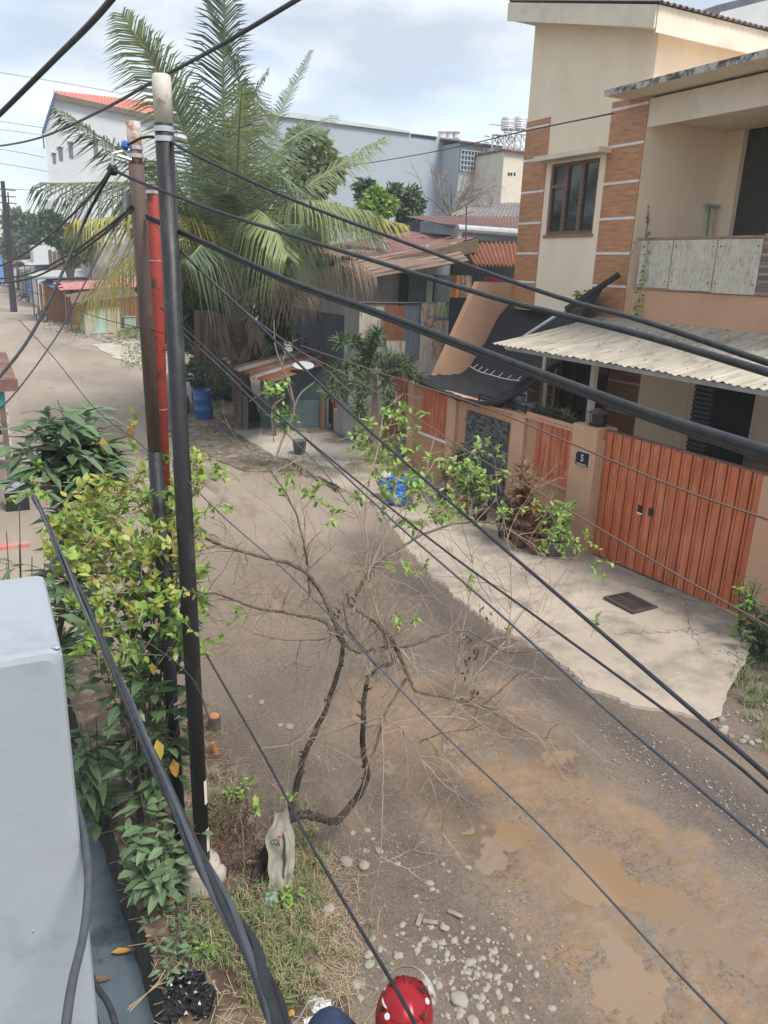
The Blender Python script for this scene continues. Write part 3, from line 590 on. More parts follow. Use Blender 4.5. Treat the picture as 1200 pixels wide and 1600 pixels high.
# neighbour's parapet wall behind the house, upper right
q = [gy(1088, 20, 22), gy(1120, 8, 22), gy(1185, -8, 22), gy(1300, -8, 22)]
t = thing('neighbour_building', 'white rendered building with grey stepped edge behind the cream roof', 'building', (q[0].x, 22, 0))
mb = MB(); pts = [(p.x, 22, p.z) for p in q]; mb.add(pts + [(q[3].x, 22, 0), (q[0].x, 22, 0)] + [(p[0], 26, p[2]) for p in pts] + [(q[3].x, 26, 0), (q[0].x, 26, 0)], [(5, 4, 3, 2, 1, 0), (6, 7, 8, 9, 10, 11)] + [(i, (i + 1) % 6, (i + 1) % 6 + 6, i + 6) for i in range(6)])
mb.build('wall', 'blue_wall', t)
a = gy(1115, 22, 21.98); b = gy(1200, -5, 21.98); mb = MB(); mb.slab([(a.x, 21.97, 2), (30, 21.97, 2), (30, 21.97, b.z), (b.x, 21.97, b.z - .1), (a.x + .3, 21.97, a.z + .1), (a.x, 21.97, a.z - .5)], .02); mb.build('render_coat', 'white_wall', t)

# ================================================================== FRONT WALL, GATE
XW = 9.04
fwt = lambda y: 2.02
def WY(u, v): return gx(u, v, XW).y
gw = thing('garden_wall', 'peach rendered front wall with wood panels, black stone panel and thicker piers', 'wall', (XW, 13, 0))
yl, yr = WY(640, 640), 9.55
p1 = [gx(663, 605, XW), gx(700, 689, XW)]; st = [gx(731, 644, XW), gx(797, 664, XW), gx(722, 790, XW)]; p2 = [gx(843, 653, XW), gx(890, 762, XW)]
ztop = 2.05
mb = MB(); mb.box(XW, XW + .15, yr, yl, 0, ztop); mb.build('wall', 'peach_dark', gw)
piers = [(yl - .28, yl), (WY(716, 640), WY(702, 640)), (WY(822, 680), WY(802, 680)), (9.72, WY(899, 700))]
mb = MB()
for a, b in piers[:3]: mb.box(XW - .06, XW - .001, a, b, 0, ztop)
mb.box(XW - .1, XW + .32, piers[3][0] - .1, piers[3][1], 0, 2.22); 
mb.box(XW - .035, XW - .001, piers[3][1], piers[2][0], p2[0].z + .06, ztop - .003); mb.box(XW - .035, XW - .001, piers[2][1], piers[0][0], p1[0].z + .02, ztop - .003)
mb.build('pier', 'peach', gw)
MB().box(XW - .075, XW + .17, piers[3][1] + .002, yl + .01, ztop + .002, ztop + .035).build('coping', 'peach', gw)
def boards(name, ya, yb, z0, z1, x, mat='gate_wood', w_=.155, par=gw):
    n = max(2, round(abs(yb - ya) / w_)); s = (yb - ya) / n; f = MB().box(x + .008, x + .02, ya, yb, z0 + .004, z1 - .004).build(name + '_backing', 'groove', par); m = MB()
    for i in range(n):
        a, b = ya + i * s, ya + (i + 1) * s; m.box(x - .012, x + .008, a + .012, b - .034, z0, z1); m.box(x - .006, x + .008, b - .026, b + .004, z0 + .002, z1 - .002)
    return m.build(name, mat, f)
boards('wood_panel', p1[1].y, p1[0].y, p1[1].z, p1[0].z, XW - .025); boards('wood_panel', p2[1].y, p2[0].y, p2[1].z, p2[0].z, XW - .025)
MB().box(XW - .09, XW - .001, p2[1].y - .03, p2[0].y + .03, p2[1].z - .05, p2[1].z - .004).build('panel_sill', 'peach_dark', gw)
MB().box(XW - .09, XW - .001, p1[1].y - .03, p1[0].y + .03, p1[1].z - .05, p1[1].z - .004).build('panel_sill', 'white_line', gw)
mb = MB(); z = .05
while z < st[0].z:
    y = st[1].y
    while y < st[0].y - .02: w_ = rnd(.07, .17); w_ = min(w_, st[0].y - y); mb.box(XW - .012 - rnd(.0, .05), XW - .0005, y + .002, y + w_ - .002, z + .002, z + .055); y += w_
    z += .058
mb.build('stone_panel', 'stone_dark', gw)
mb = MB(); yq = piers[3][1]
for z in (ztop + .09, ztop + .16): mb.tube([(XW + .08, yq, z), (XW + .08, 13.4, z)], .018, 6)
for k in range(9): y = yq + k * (13.4 - yq) / 8; mb.box(XW + .065, XW + .095, y - .015, y + .015, ztop + .036, ztop + .19)
mb.build('top_rail', 'dark', gw)
# number plate
a, b = gx(901, 703, XW - .13), gx(919, 731, XW - .13); 
t = thing('number_plate', 'black house number plate reading 5 on the gate pier', 'sign', (XW - .13, (a.y + b.y) / 2, b.z)); x = XW - .13
w_, h_ = a.y - b.y, a.z - b.z; yc_, zc_ = (a.y + b.y) / 2, (a.z + b.z) / 2
def plate(xa, xb, w, h, r):
    out = [(-w / 2, -h / 2), (w / 2, -h / 2)] + [(w / 2 - r + r * math.cos(q), h / 2 - r + r * math.sin(q)) for q in [i * math.pi / 16 for i in range(9)]] + [(-w / 2, h / 2)]
    k = len(out); return MB().add([(xa, yc_ + p, zc_ + q) for p, q in out] + [(xb, yc_ + p, zc_ + q) for p, q in out], [tuple(range(k))[::-1], tuple(range(k, 2 * k))] + [(i, (i + 1) % k, (i + 1) % k + k, i + k) for i in range(k)])
plate(x - .002, x + .029, w_, h_, .08).build('backing', 'white_plastic', t); plate(x - .006, x - .0022, w_ - .006, h_ - .006, .08).build('face', 'dark', t)
textmesh('5', .17, (x - .0075, yc_, zc_ + .01), (0, -1, 0), (0, 0, 1), .0012, .002).build('digit', 'white_plastic', t)
mb = MB(); yy = yc_ + w_ * .36
while yy > yc_ - w_ * .36: q = rnd(.008, .014); mb.box(x - .0078, x - .0062, yy - q, yy, zc_ - .102 - rnd(0, .006), zc_ - .085); yy -= q + .005
mb.build('small_lettering', 'white_plastic', t)
# lantern on the gate pier
ly_, lx_ = 9.86, XW + .08; z = 2.222
t = thing('pier_lantern', 'small black square lantern on top of the gate pier', 'lantern', (lx_, ly_, z))
MB().box(lx_ - .1, lx_ + .1, ly_ - .1, ly_ + .1, z, z + .04).build('base', 'dark', t)
mb = MB()
for i in range(4):
    for j in range(5):
        u_ = -.085 + j * .0425
        cx_, cy_ = [(u_, -.085), (u_, .085), (-.085, u_), (.085, u_)][i]; mb.box(lx_ + cx_ - .005, lx_ + cx_ + .005, ly_ + cy_ - .005, ly_ + cy_ + .005, z + .04, z + .21)
mb.build('cage', 'dark', t); MB().box(lx_ - .065, lx_ + .065, ly_ - .065, ly_ + .065, z + .041, z + .2).build('glass', 'pot_grey', t)
MB().lathe((lx_, ly_, z), [(.175, .21), (.175, .225), (.05, .29), (.03, .3)], 4).build('lid', 'iron', t)
# gate
gt = thing('gate', 'wide orange-brown wooden double gate with dark board joints', 'gate', (XW + .1, 8, .1))
ga, gb = 9.58, gx(1186, 800, XW).y
n = 15; s = (ga - gb) / n; x = XW + .05; zt_ = 2.19
bk = MB().box8([(x + .01, gb, .19), (x + .05, gb, .19), (x + .05, ga, .06), (x + .01, ga, .06), (x + .01, gb, zt_ - .01), (x + .05, gb, zt_ - .01), (x + .05, ga, zt_ - .01), (x + .01, ga, zt_ - .01)]).build('gate_frame', 'groove', gt)
for i in range(n):
    a, b = gb + i * s, gb + (i + 1) * s; zb_ = lambda y: .185 - .125 * (y - gb) / (ga - gb)
    m = MB()
    for c, d, xo in ((a + .024, b - .058, -.022), (b - .040, b + .004, -.012)): m.box8([(x + xo, c, zb_(c)), (x + .009, c, zb_(c)), (x + .009, d, zb_(d)), (x + xo, d, zb_(d)), (x + xo, c, zt_), (x + .009, c, zt_), (x + .009, d, zt_), (x + xo, d, zt_)])
    m.build('board', 'gate_wood', gt)
for u, v in ((1000, 795), (1017, 800)):
    c = gx(u, v, x - .02); mb = MB(); mb.box(x - .028, x - .0225, c.y - .045, c.y + .045, c.z - .06, c.z + .06); o = mb.build('latch_hole', 'dark', gt)
    MB().box(x - .0265, x - .0225, c.y - .055, c.y + .05, c.z - .085, c.z - .061).build('worn_rim', 'white_line' if u == 1000 else 'brown_frame', o)
MB().box(x - .015, x + .05, gb, ga, zt_ + .002, zt_ + .03).build('top_rail', 'brown_frame', gt)
w2 = thing('wall_end', 'plain peach wall stub right of the wooden gate', 'wall', (XW, 6, 0))
MB().box(XW - .06, XW + .2, 5.4, gb - .015, 0, 2.2).build('pier', 'peach', w2); MB().box(XW - .15, XW + .3, 4.4, 5.28, 0, 2.4).build('next_wall', 'white_wall', w2)
# tall side wall sloping up to the house
q = [gy(676, 584, 16.0), gy(743, 440, 16.0), gy(790, 440, 16.0)]
t = thing('side_wall', 'tall peach side wall with sloping top, half covered by the black net', 'wall', (q[0].x, 16, 0))
out = [(9.25, 0), (9.25, 2.0), (q[0].x, q[0].z), (q[1].x, q[1].z), (11.9, q[1].z), (11.9, 0)]
MB().add([(a, 15.85, b) for a, b in out] + [(a, 16.05, b) for a, b in out], [(0, 5, 4, 3, 2, 1), (6, 7, 8, 9, 10, 11)] + [(i, (i + 1) % 6, (i + 1) % 6 + 6, i + 6) for i in range(6)]).build('wall', 'peach', t)
# ------------------------------------------------------------------ canopy of corrugated sheet over the carport
A, B = gx(770, 535, 8.9), gx(1200, 612, 8.9); zf = (A.z + B.z) / 2; ye = 4.6
cn = thing('carport_canopy', 'weathered grey corrugated canopy roof behind the gate', 'canopy', (8.9, 12.6, 0))
MB().corr((8.9, A.y, zf), (8.9, ye, zf), (XH - .03, ye, 3.83), (XH - .03, A.y - .0, 3.83), 56, .013, 6, sag=.02, rag=.01).build('corrugated_sheet', 'asbestos', cn, True)
mb = MB()
for x, z in ((9.2, zf - .02), (10.3, zf + .16), (11.3, 3.68)): mb.box(x - .03, x + .03, ye, A.y - .1, z - .1, z - .03)
mb.build('beam', 'galv', cn)
for u, v in ((850, 600), (927, 600)):
    p = gx(u, v, 10.2); MB().box(p.x - .05, p.x + .05, p.y - .05, p.y + .05, 0.06, zf + .06).build('post', 'cream_wall', cn)
mb = MB()
for k in range(60): u_, v_ = rnd(0, 1), rnd(0, 1); y = A.y + (ye - A.y) * round(u_ * 52) / 52; xx = 8.95 + v_ * 2.5; mb.lathe((xx, y, zf + (3.83 - zf) * (xx - 8.9) / (XH - 8.93) - .004), [(.009, 0), (.007, .02)], 6)
mb.build('fixings', 'iron', cn)
# ------------------------------------------------------------------ black shade net
def nb(pts): return pts
TL, TM, TR = gy(796, 470, 15.8), gy(880, 470, 14.0), gx(962, 428, 11.3)
cols = [ # rows from top to bottom; each row left to right
    [gy(797, 474, 15.8), gy(835, 478, 15.4), gy(880, 470, 14.6), gx(930, 452, 11.2), gx(955, 432, 11.1)],
    [gy(776, 500, 15.78), gy(820, 505, 15.2), gy(865, 500, 14.2), gx(905, 492, 11.0), gx(925, 480, 11.0)],
    [gy(752, 545, 15.75), gy(800, 550, 14.9), gy(845, 552, 14.), gx(880, 545, 10.9), gx(905, 535, 11.0)],
    [gy(722, 582, 15.7), gy(770, 588, 14.7), gy(815, 590, 13.9), gx(845, 585, 10.0), gx(885, 560, 10.3)],
    [gy(676, 585, 15.7), gy(725, 610, 14.6), gy(770, 615, 13.9), gx(800, 600, 9.4), gx(848, 582, 9.9)],
    [gx(650, 590, 9.0), gx(690, 612, 8.9), gx(735, 626, 8.9), gx(775, 628, 8.95), gx(818, 606, 9.3)]]
def netf(a, b):
    def line(r, a): P_ = spline(r, 8); k = a * (len(P_) - 1); i = min(int(k), len(P_) - 2); return P_[i].lerp(P_[i + 1], k - i)
    rr = [line(r, a) for r in cols]; p = line(rr, b); k = max(0, b - .7) / .3
    return p + V((.03 * nz(a * 20, b * 5, 1), .02 * nz(a * 25, b * 9, 1, 4), -.06 * k * abs(math.sin(a * 17 + b * 5)) - .03 * nz(a * 8, b * 30, 1, 5) * (1 + 2 * k)))
t = thing('shade_net', 'black shade net sagging over the garden beside the canopy', 'net', (9.5, 14.5, 2.1))
MB().grid(netf, 60, 70).build('net', 'net', t, True)
mb = MB(); mb.tube(spline([gx(640, 588, 9.0), gx(660, 598, 8.95), gx(690, 612, 8.9), gx(735, 627, 8.88), gx(775, 629, 8.92), gx(815, 610, 9.2), gx(870, 570, 9.9)], 8), [.05 + .03 * nz(i, 0, .7) for i in range(49)], 7); mb.build('rolled_hem', 'net', t, True)
mb = MB(); pts = spline([gy(734, 572, 15.2), gy(748, 580, 14.8), gy(768, 586, 14.4), (gy(795, 593, 13.9)), gy(826, 596, 13.3)], 10); mb.tube(pts, .011, 5)
for k in range(4, len(pts) - 2, 5): mb.tube([pts[k], pts[k] + V((.1, -.03, .09))], .008, 4)
mb.build('white_cord', 'white_plastic', t)
pa, pb = gx(966, 430, 11.2), gy(790, 545, 13.5)
pl = thing('net_pole', 'dark slanting pole holding up the black net', 'pole', tuple(pb)); MB().tube([pb, pa], .035, 8).build('pole', 'galv', pl); MB().tube([pb.lerp(pa, .55), pa + (pa - pb) * .01], .06, 8).build('wrapping', 'net', pl)
# pots on the wall and items behind the rail
p = gx(812, 640, 9.35); t = thing('pot_stack', 'stack of metal bowls in a wire rack on the wall behind the black rail', 'bowls', (p.x, p.y, ztop + .03)); mb = MB(); zz = ztop + .03
for k, (dy, r, h) in enumerate([(0, .17, .14), (.28, .14, .12), (-.25, .15, .16), (.05, .14, .12)]): mb.lathe((p.x, p.y + dy, zz + (.15 if k == 3 else 0)), [(r * .8, 0), (r, h), (r * .9, h)], 16)
mb.build('bowls', 'galv', t); mb = MB()
for k in range(7): mb.tube([(p.x - .2, p.y - .45 + k * .15, zz), (p.x - .2, p.y - .45 + k * .15, zz + .3)], .006, 4)
for z in (.1, .2, .3): mb.tube([(p.x - .2, p.y - .45, zz + z), (p.x - .2, p.y + .45, zz + z)], .006, 4)
mb.build('wire_rack', 'iron', t)
# ================================================================== NEIGHBOUR'S GREY HOUSE
Yf = 21.1; XL = 9.5
nh = thing('old_house', 'old grey rendered house with rusty maroon sheet roofs behind the corrugated fence', 'house', (XL, Yf, 0))
zt1 = gx(500, 390, XL).z
mb = MB(); a = gx(458, 480, XL).y
mb.box(XL, XL + .15, Yf, a, 1.9, zt1); mb.build('upper_wall', 'grey_wall', nh)
MB().box(XL - .02, XL + .15, Yf, a, 0, 1.9 + .0).build('lower_wall', 'blue_wall', nh)
# blue-grey band higher on the wall
MB().box(XL - .03, XL - .001, Yf + .02, a, 1.9, gx(500, 487, XL).z).build('painted_band', 'blue_wall', nh)
x2 = gy(585, 470, Yf).x; x3 = gy(640, 470, Yf).x
MB().box(XL + .15, x2, Yf, Yf + .15, gy(560, 500, Yf).z, zt1).build('side_wall', 'grey_wall', nh)
MB().box(XL + .15, x3, Yf - .02, Yf + .15, 0, gy(560, 500, Yf).z - .003).build('side_wall', 'pale_green_wall', nh)
mb = MB()
for u, v in ((498, 411), (508, 412), (520, 412)): p = gx(u, v, XL); mb.lathe((p.x, p.y, p.z), [(.09, 0), (.11, .05), (.08, .07)], 12, (-1, 0, 0))
mb.build('round_vent', 'dark', nh)
p = gx(472, 409, XL); MB().box(XL - .03, XL - .001, p.y - .18, p.y + .18, p.z - .15, p.z + .15).build('vent_hole', 'dark', nh)
mb = MB()
for u, v in ((466, 532), (478, 538)):
    for k in range(3): p = gx(u, v, XL - .035); mb.box(XL - .04, XL - .03, p.y - .18, p.y + .18, p.z - .15 + k * .14, p.z - .06 + k * .14)
mb.build('vent_block', 'dark', nh)
# recessed porch with teal shutters
q0, q1 = gy(625, 425, 22.5), gy(720, 480, 22.5)
MB().box(x2 + .05, 17, 22.6, 22.8, 0, zt1 - .1).build('porch_wall', 'grey_wall', nh)
for u0, u1, m_ in ((626, 636, 'dark'), (638, 664, 'teal_dull'), (666, 676, 'pale_green_wall'), (679, 704, 'teal_dull')):
    MB().box(gy(u0, 450, 22.5).x, gy(u1, 450, 22.5).x, 22.5, 22.59, gy(640, 545, 22.5).z, gy(640, 428, 22.5).z).build('shutter', m_, nh)
MB().box(gy(705, 450, 22.5).x, 18, 22.5, 22.59, 1, gy(760, 405, 22.5).z).build('porch_dark', 'dark', nh)  # near-black panel, paints in the porch shade under the awning
# porch roof (flat brown sheet)
def roofq(name, pix, mat, par, waves=30, amp=.03, th=.05):
    pts = [gy(u, v, y) for u, v, y in pix]; m = MB(); m.corr(*pts, waves, amp, 4, rag=.02); return m.build(name, mat, par, True)
pts = [gy(533, 412, 20.2), gy(560, 437, 19.6), gy(733, 407, 19.6), gy(705, 378, 21.5), gy(560, 396, 21.5)]
rf_ = MB().slab([pts[1], pts[2], pts[3], pts[0]], .04).build('porch_roof', 'brown_sheet', nh)
mb = MB()
for k in range(5): a, b = pts[0].lerp(pts[1], (k + .7) / 5.4), pts[3].lerp(pts[2], (k + .7) / 5.4); mb.tube([a + V((0, 0, .025)), b + V((0, 0, .025))], .012, 4)
mb.build('seams', 'rust', rf_)
# maroon main roofs
roofq('main_roof', [(470, 392, 20.6), (600, 412, 20.4), (742, 372, 20.8), (640, 362, 26.5)], 'maroon', nh, 26)
a, b = gy(560, 413, 20.35), gy(745, 373, 20.7); MB().box8([a - V((0, .1, .28)), b - V((0, .1, .38)), b + V((0, .06, -.38)), a + V((0, .06, -.28)), a - V((0, .1, .02)), b - V((0, .1, .02)), b + V((0, .06, -.02)), a + V((0, .06, -.02))]).build('barge_board', 'plank', nh)
nb2 = thing('rear_house', 'low house with maroon sheet roof and grey gutter behind the grey house', 'house', (14, 22, 0))
roofq('roof', [(690, 350, 22), (830, 362, 22), (840, 338, 29), (634, 338, 29)], 'maroon', nb2, 36)
rt2 = thing('tiled_house', 'house with old grey tiled roof seen above the maroon roofs', 'house', (20, 30, 0))
def tiles(u, v): a, b, c, d = gy(700, 338, 30), gy(830, 352, 30), gy(830, 318, 35), gy(735, 320, 35); p = a.lerp(b, u).lerp(d.lerp(c, u), v); return p + V((0, 0, .09 * abs(math.sin(u * 60)) - .08 * ((v * 9) % 1)))
MB().grid(tiles, 160, 45).build('roof', 'tile', rt2); 
a, b = gy(735, 320, 35), gy(840, 318, 35); MB().box(17.0, 26, 30.3, 35, 0, gy(700, 340, 30).z - .2).build('wall', 'blue_wall', rt2)
MB().box(13.0, 22, 22.85, 28, 0, gy(700, 352, 22).z - .35).build('wall', 'blue_wall', nb2)
a, b = gy(714, 358, 21.6), gy(830, 366, 21.6)
MB().tube([a, b], .14, 12).build('gutter', 'galv', nb2); mb = MB()
mb.tube(spline([a + V((0, -.05, -.1)), gy(716, 378, 21.5), gy(712, 386, 21.4), gy(664, 389, 21.2)], 6), .1, 10); mb.lathe(a + V((.0, 0, -.35)), [(.12, 0), (.2, .3), (.22, .34)], 14); mb.build('downpipe', 'galv', nb2)
an = gy(727, 400, 20.8); at = gy(729, 322, 20.8); t = thing('antenna_mast', 'thin leaning antenna mast on the maroon roof', 'antenna', tuple(an))
MB().tube([an, at], .02, 6).tube([at + V((-.25, 0, -.1)), at + V((.35, 0, .28))], .012, 5).tube([at.lerp(an, .2) + V((-.2, 0, 0)), at.lerp(an, .2) + V((.25, 0, .15))], .012, 5).build('mast', 'iron', t)
ra = thing('rusty_awning', 'steep rusty corrugated awning below the gutter', 'awning', tuple(gy(770, 400, 20.5)))
roofq('sheet', [(742, 414, 20), (835, 416, 20), (835, 378, 21.4), (722, 380, 21.4)], 'rust_orange', ra, 16, .05)
for u0, c in ((705, 'orange_paint'), (722, 'orange_paint')):
    p = gy(u0, 430, 20.2); q = gy(u0 + 14, 465, 20.2)
    single('hanging_cloth', MB().grid(lambda a, b: V((p.x + a * (q.x - p.x), 20.2 + .04 * math.sin(a * 9), p.z + b * (q.z - p.z))), 8, 8), 'orange_paint' if u0 == 705 else 'cloth_multi', 'orange cloth hanging left in the dark porch under the awning' if u0 == 705 else 'brown patterned cloth hanging beside the orange cloth in the dark porch', 'cloth')
p = gy(757, 432, 20.4); q = gy(800, 452, 20.4)
single('hanging_cloth', MB().grid(lambda a, b: V((p.x + a * (q.x - p.x), 20.4 + .04 * math.sin(a * 19), p.z + b * (q.z - p.z))), 16, 4), 'cloth_pink', 'dark pink cloth hanging under the rusty awning', 'cloth')
# corrugated fence
fe = thing('sheet_fence', 'patched fence of rusty, pale and dark blue corrugated sheets', 'fence', (9.6, 17.8, 0)); YF = 17.8
for u0, u1, vt, vb, m_, dy in [(562, 604, 474, 534, 'zinc_rusty', .03), (602, 632, 476, 532, 'rust_orange', .0), (604, 632, 532, 580, 'zinc_rusty', -.03), (632, 660, 475, 562, 'zinc_blue', .02), (658, 690, 500, 580, 'zinc_rusty', -.02), (688, 700, 500, 600, 'zinc_rusty', .04), (600, 640, 578, 680, 'rust_orange', .05), (562, 602, 532, 600, 'pale_green_wall', .1)]:
    a, b = gy(u0, vt, YF + dy), gy(u1, vt + 1, YF + dy); c, d = gy(u1, vb, YF + dy), gy(u0, vb, YF + dy); b.x += .03
    zb = max(0, min(c.z, d.z)); MB().corr((a.x, YF + dy, zb), (b.x, YF + dy, zb), (b.x, YF + dy, b.z), (a.x, YF + dy, a.z), max(4, int((b.x - a.x) / .075)), .016).build('sheet', m_, fe, True)
a, b = gy(560, 473, YF), gy(700, 474, YF); MB().tube([a, b], .03, 6).build('top_bar', 'iron', fe)
for u0, u1, v0, v1, m_, lb in [(659, 684, 475, 511, 'cloth_multi', 'brown and blue patterned mat hung over the corrugated fence'), (683, 698, 473, 497, 'cloth_green', 'small pale green cloth hung over the fence top beside the patterned mat')]:
    a, b, c = gy(u0, v0, YF - .06), gy(u1, v0, YF - .06), gy(u0, v1, YF - .06)
    single('hung_cloth', MB().grid(lambda p, q: V((a.x + p * (b.x - a.x), YF - .07 + .03 * math.sin(p * 14 + q * 3), a.z + .02 + q * (c.z - a.z))), 12, 8), m_, lb, 'cloth', smooth=True)
# ------------------------------------------------------------------ low shack with rusty roof
sh = thing('shack', 'low open shack with rusty patched tin roof under the coconut palm', 'shack', (7.8, 21, 0))
c_ = [gz(421, 600, 1.78), gz(529, 562, 1.9), gz(462, 549, 2.02), gz(362, 575, 1.88)]
pts = [c_[0], c_[3], c_[2], c_[1]]
for i, m_ in enumerate(['rust', 'rust_orange', 'zinc', 'rust', 'rust_orange', 'zinc', 'rust']):
    u0, u1 = i / 7, (i + 1) / 7 + .02; z_ = V((0, 0, .012 * (i % 2) + .01))
    A_, B_, C_, D_ = pts[0].lerp(pts[1], u0), pts[0].lerp(pts[1], u1), pts[3].lerp(pts[2], u1), pts[3].lerp(pts[2], u0)
    MB().corr(A_ + z_, B_ + z_, C_ + z_, D_ + z_, 5, .018, 2, rag=.03).build('roof_sheet', m_, sh, True)
for u, v, v2 in ((377, 590, 668), (429, 614, 683)):
    p = gz(u, v2); q = gy(u, v, p.y); MB().tube([p, (q.x, q.y, q.z)], .05, 6).build('post', 'plank', sh)
p = gz(520, 672); MB().box(p.x + .0, p.x + .12, p.y, p.y + .12, 0, 1.85).build('post', 'plank', sh)
MB().box(7.1, 9.4, 21.5, 21.62, 0, 1.75).build('back_wall', 'teal_dull', sh); MB().corr((6.7, 22.6, .05), (6.7, 21.5, .05), (6.7, 21.5, 1.0), (6.7, 22.6, 1.0), 9, .02).build('side_sheet', 'plank', sh, True)
p = gz(485, 675); MB().box(p.x - .5, p.x + .5, p.y + .4, p.y + .5, 0, .85).box(p.x + .5, p.x + .56, p.y, p.y + .5, 0, 1.1).build('counter', 'teal_dull', sh)
p = gz(518, 670); MB().box(p.x, p.x + .05, p.y - .25, p.y + .25, .15, 1.1).build('red_board', 'red_paint', sh)
p = gz(508, 672); MB().box(p.x - .05, p.x + .1, p.y - .0, p.y + .3, .0, 1.0).build('brick_pier', 'peach_dark', sh)
d = gz(474, 575, 1.97); single('satellite_dish', MB().lathe((d.x, d.y, d.z), [(.03, 0), (.2, .03), (.29, .08), (.28, .085), (.19, .04), (.03, .015)], 28, V((-.1, -.25, 1))), 'white_wall', 'white round dish lying on the rusty shack roof', 'dish', smooth=True)
gtm = gz(551, 694); g2 = gz(526, 676)
t = thing('low_gate', 'low dented grey sheet gate beside the shack', 'gate', tuple(gtm)); e = gtm; dd = (g2 - gtm)
MB().corr(e, e + dd, e + dd + V((0, 0, 1.05)), e + V((0, 0, 1.0)), 7, .012).build('sheet', 'zinc', t, True); MB().tube([e + V((0, 0, 1.02)), e + dd + V((0, 0, 1.07))], .02, 5).build('rail', 'iron', t)
st_ = thing('steps', 'small concrete steps beside the low grey gate', 'steps', tuple(gz(566, 690))); 
p = gz(562, 690)
for k in range(4): MB().box(p.x - .15, p.x + 1.0, p.y + .3 * k, p.y + 1.5, .17 * k, .17 * k + .168).build('step', 'concrete', st_)
d = gz(563, 640, .75); single('basket', MB().lathe((d.x, d.y, .69), [(.2, 0), (.28, .12), (.29, .13), (.25, .12), (.16, .03)], 20).box(d.x - .1, d.x + .1, d.y - .1, d.y + .1, .69, .7), 'basket', 'round orange-brown basket resting on the steps', 'basket')
# drum
d = gz(320, 655); t = thing('plastic_drum', 'open blue plastic drum standing under the dry palm fronds', 'drum', tuple(d))
MB().lathe(d, [(.24, 0), (.27, .1), (.27, .3), (.285, .32), (.27, .34), (.27, .62), (.285, .64), (.27, .66), (.255, .85), (.27, .9), (.24, .9), (.235, .6)], 24, V((-.06, 0, 1))).build('body', 'blue_drum', t, True)
d = gz(468, 712); t = thing('bucket', 'small grey bucket by the concrete path in front of the shack', 'bucket', tuple(d)); MB().lathe(d, [(.13, 0), (.18, .38), (.195, .4), (.165, .38), (.12, .04)], 18).build('body', 'pot_grey', t, True)
# ------------------------------------------------------------------ big buildings behind
fa_b = thing('warehouse', 'large pale blue-grey warehouse wall behind the palm and low roofs', 'building', (25, 45, 0)); Y = 45.
tp = [(395, 176), (430, 180), (560, 198), (640, 208), (718, 217), (722, 221)]
P_ = [gy(u, v, Y) for u, v in tp]; k = len(P_)
MB().add([(p.x, Y, p.z) for p in P_] + [(p.x, Y, 0) for p in P_] + [(p.x, Y + 14, p.z) for p in P_] + [(p.x, Y + 14, 0) for p in P_], [(i + k, i + k + 1, i + 1, i) for i in range(k - 1)] + [(i, i + 1, i + 1 + 2 * k, i + 2 * k) for i in range(k - 1)] + [(0, 2 * k, 3 * k, k), (k - 1, 2 * k - 1, 4 * k - 1, 3 * k - 1)]).build('wall', 'factory', fa_b)
mb = MB(); mb.slab([P_[0] + V((0, -.15, .3)), P_[0] + V((0, -.15, -.02)), P_[3] + V((0, -.15, -.02)), P_[3] + V((0, -.15, .1))], .2); mb.build('parapet_flashing', 'white_wall', fa_b)
mb = MB(); a, b = gy(643, 206, Y - .05), gy(682, 216, Y - .05); mb.box(a.x, b.x, Y - .06, Y - .003, b.z - .05, a.z - .1); mb.build('dark_opening', 'dark', fa_b)
mb = MB()
for u in (690, 702, 712): p = gy(u, 216, Y + .5); mb.lathe((p.x, Y + .5, p.z), [(.22, 0), (.22, .3), (.3, .35), (.1, .5)], 12)
mb.build('roof_vents', 'white_plastic', fa_b)
sd_ = thing('workshop', 'weathered grey building with barred window and red roof edge', 'building', (31, 43, 0)); Y = 43.
P_ = [gy(719, 222, Y), gy(762, 228, Y), gy(790, 232, Y)]
mb = MB(); mb.add([(p.x, Y, p.z) for p in P_] + [(p.x, Y, 0) for p in P_] + [(p.x, Y + 8, p.z) for p in P_] + [(p.x, Y + 8, 0) for p in P_], [(3, 4, 1, 0), (4, 5, 2, 1), (0, 1, 7, 6), (1, 2, 8, 7), (0, 6, 9, 3), (2, 5, 11, 8)]); mb.build('wall', 'factory_side', sd_)
a, b = gy(721, 234, Y - .1), gy(759, 270, Y - .1); wn = MB().box(a.x, b.x, Y - .06, Y - .004, b.z, a.z).build('window', 'blue_wall', sd_); mb = MB()
for i in range(9): x = a.x + (b.x - a.x) * i / 8; mb.box(x - .03, x + .03, Y - .12, Y - .07, b.z, a.z)
for i in range(5): z = b.z + (a.z - b.z) * i / 4; mb.box(a.x, b.x, Y - .14, Y - .121, z - .03, z + .03)
mb.build('bars', 'factory', wn)
a, b = gy(718, 219, Y - .3), gy(815, 232, Y - .3); MB().slab([a + V((0, 0, .0)), b, b + V((0, 3, .5)), a + V((0, 3, .5))], .1).build('roof', 'rust', sd_)
a, b = gy(764, 232, Y - .5), gy(782, 256, Y - .5); MB().box(a.x, b.x, Y - .6, Y - .1, b.z, a.z).build('roof_box', 'white_wall', sd_); mb = MB(); a, b = gy(757, 233, Y - .5), gy(764, 254, Y - .5)
for i in range(5): mb.box(a.x, b.x, Y - .4, Y - .36, b.z + i * .35, b.z + i * .35 + .06); mb.box(a.x + i * (b.x - a.x) / 5, a.x + i * (b.x - a.x) / 5 + .05, Y - .36, Y - .33, b.z, a.z)
mb.build('cage', 'galv', sd_)
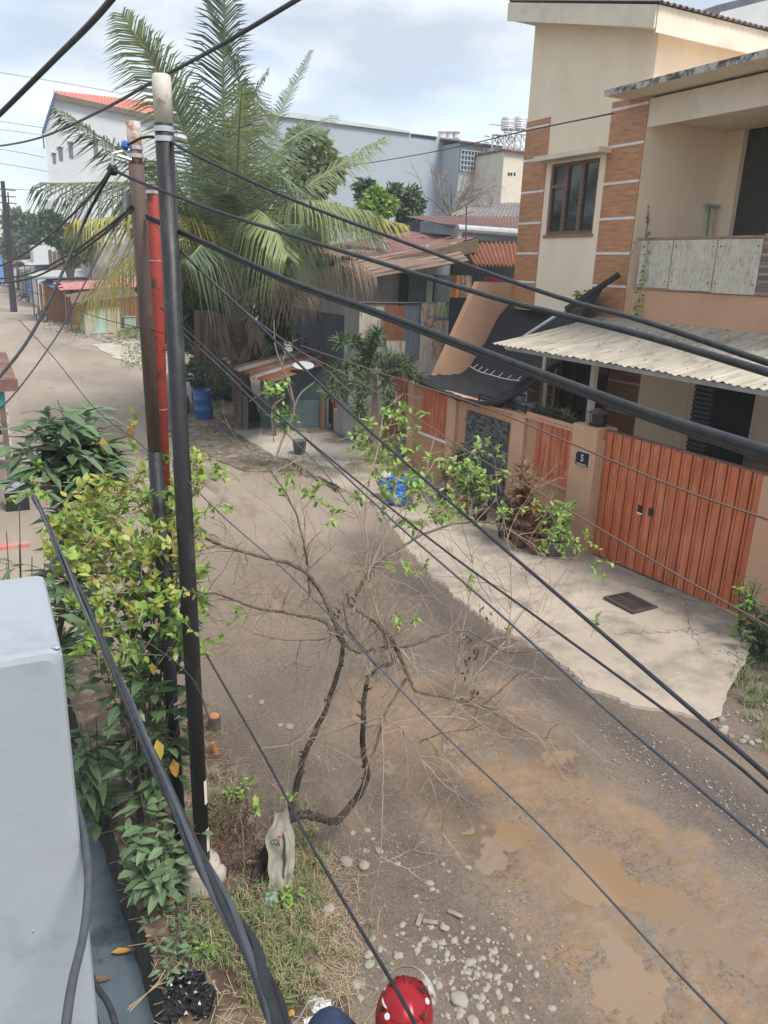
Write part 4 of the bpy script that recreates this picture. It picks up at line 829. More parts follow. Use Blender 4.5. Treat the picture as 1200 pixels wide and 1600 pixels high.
cw = thing('cream_building', 'cream rendered building at the left edge of the modern house', 'building', (32, 40, 0)); a, b = gy(788, 236, 40), gy(835, 236, 40); MB().box(a.x, b.x, 40, 46, 0, a.z).build('wall', 'cream_wall', cw)
MB().box(a.x - .1, b.x, 39.8, 46, a.z + .003, a.z + .10).build('roof_edge', 'rust', cw); mb = MB()
for u in (795, 799, 804): p = gy(u, 272, 39.99); mb.box(p.x - .06, p.x + .06, 39.98, 39.998, p.z - .08, p.z + .08)
mb.build('weep_holes', 'dark', cw)
tw = thing('tank_tower', 'steel lattice stand carrying rooftop water tanks', 'tower', (31, 41, 6)); mb = MB(); Y = 41.
ba = gy(786, 236, Y); tb = gy(786, 206, Y); bx = gy(822, 238, Y)
n = 5
for r in (0, 1.2):
    for i in range(n): x = ba.x + (bx.x - ba.x) * i / (n - 1); mb.tube([(x, Y + r, ba.z), (x, Y + r, tb.z)], .05, 5)
    for i in range(n - 1):
        x, x2_ = ba.x + (bx.x - ba.x) * i / (n - 1), ba.x + (bx.x - ba.x) * (i + 1) / (n - 1); zm = (ba.z + tb.z) / 2
        for za, zb__ in ((ba.z, zm), (zm, tb.z)): mb.tube([(x, Y + r, za), (x2_, Y + r, zb__)], .035, 4); mb.tube([(x2_, Y + r, za), (x, Y + r, zb__)], .035, 4)
    mb.tube([(ba.x, Y + r, tb.z), (bx.x, Y + r, tb.z)], .06, 5); mb.tube([(ba.x - .3, Y + r, tb.z + .55), (bx.x, Y + r, tb.z + .55)], .035, 5); mb.build('lattice', 'white_wall', tw); mb = MB()
for i in range(4): x = ba.x - .3 + i * .42; mb.tube([(x, Y - .2, tb.z), (x, Y - .2, tb.z + .6)], .03, 4)
mb.build('ladder', 'white_wall', tw)
for u, lb in ((793, 'left one of the two cylindrical steel water tanks on the tower'), (812, 'right one of the two cylindrical steel water tanks on the tower, partly behind the house')):
    p = gy(u, 204, Y + .6); r = .33 * 1.0; r = (gy(u + 9, 204, Y).x - gy(u - 9, 204, Y).x) / 2; h = gy(u, 178, Y).z - p.z
    t = thing('water_tank', lb, 'tank', (p.x, Y + .6, p.z), 'rooftop water tanks'); prof = [(r * .9, 0)]
    for k in range(5): prof += [(r, h * (.03 + .17 * k)), (r, h * (.15 + .17 * k)), (r * .96, h * (.165 + .17 * k))]
    prof += [(r, h * .88), (r * .6, h * .97), (r * .25, h), (r * .25, h * 1.05)]; MB().lathe((p.x, Y + .6, p.z), prof, 24).build('body', 'tank', t, True)
# white building with red roof at the left
wb_ = thing('red_roofed_building', 'tall white building with red roof and blue barge board left of the palm', 'building', (12, 90, 0)); Y = 90.
pts = [(70, 207), (88, 150), (214, 177), (245, 181), (245, 400), (78, 400)]; pw = [gy(u, v, Y) for u, v in pts]; pw[-1].x = pw[0].x
k = len(pw); MB().add([(p.x, Y, max(0, p.z)) for p in pw] + [(p.x + 3, Y + 14, max(0, p.z)) for p in pw], [tuple(range(k))[::-1], tuple(range(k, 2 * k))] + [(i, (i + 1) % k, (i + 1) % k + k, i + k) for i in range(k)]).build('wall', 'white_wall', wb_)
a, b = gy(86, 146, Y - .4), gy(250, 182, Y - .4); rs = MB(); c, d = gy(82, 141, Y + 5), gy(250, 160, Y + 5); rs.corr(a, b, d, c, 30, .05, 1); rs.build('roof', 'red_roof', wb_, True)
MB().box8([a - V((0, .1, .5)), b - V((0, .1, .5)), b - V((0, 0, .5)), a - V((0, 0, .5)), a - V((0, .1, .0)), b - V((0, .1, .0)), b, a]).build('eave_board', 'plank', wb_)
e = gy(67, 208, Y - .3); f_ = gy(87, 145, Y - .3); MB().tube([e, f_], .14, 5).tube([e, V((e.x, e.y, e.z - 1.4))], .07, 5).build('barge_board', 'blue_paint', wb_)
for u, v, w__, h__ in ((85, 247, 6, 16), (95, 240, 8, 21), (111, 234, 8, 25), (150, 232, 9, 28)):
    a, b = gy(u - w__ / 2, v - h__ / 2, Y - .1), gy(u + w__ / 2, v + h__ / 2, Y - .1); wn = MB().box(a.x, b.x, Y - .08, Y - .003, b.z, a.z).build('window', 'pot_grey', wb_); MB().box(a.x - .1, b.x + .1, Y - .2, Y - .003, a.z + .01, a.z + .12).build('hood', 'white_wall', wn)
bb = thing('stained_building', 'stained grey concrete building with plank fence behind the stalls', 'building', (11, 62, 0)); Y = 62.; a, b = gy(58, 310, 60), gy(160, 410, Y)
P_ = [gy(140, 378, Y), gy(262, 380, Y)]; MB().box(P_[0].x, P_[1].x + 3, Y, Y + 6, 0, P_[0].z).build('wall', 'stained_wall', bb)
mb = MB(); x = gy(78, 430, 74).x
while x < gy(146, 430, 74).x: mb.box(x, x + .3, 73.9, 73.95, 0, gy(100, 392 + rnd(-5, 4), 74).z); x += .33
single('plank_fence', mb, 'plank', 'tall weathered grey plank fence behind the roadside stalls', 'fence')
mb = MB(); mb.box(gy(52, 400, 84).x, gy(85, 400, 84).x, 84, 88, 0, gy(60, 383, 84).z); single('far_wall', mb, 'white_wall', 'pale far wall left of the plank fence', 'wall')
mb = MB(); p, q = gy(60, 312, 88.5), gy(92, 420, 88.5); mb.box(p.x, q.x, 88.5, 89.5, 0, p.z); single('rear_building', mb, 'grey_wall', 'narrow grey building edge behind the yellowing palm frond', 'building')
# steel frame thing behind palm
t = thing('rooftop_frame', 'grey rooftop railing frame seen through the palm top', 'frame', tuple(gy(410, 180, 40))); mb = MB(); a, b = gy(380, 132, 40), gy(424, 180, 40)
for i in range(9): x = a.x + (b.x - a.x) * i / 8; mb.tube([(x, 40, a.z - .1 * i), (x, 40, b.z)], .03, 4)
for i in range(7): z = b.z + (a.z - b.z) * i / 6; mb.tube([(a.x, 40, z), (b.x, 40, z - .3 * i / 6)], .03, 4)
mb.build('rails', 'factory', t); MB().box(a.x, b.x, 40.5, 42, 0, b.z).build('wall', 'factory_side', t)
# ------------------------------------------------------------------ roadside stalls
stall_specs = [ # near-left pixel, near-right pixel, depth, height, wall, roof, door, label
    ((134, 522), (193, 524), 3.0, 1.9, 'cream_board', 'plank', 'mint', 'low cream and mint green roadside kiosk nearest the palm'),
    ((117, 512), (136, 512), 3.5, 2.5, 'rust_orange', 'pink_sheet', 'rust', 'narrow rusty tin shed with faded red roof behind the green kiosk'),
    ((96, 498), (120, 499), 4.0, 2.9, 'plank', 'pink_sheet', 'dark', 'open plank stall with faded red roof between the orange post and the rusty shed'),
    ((74, 502), (97, 503), 5.5, 3.0, 'orange_paint', 'zinc', 'dark', 'orange-fronted stall with grey zinc roof beside the parked motorbike'),
    ((50, 466), (72, 467), 7.0, 2.9, 'blue_sheet', 'zinc', 'green_paint', 'blue and green stall under a pale zinc roof halfway down the street'),
    ((100, 484), (122, 485), 5.0, 3.4, 'zinc_rusty', 'pink_sheet', 'dark', 'pale corrugated stall with long pinkish red roof behind the open plank stall'),
    ((62, 481), (92, 482), 8.0, 3.8, 'white_wall', 'zinc', 'blue_sheet', 'white stall with wide white-grey roof just beyond the orange-fronted stall'),
    ((36, 458), (64, 459), 9.0, 3.7, 'cream_board', 'maroon', 'green_paint', 'cream stall with dark maroon roof and green door beyond the blue and green stall'),
    ((6, 443), (28, 444), 16.0, 4.2, 'teal_dull', 'pink_sheet', 'dark', 'farthest roadside stall, dull teal under a faded pink roof'),
    ((25, 452), (48, 453), 14.0, 3.4, 'white_wall', 'rust', 'dark', 'white stall with rust-brown roof near the far end of the street')]
for (a, b, dp, hh, wm, rm, dm, lb) in stall_specs:
    A_, B_ = gz(*a), gz(*b); y = A_.y; x0, x1 = A_.x, max(B_.x, A_.x + 1.6)
    if y > 56: x1 = x0 + 6
    s = thing('market_stall', lb, 'stall', (x0, y, 0), 'stalls along the right side of the street')
    MB().box(x0, x1, y, y + .12, 0, hh * .9).box(x0, x0 + .1, y + .12, y + dp * .35, 0, hh * .85).box(x0, x0 + .1, y + dp * .7, y + dp, 0, hh * .85).box(x0, x0 + .1, y + dp * .35, y + dp * .7, 0, hh * .32).box(x1 - .1, x1, y + .12, y + dp, 0, hh * .9).build('wall', wm, s)
    MB().box(x0 + .3, x0 + .35, y + .13, y + dp, 0, hh * .85).build('interior', dm, s)
    MB().box(x0 + .25 * (x1 - x0), x0 + .6 * (x1 - x0), y - .05, y - .004, .05, hh * .6).build('hatch', dm, s)
    MB().corr((x0 - .6, y + dp + .3, hh + .35), (x0 - .6, y - .4, hh), (x1 + 1.2, y - .4, hh + .5), (x1 + 1.2, y + dp + .3, hh + 1.1), max(8, int(dp * 3)), .04, 2, rag=.04).build('roof', rm, s, True)
    for yy in (y - .3, y + dp): MB().tube([(x0 - .5, yy, 0), (x0 - .5, yy, hh)], .05, 5).build('post', 'plank', s)
p = gz(66, 440, 2.4); single('blue_tarp', MB().slab([gz(62, 441, 2.7), gz(84, 450, 2.5), gz(96, 441, 2.8), gz(72, 437, 2.9)], .03), 'blue_sheet', 'light blue tarpaulin awning over the orange-fronted stall', 'tarpaulin')
p = gz(198, 512); single('crate', MB().box(p.x - .2, p.x + .6, p.y - .3, p.y + .3, .05, .75).box(p.x - .25, p.x + .65, p.y - .35, p.y + .35, .751, .8), 'mint', 'mint green box beside the kiosk nearest the palm', 'box')
p = gz(2, 420); t = thing('low_roof_building', 'low rusty-roofed building across the far end of the street', 'building', (0, 200, 0)); a, b = gy(-40, 386, 160), gy(52, 386, 160); MB().box(a.x, b.x, 160, 170, 0, gy(0, 400, 160).z).build('wall', 'white_wall', t); MB().slab([(a.x - 1, 158, gy(0, 402, 158).z), (b.x + 1, 158, gy(0, 402, 158).z), (b.x + 1, 168, gy(0, 380, 168).z), (a.x - 1, 168, gy(0, 380, 168).z)], .3).build('roof', 'rust', t)
for u, c, lb in ((2, 'blue_sheet', 'blue painted box building at the far left end of the street'), (10, 'cream_wall', 'pale orange tall building far off at the left end of the street')):
    p = gy(u, 370 if c == 'cream_wall' else 385, 150); single('far_building', MB().box(p.x - 1, p.x + 2.2, 150, 156, 0, gy(u, 340 if c == 'cream_wall' else 372, 150).z), c, lb, 'building')
# motorbikes by the stalls
def motorbike(loc, rz, lb):
    t = thing('motorbike', lb, 'motorbike', (0, 0, 0), 'parked motorbikes by the stalls'); t.rotation_euler[2] = rz; t.location = loc
    for x in (-.6, .6):
        w_ = MB(); pr = [V((x + .29 * math.cos(q), 0, .3 + .29 * math.sin(q))) for q in [i * math.pi / 8 for i in range(17)]]; w_.tube(pr, .05, 6, False); w_.build('wheel', 'tyre', t); MB().lathe((x, -.02, .3), [(.2, 0), (.2, .04)], 12, (0, 1, 0)).build('rim', 'galv', t)
    MB().tube([(-.55, 0, .5), (-.1, 0, .55), (.15, 0, .35), (.45, 0, .7), (.5, 0, .95)], [.13, .15, .12, .09, .05], 8).build('body', 'pole_black', t, True)
    MB().tube([(-.65, 0, .78), (-.2, 0, .75), (.05, 0, .7)], [.08, .12, .09], 8).build('seat', 'dark', t, True)
    MB().tube([(.42, -.32, 1.05), (.5, 0, .98), (.42, .32, 1.05)], .02, 5).build('handlebar', 'galv', t); MB().lathe((.52, 0, .85), [(.08, 0), (.1, .06), (.05, .1)], 10, (1, 0, .1)).build('headlight', 'white_plastic', t); MB().tube([(.6, 0, .3), (.5, 0, .95)], .03, 5).build('fork', 'galv', t)
p = gz(66, 503); motorbike((p.x, p.y, 0), 1.9, 'dark motorbike parked in front of the orange-fronted stall')
p = gz(37, 471); motorbike((p.x, p.y, 0), 2.2, 'small far motorbike parked on the road edge further down the street')
# rubble and low plants along the far road edge
mb = MB()
for k in range(260):
    u, v = rnd(70, 235), 0; v = 505 + (u - 70) * .22 + rnd(-6, 10); p = gz(u, v); r = rnd(.06, .22); mb.rock((p.x, p.y, r * .2), r, r * .8, r * .5, 5)
for k in range(300): u = rnd(290, 560); p = gz(u, rnd(650, 735)); r = rnd(.02, .09); mb.rock((p.x, p.y, r * .2), r, r * .8, r * .5, 5)
tag(mb.build('rubble', 'stone'), 'grey rubble scattered along the far right road edge', 'rubble', kind='stuff')
mb = MB()
for k in range(2600):
    q = random.random()
    if q < .35: u = rnd(185, 240); v = 520 + rnd(-4, 12)
    elif q < .6: u = rnd(85, 125); v = 490 + (u - 85) * .4 + rnd(-6, 4)
    elif q < .7: u = rnd(0, 55); v = 442 + u * .5 + rnd(-8, 2)
    elif q < .85: u = rnd(300, 360); v = rnd(628, 640)
    else: u = rnd(190, 240); v = rnd(540, 580)
    p = gz(u, v); s = rnd(.06, .2) * (p.y / 40) ** .5; mb.leaf(V((p.x, p.y, rnd(0, .5) * s * 2)), rdir(.0, 1), rdir(), s * 1.2, s * .4)
tag(mb.build('roadside_weeds', 'grass'), 'low green weeds along the far right side of the road', 'weeds', kind='stuff')
# ------------------------------------------------------------------ far utility pole at the left end
a = gy(14, 410, 75); b = gy(4, 283, 75); t = thing('utility_pole', 'dark bundle-wrapped utility pole at the far left end of the street', 'utility pole', tuple(a)); MB().tube([(a.x, 75, 0), b], [.28, .16], 8).build('pole', 'pole_black', t)
mb = MB()
for z_ in (.3, .55, .8): mb.box(b.x - .9, b.x + .9, 74.9, 75.0, b.z - z_ * 2 - .08, b.z - z_ * 2)
mb.build('crossarm', 'iron', t); mb = MB()
for k in range(5): mb.tube([(a.x + .12 * k - .2, 75 - .3, rnd(3, 5)), (b.x + .1 * k - .1, 75 - .3, b.z - rnd(.5, 2))], .05, 4)
mb.build('cable_bundle', 'cable_thin', t)
# ================================================================== TREES
def tree(name, label, base, blobs, trunk_r, mat, nl, ls, group=None, trunkmat='bark', cat='tree'):
    base = V(base); t = thing(name, label, cat, tuple(base), group); m = MB(); L_ = MB(); tot = sum(b[1] ** 2 for b in blobs)
    mid = sum((b[0] for b in blobs), V((0, 0, 0))) / len(blobs); fork = base.lerp(V((mid.x, mid.y, base.z)), .4); fork.z = base.z + (mid.z - base.z) * .5
    m.tube([base, base.lerp(fork, .5) + rdir() * trunk_r, fork], [trunk_r, trunk_r * .85, trunk_r * .7], 8)
    for c, r in blobs:
        m.tube(spline([fork, fork.lerp(c, .5) + rdir() * r * .2, c], 4), [trunk_r * .6 * (1 - i / 11) for i in range(9)], 6)
        for q in range(6): m.tube([c.lerp(fork, .3), c + rdir() * r * .8], [trunk_r * .2, .01], 4)
        subs = [(c + rdir() * r * rnd(.35, .95), r * rnd(.25, .42)) for _ in range(14)] + [(c, r * .5)]
        n = int(nl * r * r / tot)
        for q in range(n): s = random.choice(subs); d = rdir(); p = s[0] + d * s[1] * rnd(.3, 1.1) ** .5; L_.leaf(p, (d + rdir() + V((0, 0, -.35))), rdir(.2, 1), ls * rnd(.6, 1.3), ls * rnd(.3, .5))
    m.build('trunk', trunkmat, t, True); L_.build('crown', mat, t); return t
def B(u, v, y, rpx): p = gy(u, v, y); return (p, rpx * y / F)
tree('mango_tree', 'green mango tree rising between the palm fronds and the warehouse', (gy(480, 300, 33).x, 33, 0), [B(478, 235, 33, 38), B(455, 275, 33, 42), B(500, 265, 33, 35), B(440, 330, 33, 45)], .3, 'palm_pale', 5200, .5)
tree('leafy_tree', 'dark leafy tree top in front of the warehouse left of the bare tree', (gy(635, 330, 32).x, 32, 0), [B(628, 312, 32, 26), B(645, 330, 32, 20), B(573, 300, 32, 20)], .2, 'far_tree', 3600, .3)
tree('bushy_tree', 'bright yellow-green bushy tree top beside the dark leafy tree', (gy(600, 330, 30).x, 30, 0), [B(597, 318, 30, 26), B(580, 335, 30, 20)], .15, 'leaf_lime', 2600, .3)
tree('shade_tree', 'dense dark trees standing right behind the coconut palm trunk', (gy(440, 560, 27).x, 27, 0), [B(420, 420, 27, 60), B(470, 350, 28, 50), B(440, 480, 27, 60), B(380, 360, 28, 50), B(400, 540, 26.5, 45)], .3, 'leaf_dark', 17000, .30)
tree('undergrowth_tree', 'dark small-leaved tree left of the palm trunk above the dry fronds', (gy(305, 560, 27).x, 27, 0), [B(300, 440, 27, 45), B(330, 500, 27, 50), B(290, 520, 27, 40), B(335, 590, 26.5, 40), B(345, 430, 27, 40)], .2, 'leaf_dark', 13000, .28)
tree('roadside_tree', 'dark green tree in front of the white building over the stalls', (gy(110, 400, 62).x, 62, 0), [B(100, 370, 62, 22), B(80, 350, 62, 18), B(120, 385, 62, 20)], .3, 'leaf_dark', 3500, .5)
for i, (u, v, y, r, lb) in enumerate([(35, 355, 110, 20, 'pale hazy tree at the far end of the street, tallest of the group'), (50, 375, 100, 16, 'low far tree left of the stained building'), (25, 380, 120, 16, 'far tree behind the rusty-roofed building'), (22, 345, 130, 10, 'small far treetop beside the utility pole')]):
    tree('far_tree', lb, (gy(u, v, y).x, y, 0), [B(u, v, y, r), B(u + 8, v + 12, y, r * .8)], .4, 'far_tree', 2200, 1.1, 'trees at the far end of the street')
# bare tree behind roofs
def twigs(m, p, d, ln, r, depth, spread=.6, n=3, grav=0., tips=None):
    pts = [p]; q = d.normalized()
    for k in range(4): q = (q + rdir() * .22 + V((0, 0, grav))).normalized(); pts.append(pts[-1] + q * ln / 4)
    m.tube(pts, [r * (1 - .14 * k) for k in range(5)], 5 if r > .01 else 3, False)
    if tips is not None and depth <= 1: tips.append((pts[-1], q))
    if depth > 0:
        for k in range(n): i = random.randint(1, 4); dd = (q + rdir() * spread * 1.5).normalized(); twigs(m, pts[i], dd, ln * rnd(.5, .8), r * .5, depth - 1, spread, n, grav, tips)
b_ = gy(706, 345, 34); t = thing('bare_tree', 'leafless tree with fine branches against the warehouse wall', 'tree', (b_.x, 34, 0)); m = MB(); m.tube([(b_.x, 34, 0), b_], [.16, .1], 6)
for k in range(11): d = V((rnd(-1, 1.1), rnd(-.3, .3), rnd(.5, 1.2))); twigs(m, b_ + V((0, 0, rnd(0, .5))), d, rnd(1.1, 1.9), .05, 3, .5, 3)
m.build('trunk', 'twig_pale', t)
t = thing('bare_shrub', 'small leafless shrub right of the bare tree over the tiled roof', 'shrub', tuple(gy(770, 345, 34))); m = MB(); b_ = gy(765, 345, 34); m.tube([(b_.x, 34, 0), b_], .06, 5)
for k in range(7): twigs(m, b_, V((rnd(-1, 1), 0, rnd(.4, 1))), rnd(1, 1.5), .03, 2)
m.build('trunk', 'twig_pale', t)
# ------------------------------------------------------------------ palms
def frond(pts, mat, par, ll, n=64, wd=.045, droop=.5, rib=.03, name='frond', tw=0., start=.12, vee=.35, mat_rib='palm_rib', sh_=.55, sweep=.6):
    P_ = spline(pts, 12); k = len(P_) - 1; L_ = MB(); R_ = MB(); R_.tube(P_, [rib * (1 - .85 * i / k) for i in range(k + 1)], 5)
    for i in range(n):
        t = start + (1 - start) * i / n; f = t * k; j = min(int(f), k - 1); p = P_[j].lerp(P_[j + 1], f - j); tg = (P_[j + 1] - P_[j]).normalized()
        up = V((0, 0, 1)) - tg * tg.z
        if up.length < .25: up = up + V((-.4, -.6, 0)) - tg * tg.dot(V((-.4, -.6, 0)))
        up.normalize(); up = (Matrix.Rotation(tw, 3, tg) @ up); sd = tg.cross(up)
        l = ll * (math.sin(math.pi * min(1, .18 + t * .80)) ** .6) * rnd(.88, 1.06)
        for s in (-1, 1):
            if random.random() < .06: continue
            d = (sd * s + tg * (sweep + .5 * t) + up * vee + rdir() * .12).normalized(); a = p; b = p + d * l * sh_; g = V((0, 0, -1)) * droop * l * rnd(.7, 1.2)
            m1 = b + g * .35; e = m1 + (d * l * (1 - sh_) + g * .9); wv = tg * wd
            L_.add([a - wv * .5, a + wv * .5, m1 + wv * .42, m1 - wv * .42, e], [(0, 1, 2, 3), (3, 2, 4)])
    o = R_.build(name, mat_rib, par); L_.build('leaflets', mat, o); return o
CR = gy(368, 425, 23.0); pb_ = V((gz(392, 660).x, 23.0, 0))
pm = thing('coconut_palm', 'tall coconut palm with wide crown of long green and yellowing fronds', 'palm', tuple(pb_))
tr = MB(); pts = spline([pb_, pb_.lerp(CR, .3) + V((-.12, 0, 0)), pb_.lerp(CR, .7), CR], 10); rr = [.38 - .1 * min(1, i / 8) + .02 * (i % 2) + (.10 if i > 14 else 0) - (.08 if i > 27 else 0) for i in range(31)]
tr.tube(pts, rr, 14)
tr.build('trunk', 'palm_bark', pm, True)
mb = MB()   # old leaf bases wrapped round the upper trunk
for k in range(46):
    t_ = rnd(.42, 1.0); p = pts[int(t_ * 30)]; a = rnd(0, 6.283); o = V((math.cos(a), math.sin(a), 0)); s = V((-math.sin(a), math.cos(a), 0)); l = rnd(.3, .8)
    mb.add([p + o * .26 - s * .14, p + o * .26 + s * .14, p + o * (.34 + .1 * l) + s * .08 + V((0, 0, l * .6)), p + o * (.34 + .1 * l) - s * .08 + V((0, 0, l * .6)), p + o * (.35 + .55 * l) + V((0, 0, l)), p + o * .1 + V((0, 0, -.05))], [(0, 1, 2, 3), (3, 2, 4), (0, 5, 1)])
mb.build('leaf_bases', 'palm_dry', pm)
FR = [ # mid pixel+Y, end pixel+Y, material, leaflet len, droop, twist
    ((350, 190, 21.5), (352, -40, 20), 'palm_leaf', 1.05, .25, .3), ((385, 180, 22), (310, -30, 21), 'palm_leaf', .35, .1, 0), ((300, 230, 21), (222, 60, 20), 'palm_leaf', 1.3, .25, -.5),
    ((410, 240, 24), (488, 78, 25), 'palm_leaf', .55, .2, 0), ((290, 190, 22.5), (190, 20, 22), 'palm_pale', 1.2, .35, .8), ((372, 240, 20), (378, 130, 17.5), 'palm_pale', 1.15, .5, .1),
    ((470, 300, 22.5), (600, 215, 22), 'palm_pale', 1.2, .45, .2), ((240, 280, 21.5), (95, 172, 20), 'palm_leaf', 1.25, .5, -.2), ((255, 300, 20.5), (62, 285, 18.5), 'palm_leaf', 1.2, .75, .2),
    ((450, 320, 20.5), (580, 330, 18.6), 'palm_pale', 1.3, .8, .2), ((290, 340, 19.5), (115, 345, 17.5), 'palm_yellow', 1.0, .85, .1), ((290, 310, 19), (240, 250, 16.5), 'palm_leaf', 1.2, .6, 0),
    ((420, 360, 19.5), (480, 350, 17.2), 'palm_leaf', 1.2, .9, .1), ((250, 380, 20.5), (135, 470, 19), 'palm_yellow', 1.25, .7, .1), ((520, 335, 24), (632, 350, 24), 'palm_yellow', .9, .8, 0),
    ((330, 380, 18.5), (290, 410, 17), 'palm_leaf', 1.1, .9, 0), ((420, 250, 25), (520, 180, 28), 'palm_leaf', 1.1, .4, 0), ((330, 250, 25), (270, 120, 28), 'palm_leaf', 1.1, .4, 0),
    ((400, 330, 18.8), (450, 400, 17), 'palm_pale', 1.1, .9, 0), ((330, 300, 26), (210, 240, 29), 'palm_leaf', 1.1, .5, 0), ((345, 250, 23), (420, 110, 23), 'palm_leaf', 1.0, .35, -.3)]
for k in range(9):
    a = 2 * math.pi * k / 9 + .2; rr_ = rnd(3.2, 4.6); e = CR + V((math.cos(a) * rr_, math.sin(a) * rr_ * .9, rnd(.2, 2.2))); mm = CR.lerp(e, .5) + V((0, 0, rnd(.9, 1.5)))
    frond([CR, mm, e], random.choice(['palm_leaf', 'palm_leaf', 'palm_pale']), pm, 1.3, 95, .04, rnd(.45, .8), .045, tw=rnd(-.3, .3))
for (m_, e_, mat, ll, dr_, tw_) in FR: frond([CR + V((rnd(-.1, .1), rnd(-.1, .1), rnd(-.2, .2))), gy(*m_), gy(*e_)], mat, pm, ll * 1.42, 112, .043, dr_ * 1.2, .045, tw=tw_)
for pts_, ll in (([(368, 470, 22.7), (400, 450, 22), (450, 442, 21.6), (500, 470, 21)], .8), ([(372, 480, 22.7), (460, 455, 21), (540, 408, 20), (588, 430, 19.6)], .9), ([(360, 500, 22.7), (335, 490, 22.6), (320, 500, 22.6), (322, 550, 22.6)], .7), ([(358, 500, 22.7), (340, 500, 22.5), (333, 520, 22.4), (331, 590, 22.5)], .8), ([(375, 500, 22.6), (395, 495, 22.3), (402, 520, 22.2), (398, 540, 22.2)], .5)):
    frond([gy(*q) for q in pts_], 'palm_dry', pm, ll, 60, .03, 1.1, .035, 'dry_frond', 0, .2, 0, 'palm_dry', .35, .2)
mb = MB()  # hanging dry curtain by the drum
for k in range(170): u = 302 + 28 * random.random(); p = gy(u, 488 + rnd(-4, 12), 22.6 + rnd(-.3, .3)); l = rnd(1.4, 3.2); s = rnd(-.12, .12); mb.add([p, p + V((.03, 0, 0)), p + V((.02 + s, 0, -l)), p + V((s * .5 + .02, -.02, -l * .5))], [(0, 1, 2, 3)])
mb.build('dry_curtain', 'palm_dry', pm)
# foxtail palm in front of the fence
fb = gz(592, 725); cr = gy(585, 580, fb.y - .2)
fp = thing('foxtail_palm', 'small foxtail palm with bushy plume fronds in front of the corrugated fence', 'palm', tuple(fb)); MB().tube(spline([fb, fb.lerp(cr, .5) + V((-.05, 0, 0)), cr], 6), [.13 - .006 * i for i in range(13)], 10).build('trunk', 'twig_pale', fp, True)
for m_, e_ in [((560, 535, 16.6), (530, 535, 16)), ((580, 540, 16.4), (590, 520, 15.9)), ((545, 600, 16), (510, 615, 15.4)), ((620, 570, 16), (665, 600, 15.6)), ((600, 560, 17), (640, 565, 17)), ((570, 600, 15.6), (560, 640, 15)), ((605, 600, 15.8), (610, 650, 15.3)), ((560, 570, 16.3), (520, 580, 16))]:
    P_ = spline([cr, gy(*m_), gy(*e_)], 10); R_ = MB().tube(P_, .012, 5).build('frond', 'palm_rib', fp); L_ = MB(); k = len(P_) - 1
    for i in range(260):
        f = (.15 + .85 * i / 260) * k; j = min(int(f), k - 1); p = P_[j].lerp(P_[j + 1], f - j); tg = (P_[j + 1] - P_[j]).normalized(); d = (rdir() + tg * .9).normalized(); l = rnd(.22, .36); L_.leaf(p, d, rdir(), l, .035, .25)
    L_.build('leaflets', 'far_tree', R_)
# ================================================================== NEAR LEFT: pillar, poles, cables
pz_ = 3.6; A = gz(65, 895, pz_); Bq = gz(100, 1015, pz_)
pl = thing('white_pillar', 'smooth bluish white rendered wall pillar close to the viewer at lower left', 'pillar', (-.2, 2.3, 0))
def fp_(a, b): return V((-.7 + a * (.115 + .7), Bq.y + b * (A.y - Bq.y + .02), pz_ + .004 * nz(a * 5, b * 5, 1)))
mb = MB(); r = .022
prof = [(-.7, 0.), (-.7, pz_ - .0), (.115 - r, pz_), (.115 - .3 * r, pz_ - .3 * r), (.115, pz_ - r), (.118, 0.)]
ya, yb = Bq.y, A.y; rings = [(ya + .0, r), (ya + .3 * r, .3 * r), (ya + r, 0), (yb - r, 0), (yb - .3 * r, .3 * r), (yb, r)]
vs = []
for y, ins in rings: vs += [(x - (ins if x > 0 else -ins), y, z - (ins if z > 1 else 0)) for x, z in prof]
k = len(prof); mb.add(vs, [(i * k + j, i * k + (j + 1) % k, (i + 1) * k + (j + 1) % k, (i + 1) * k + j) for i in range(len(rings) - 1) for j in range(k)] + [tuple(range(k))[::-1], tuple((len(rings) - 1) * k + j for j in range(k))])
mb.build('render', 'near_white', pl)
for u, v, s in ((88, 1012, .012), (52, 1455, .004)):
    p = gy(u, v, Bq.y) if v > 1030 else gz(u, v, pz_); MB().rock(p + V((0, 0 if v > 1030 else .004, 0)), s, .0025 if v > 1030 else s, s * 1.6 if v > 1030 else .0025, 9, 0).build('paint_chip', 'galv', pl, True)
hose = MB().tube(spline([gd(112, 1236, 2.9), gd(128, 1290, 2.7), gd(138, 1360, 2.5), gd(132, 1450, 2.35), gd(112, 1540, 2.2), gd(98, 1640, 2.1)], 8), .011, 8)
single('hose', hose, 'cable_grey', 'grey hose curving down beside the white pillar', 'hose', smooth=True)
single('drain_cable', MB().tube(spline([gd(130, 1500, 4.3), gd(150, 1540, 4.2), gd(172, 1575, 4.1), gd(190, 1640, 4.0)], 6), .014, 6).tube(spline([gd(132, 1560, 4.2), gd(146, 1580, 4.15), (gd(160, 1640, 4.1))], 6), .012, 6), 'cable', 'dark cable pair hanging over the wet drain floor', 'cable')
YP = 4.85
def pole(name, lb, base, segs, group):
    t = thing(name, lb, 'pole', base, group); return t
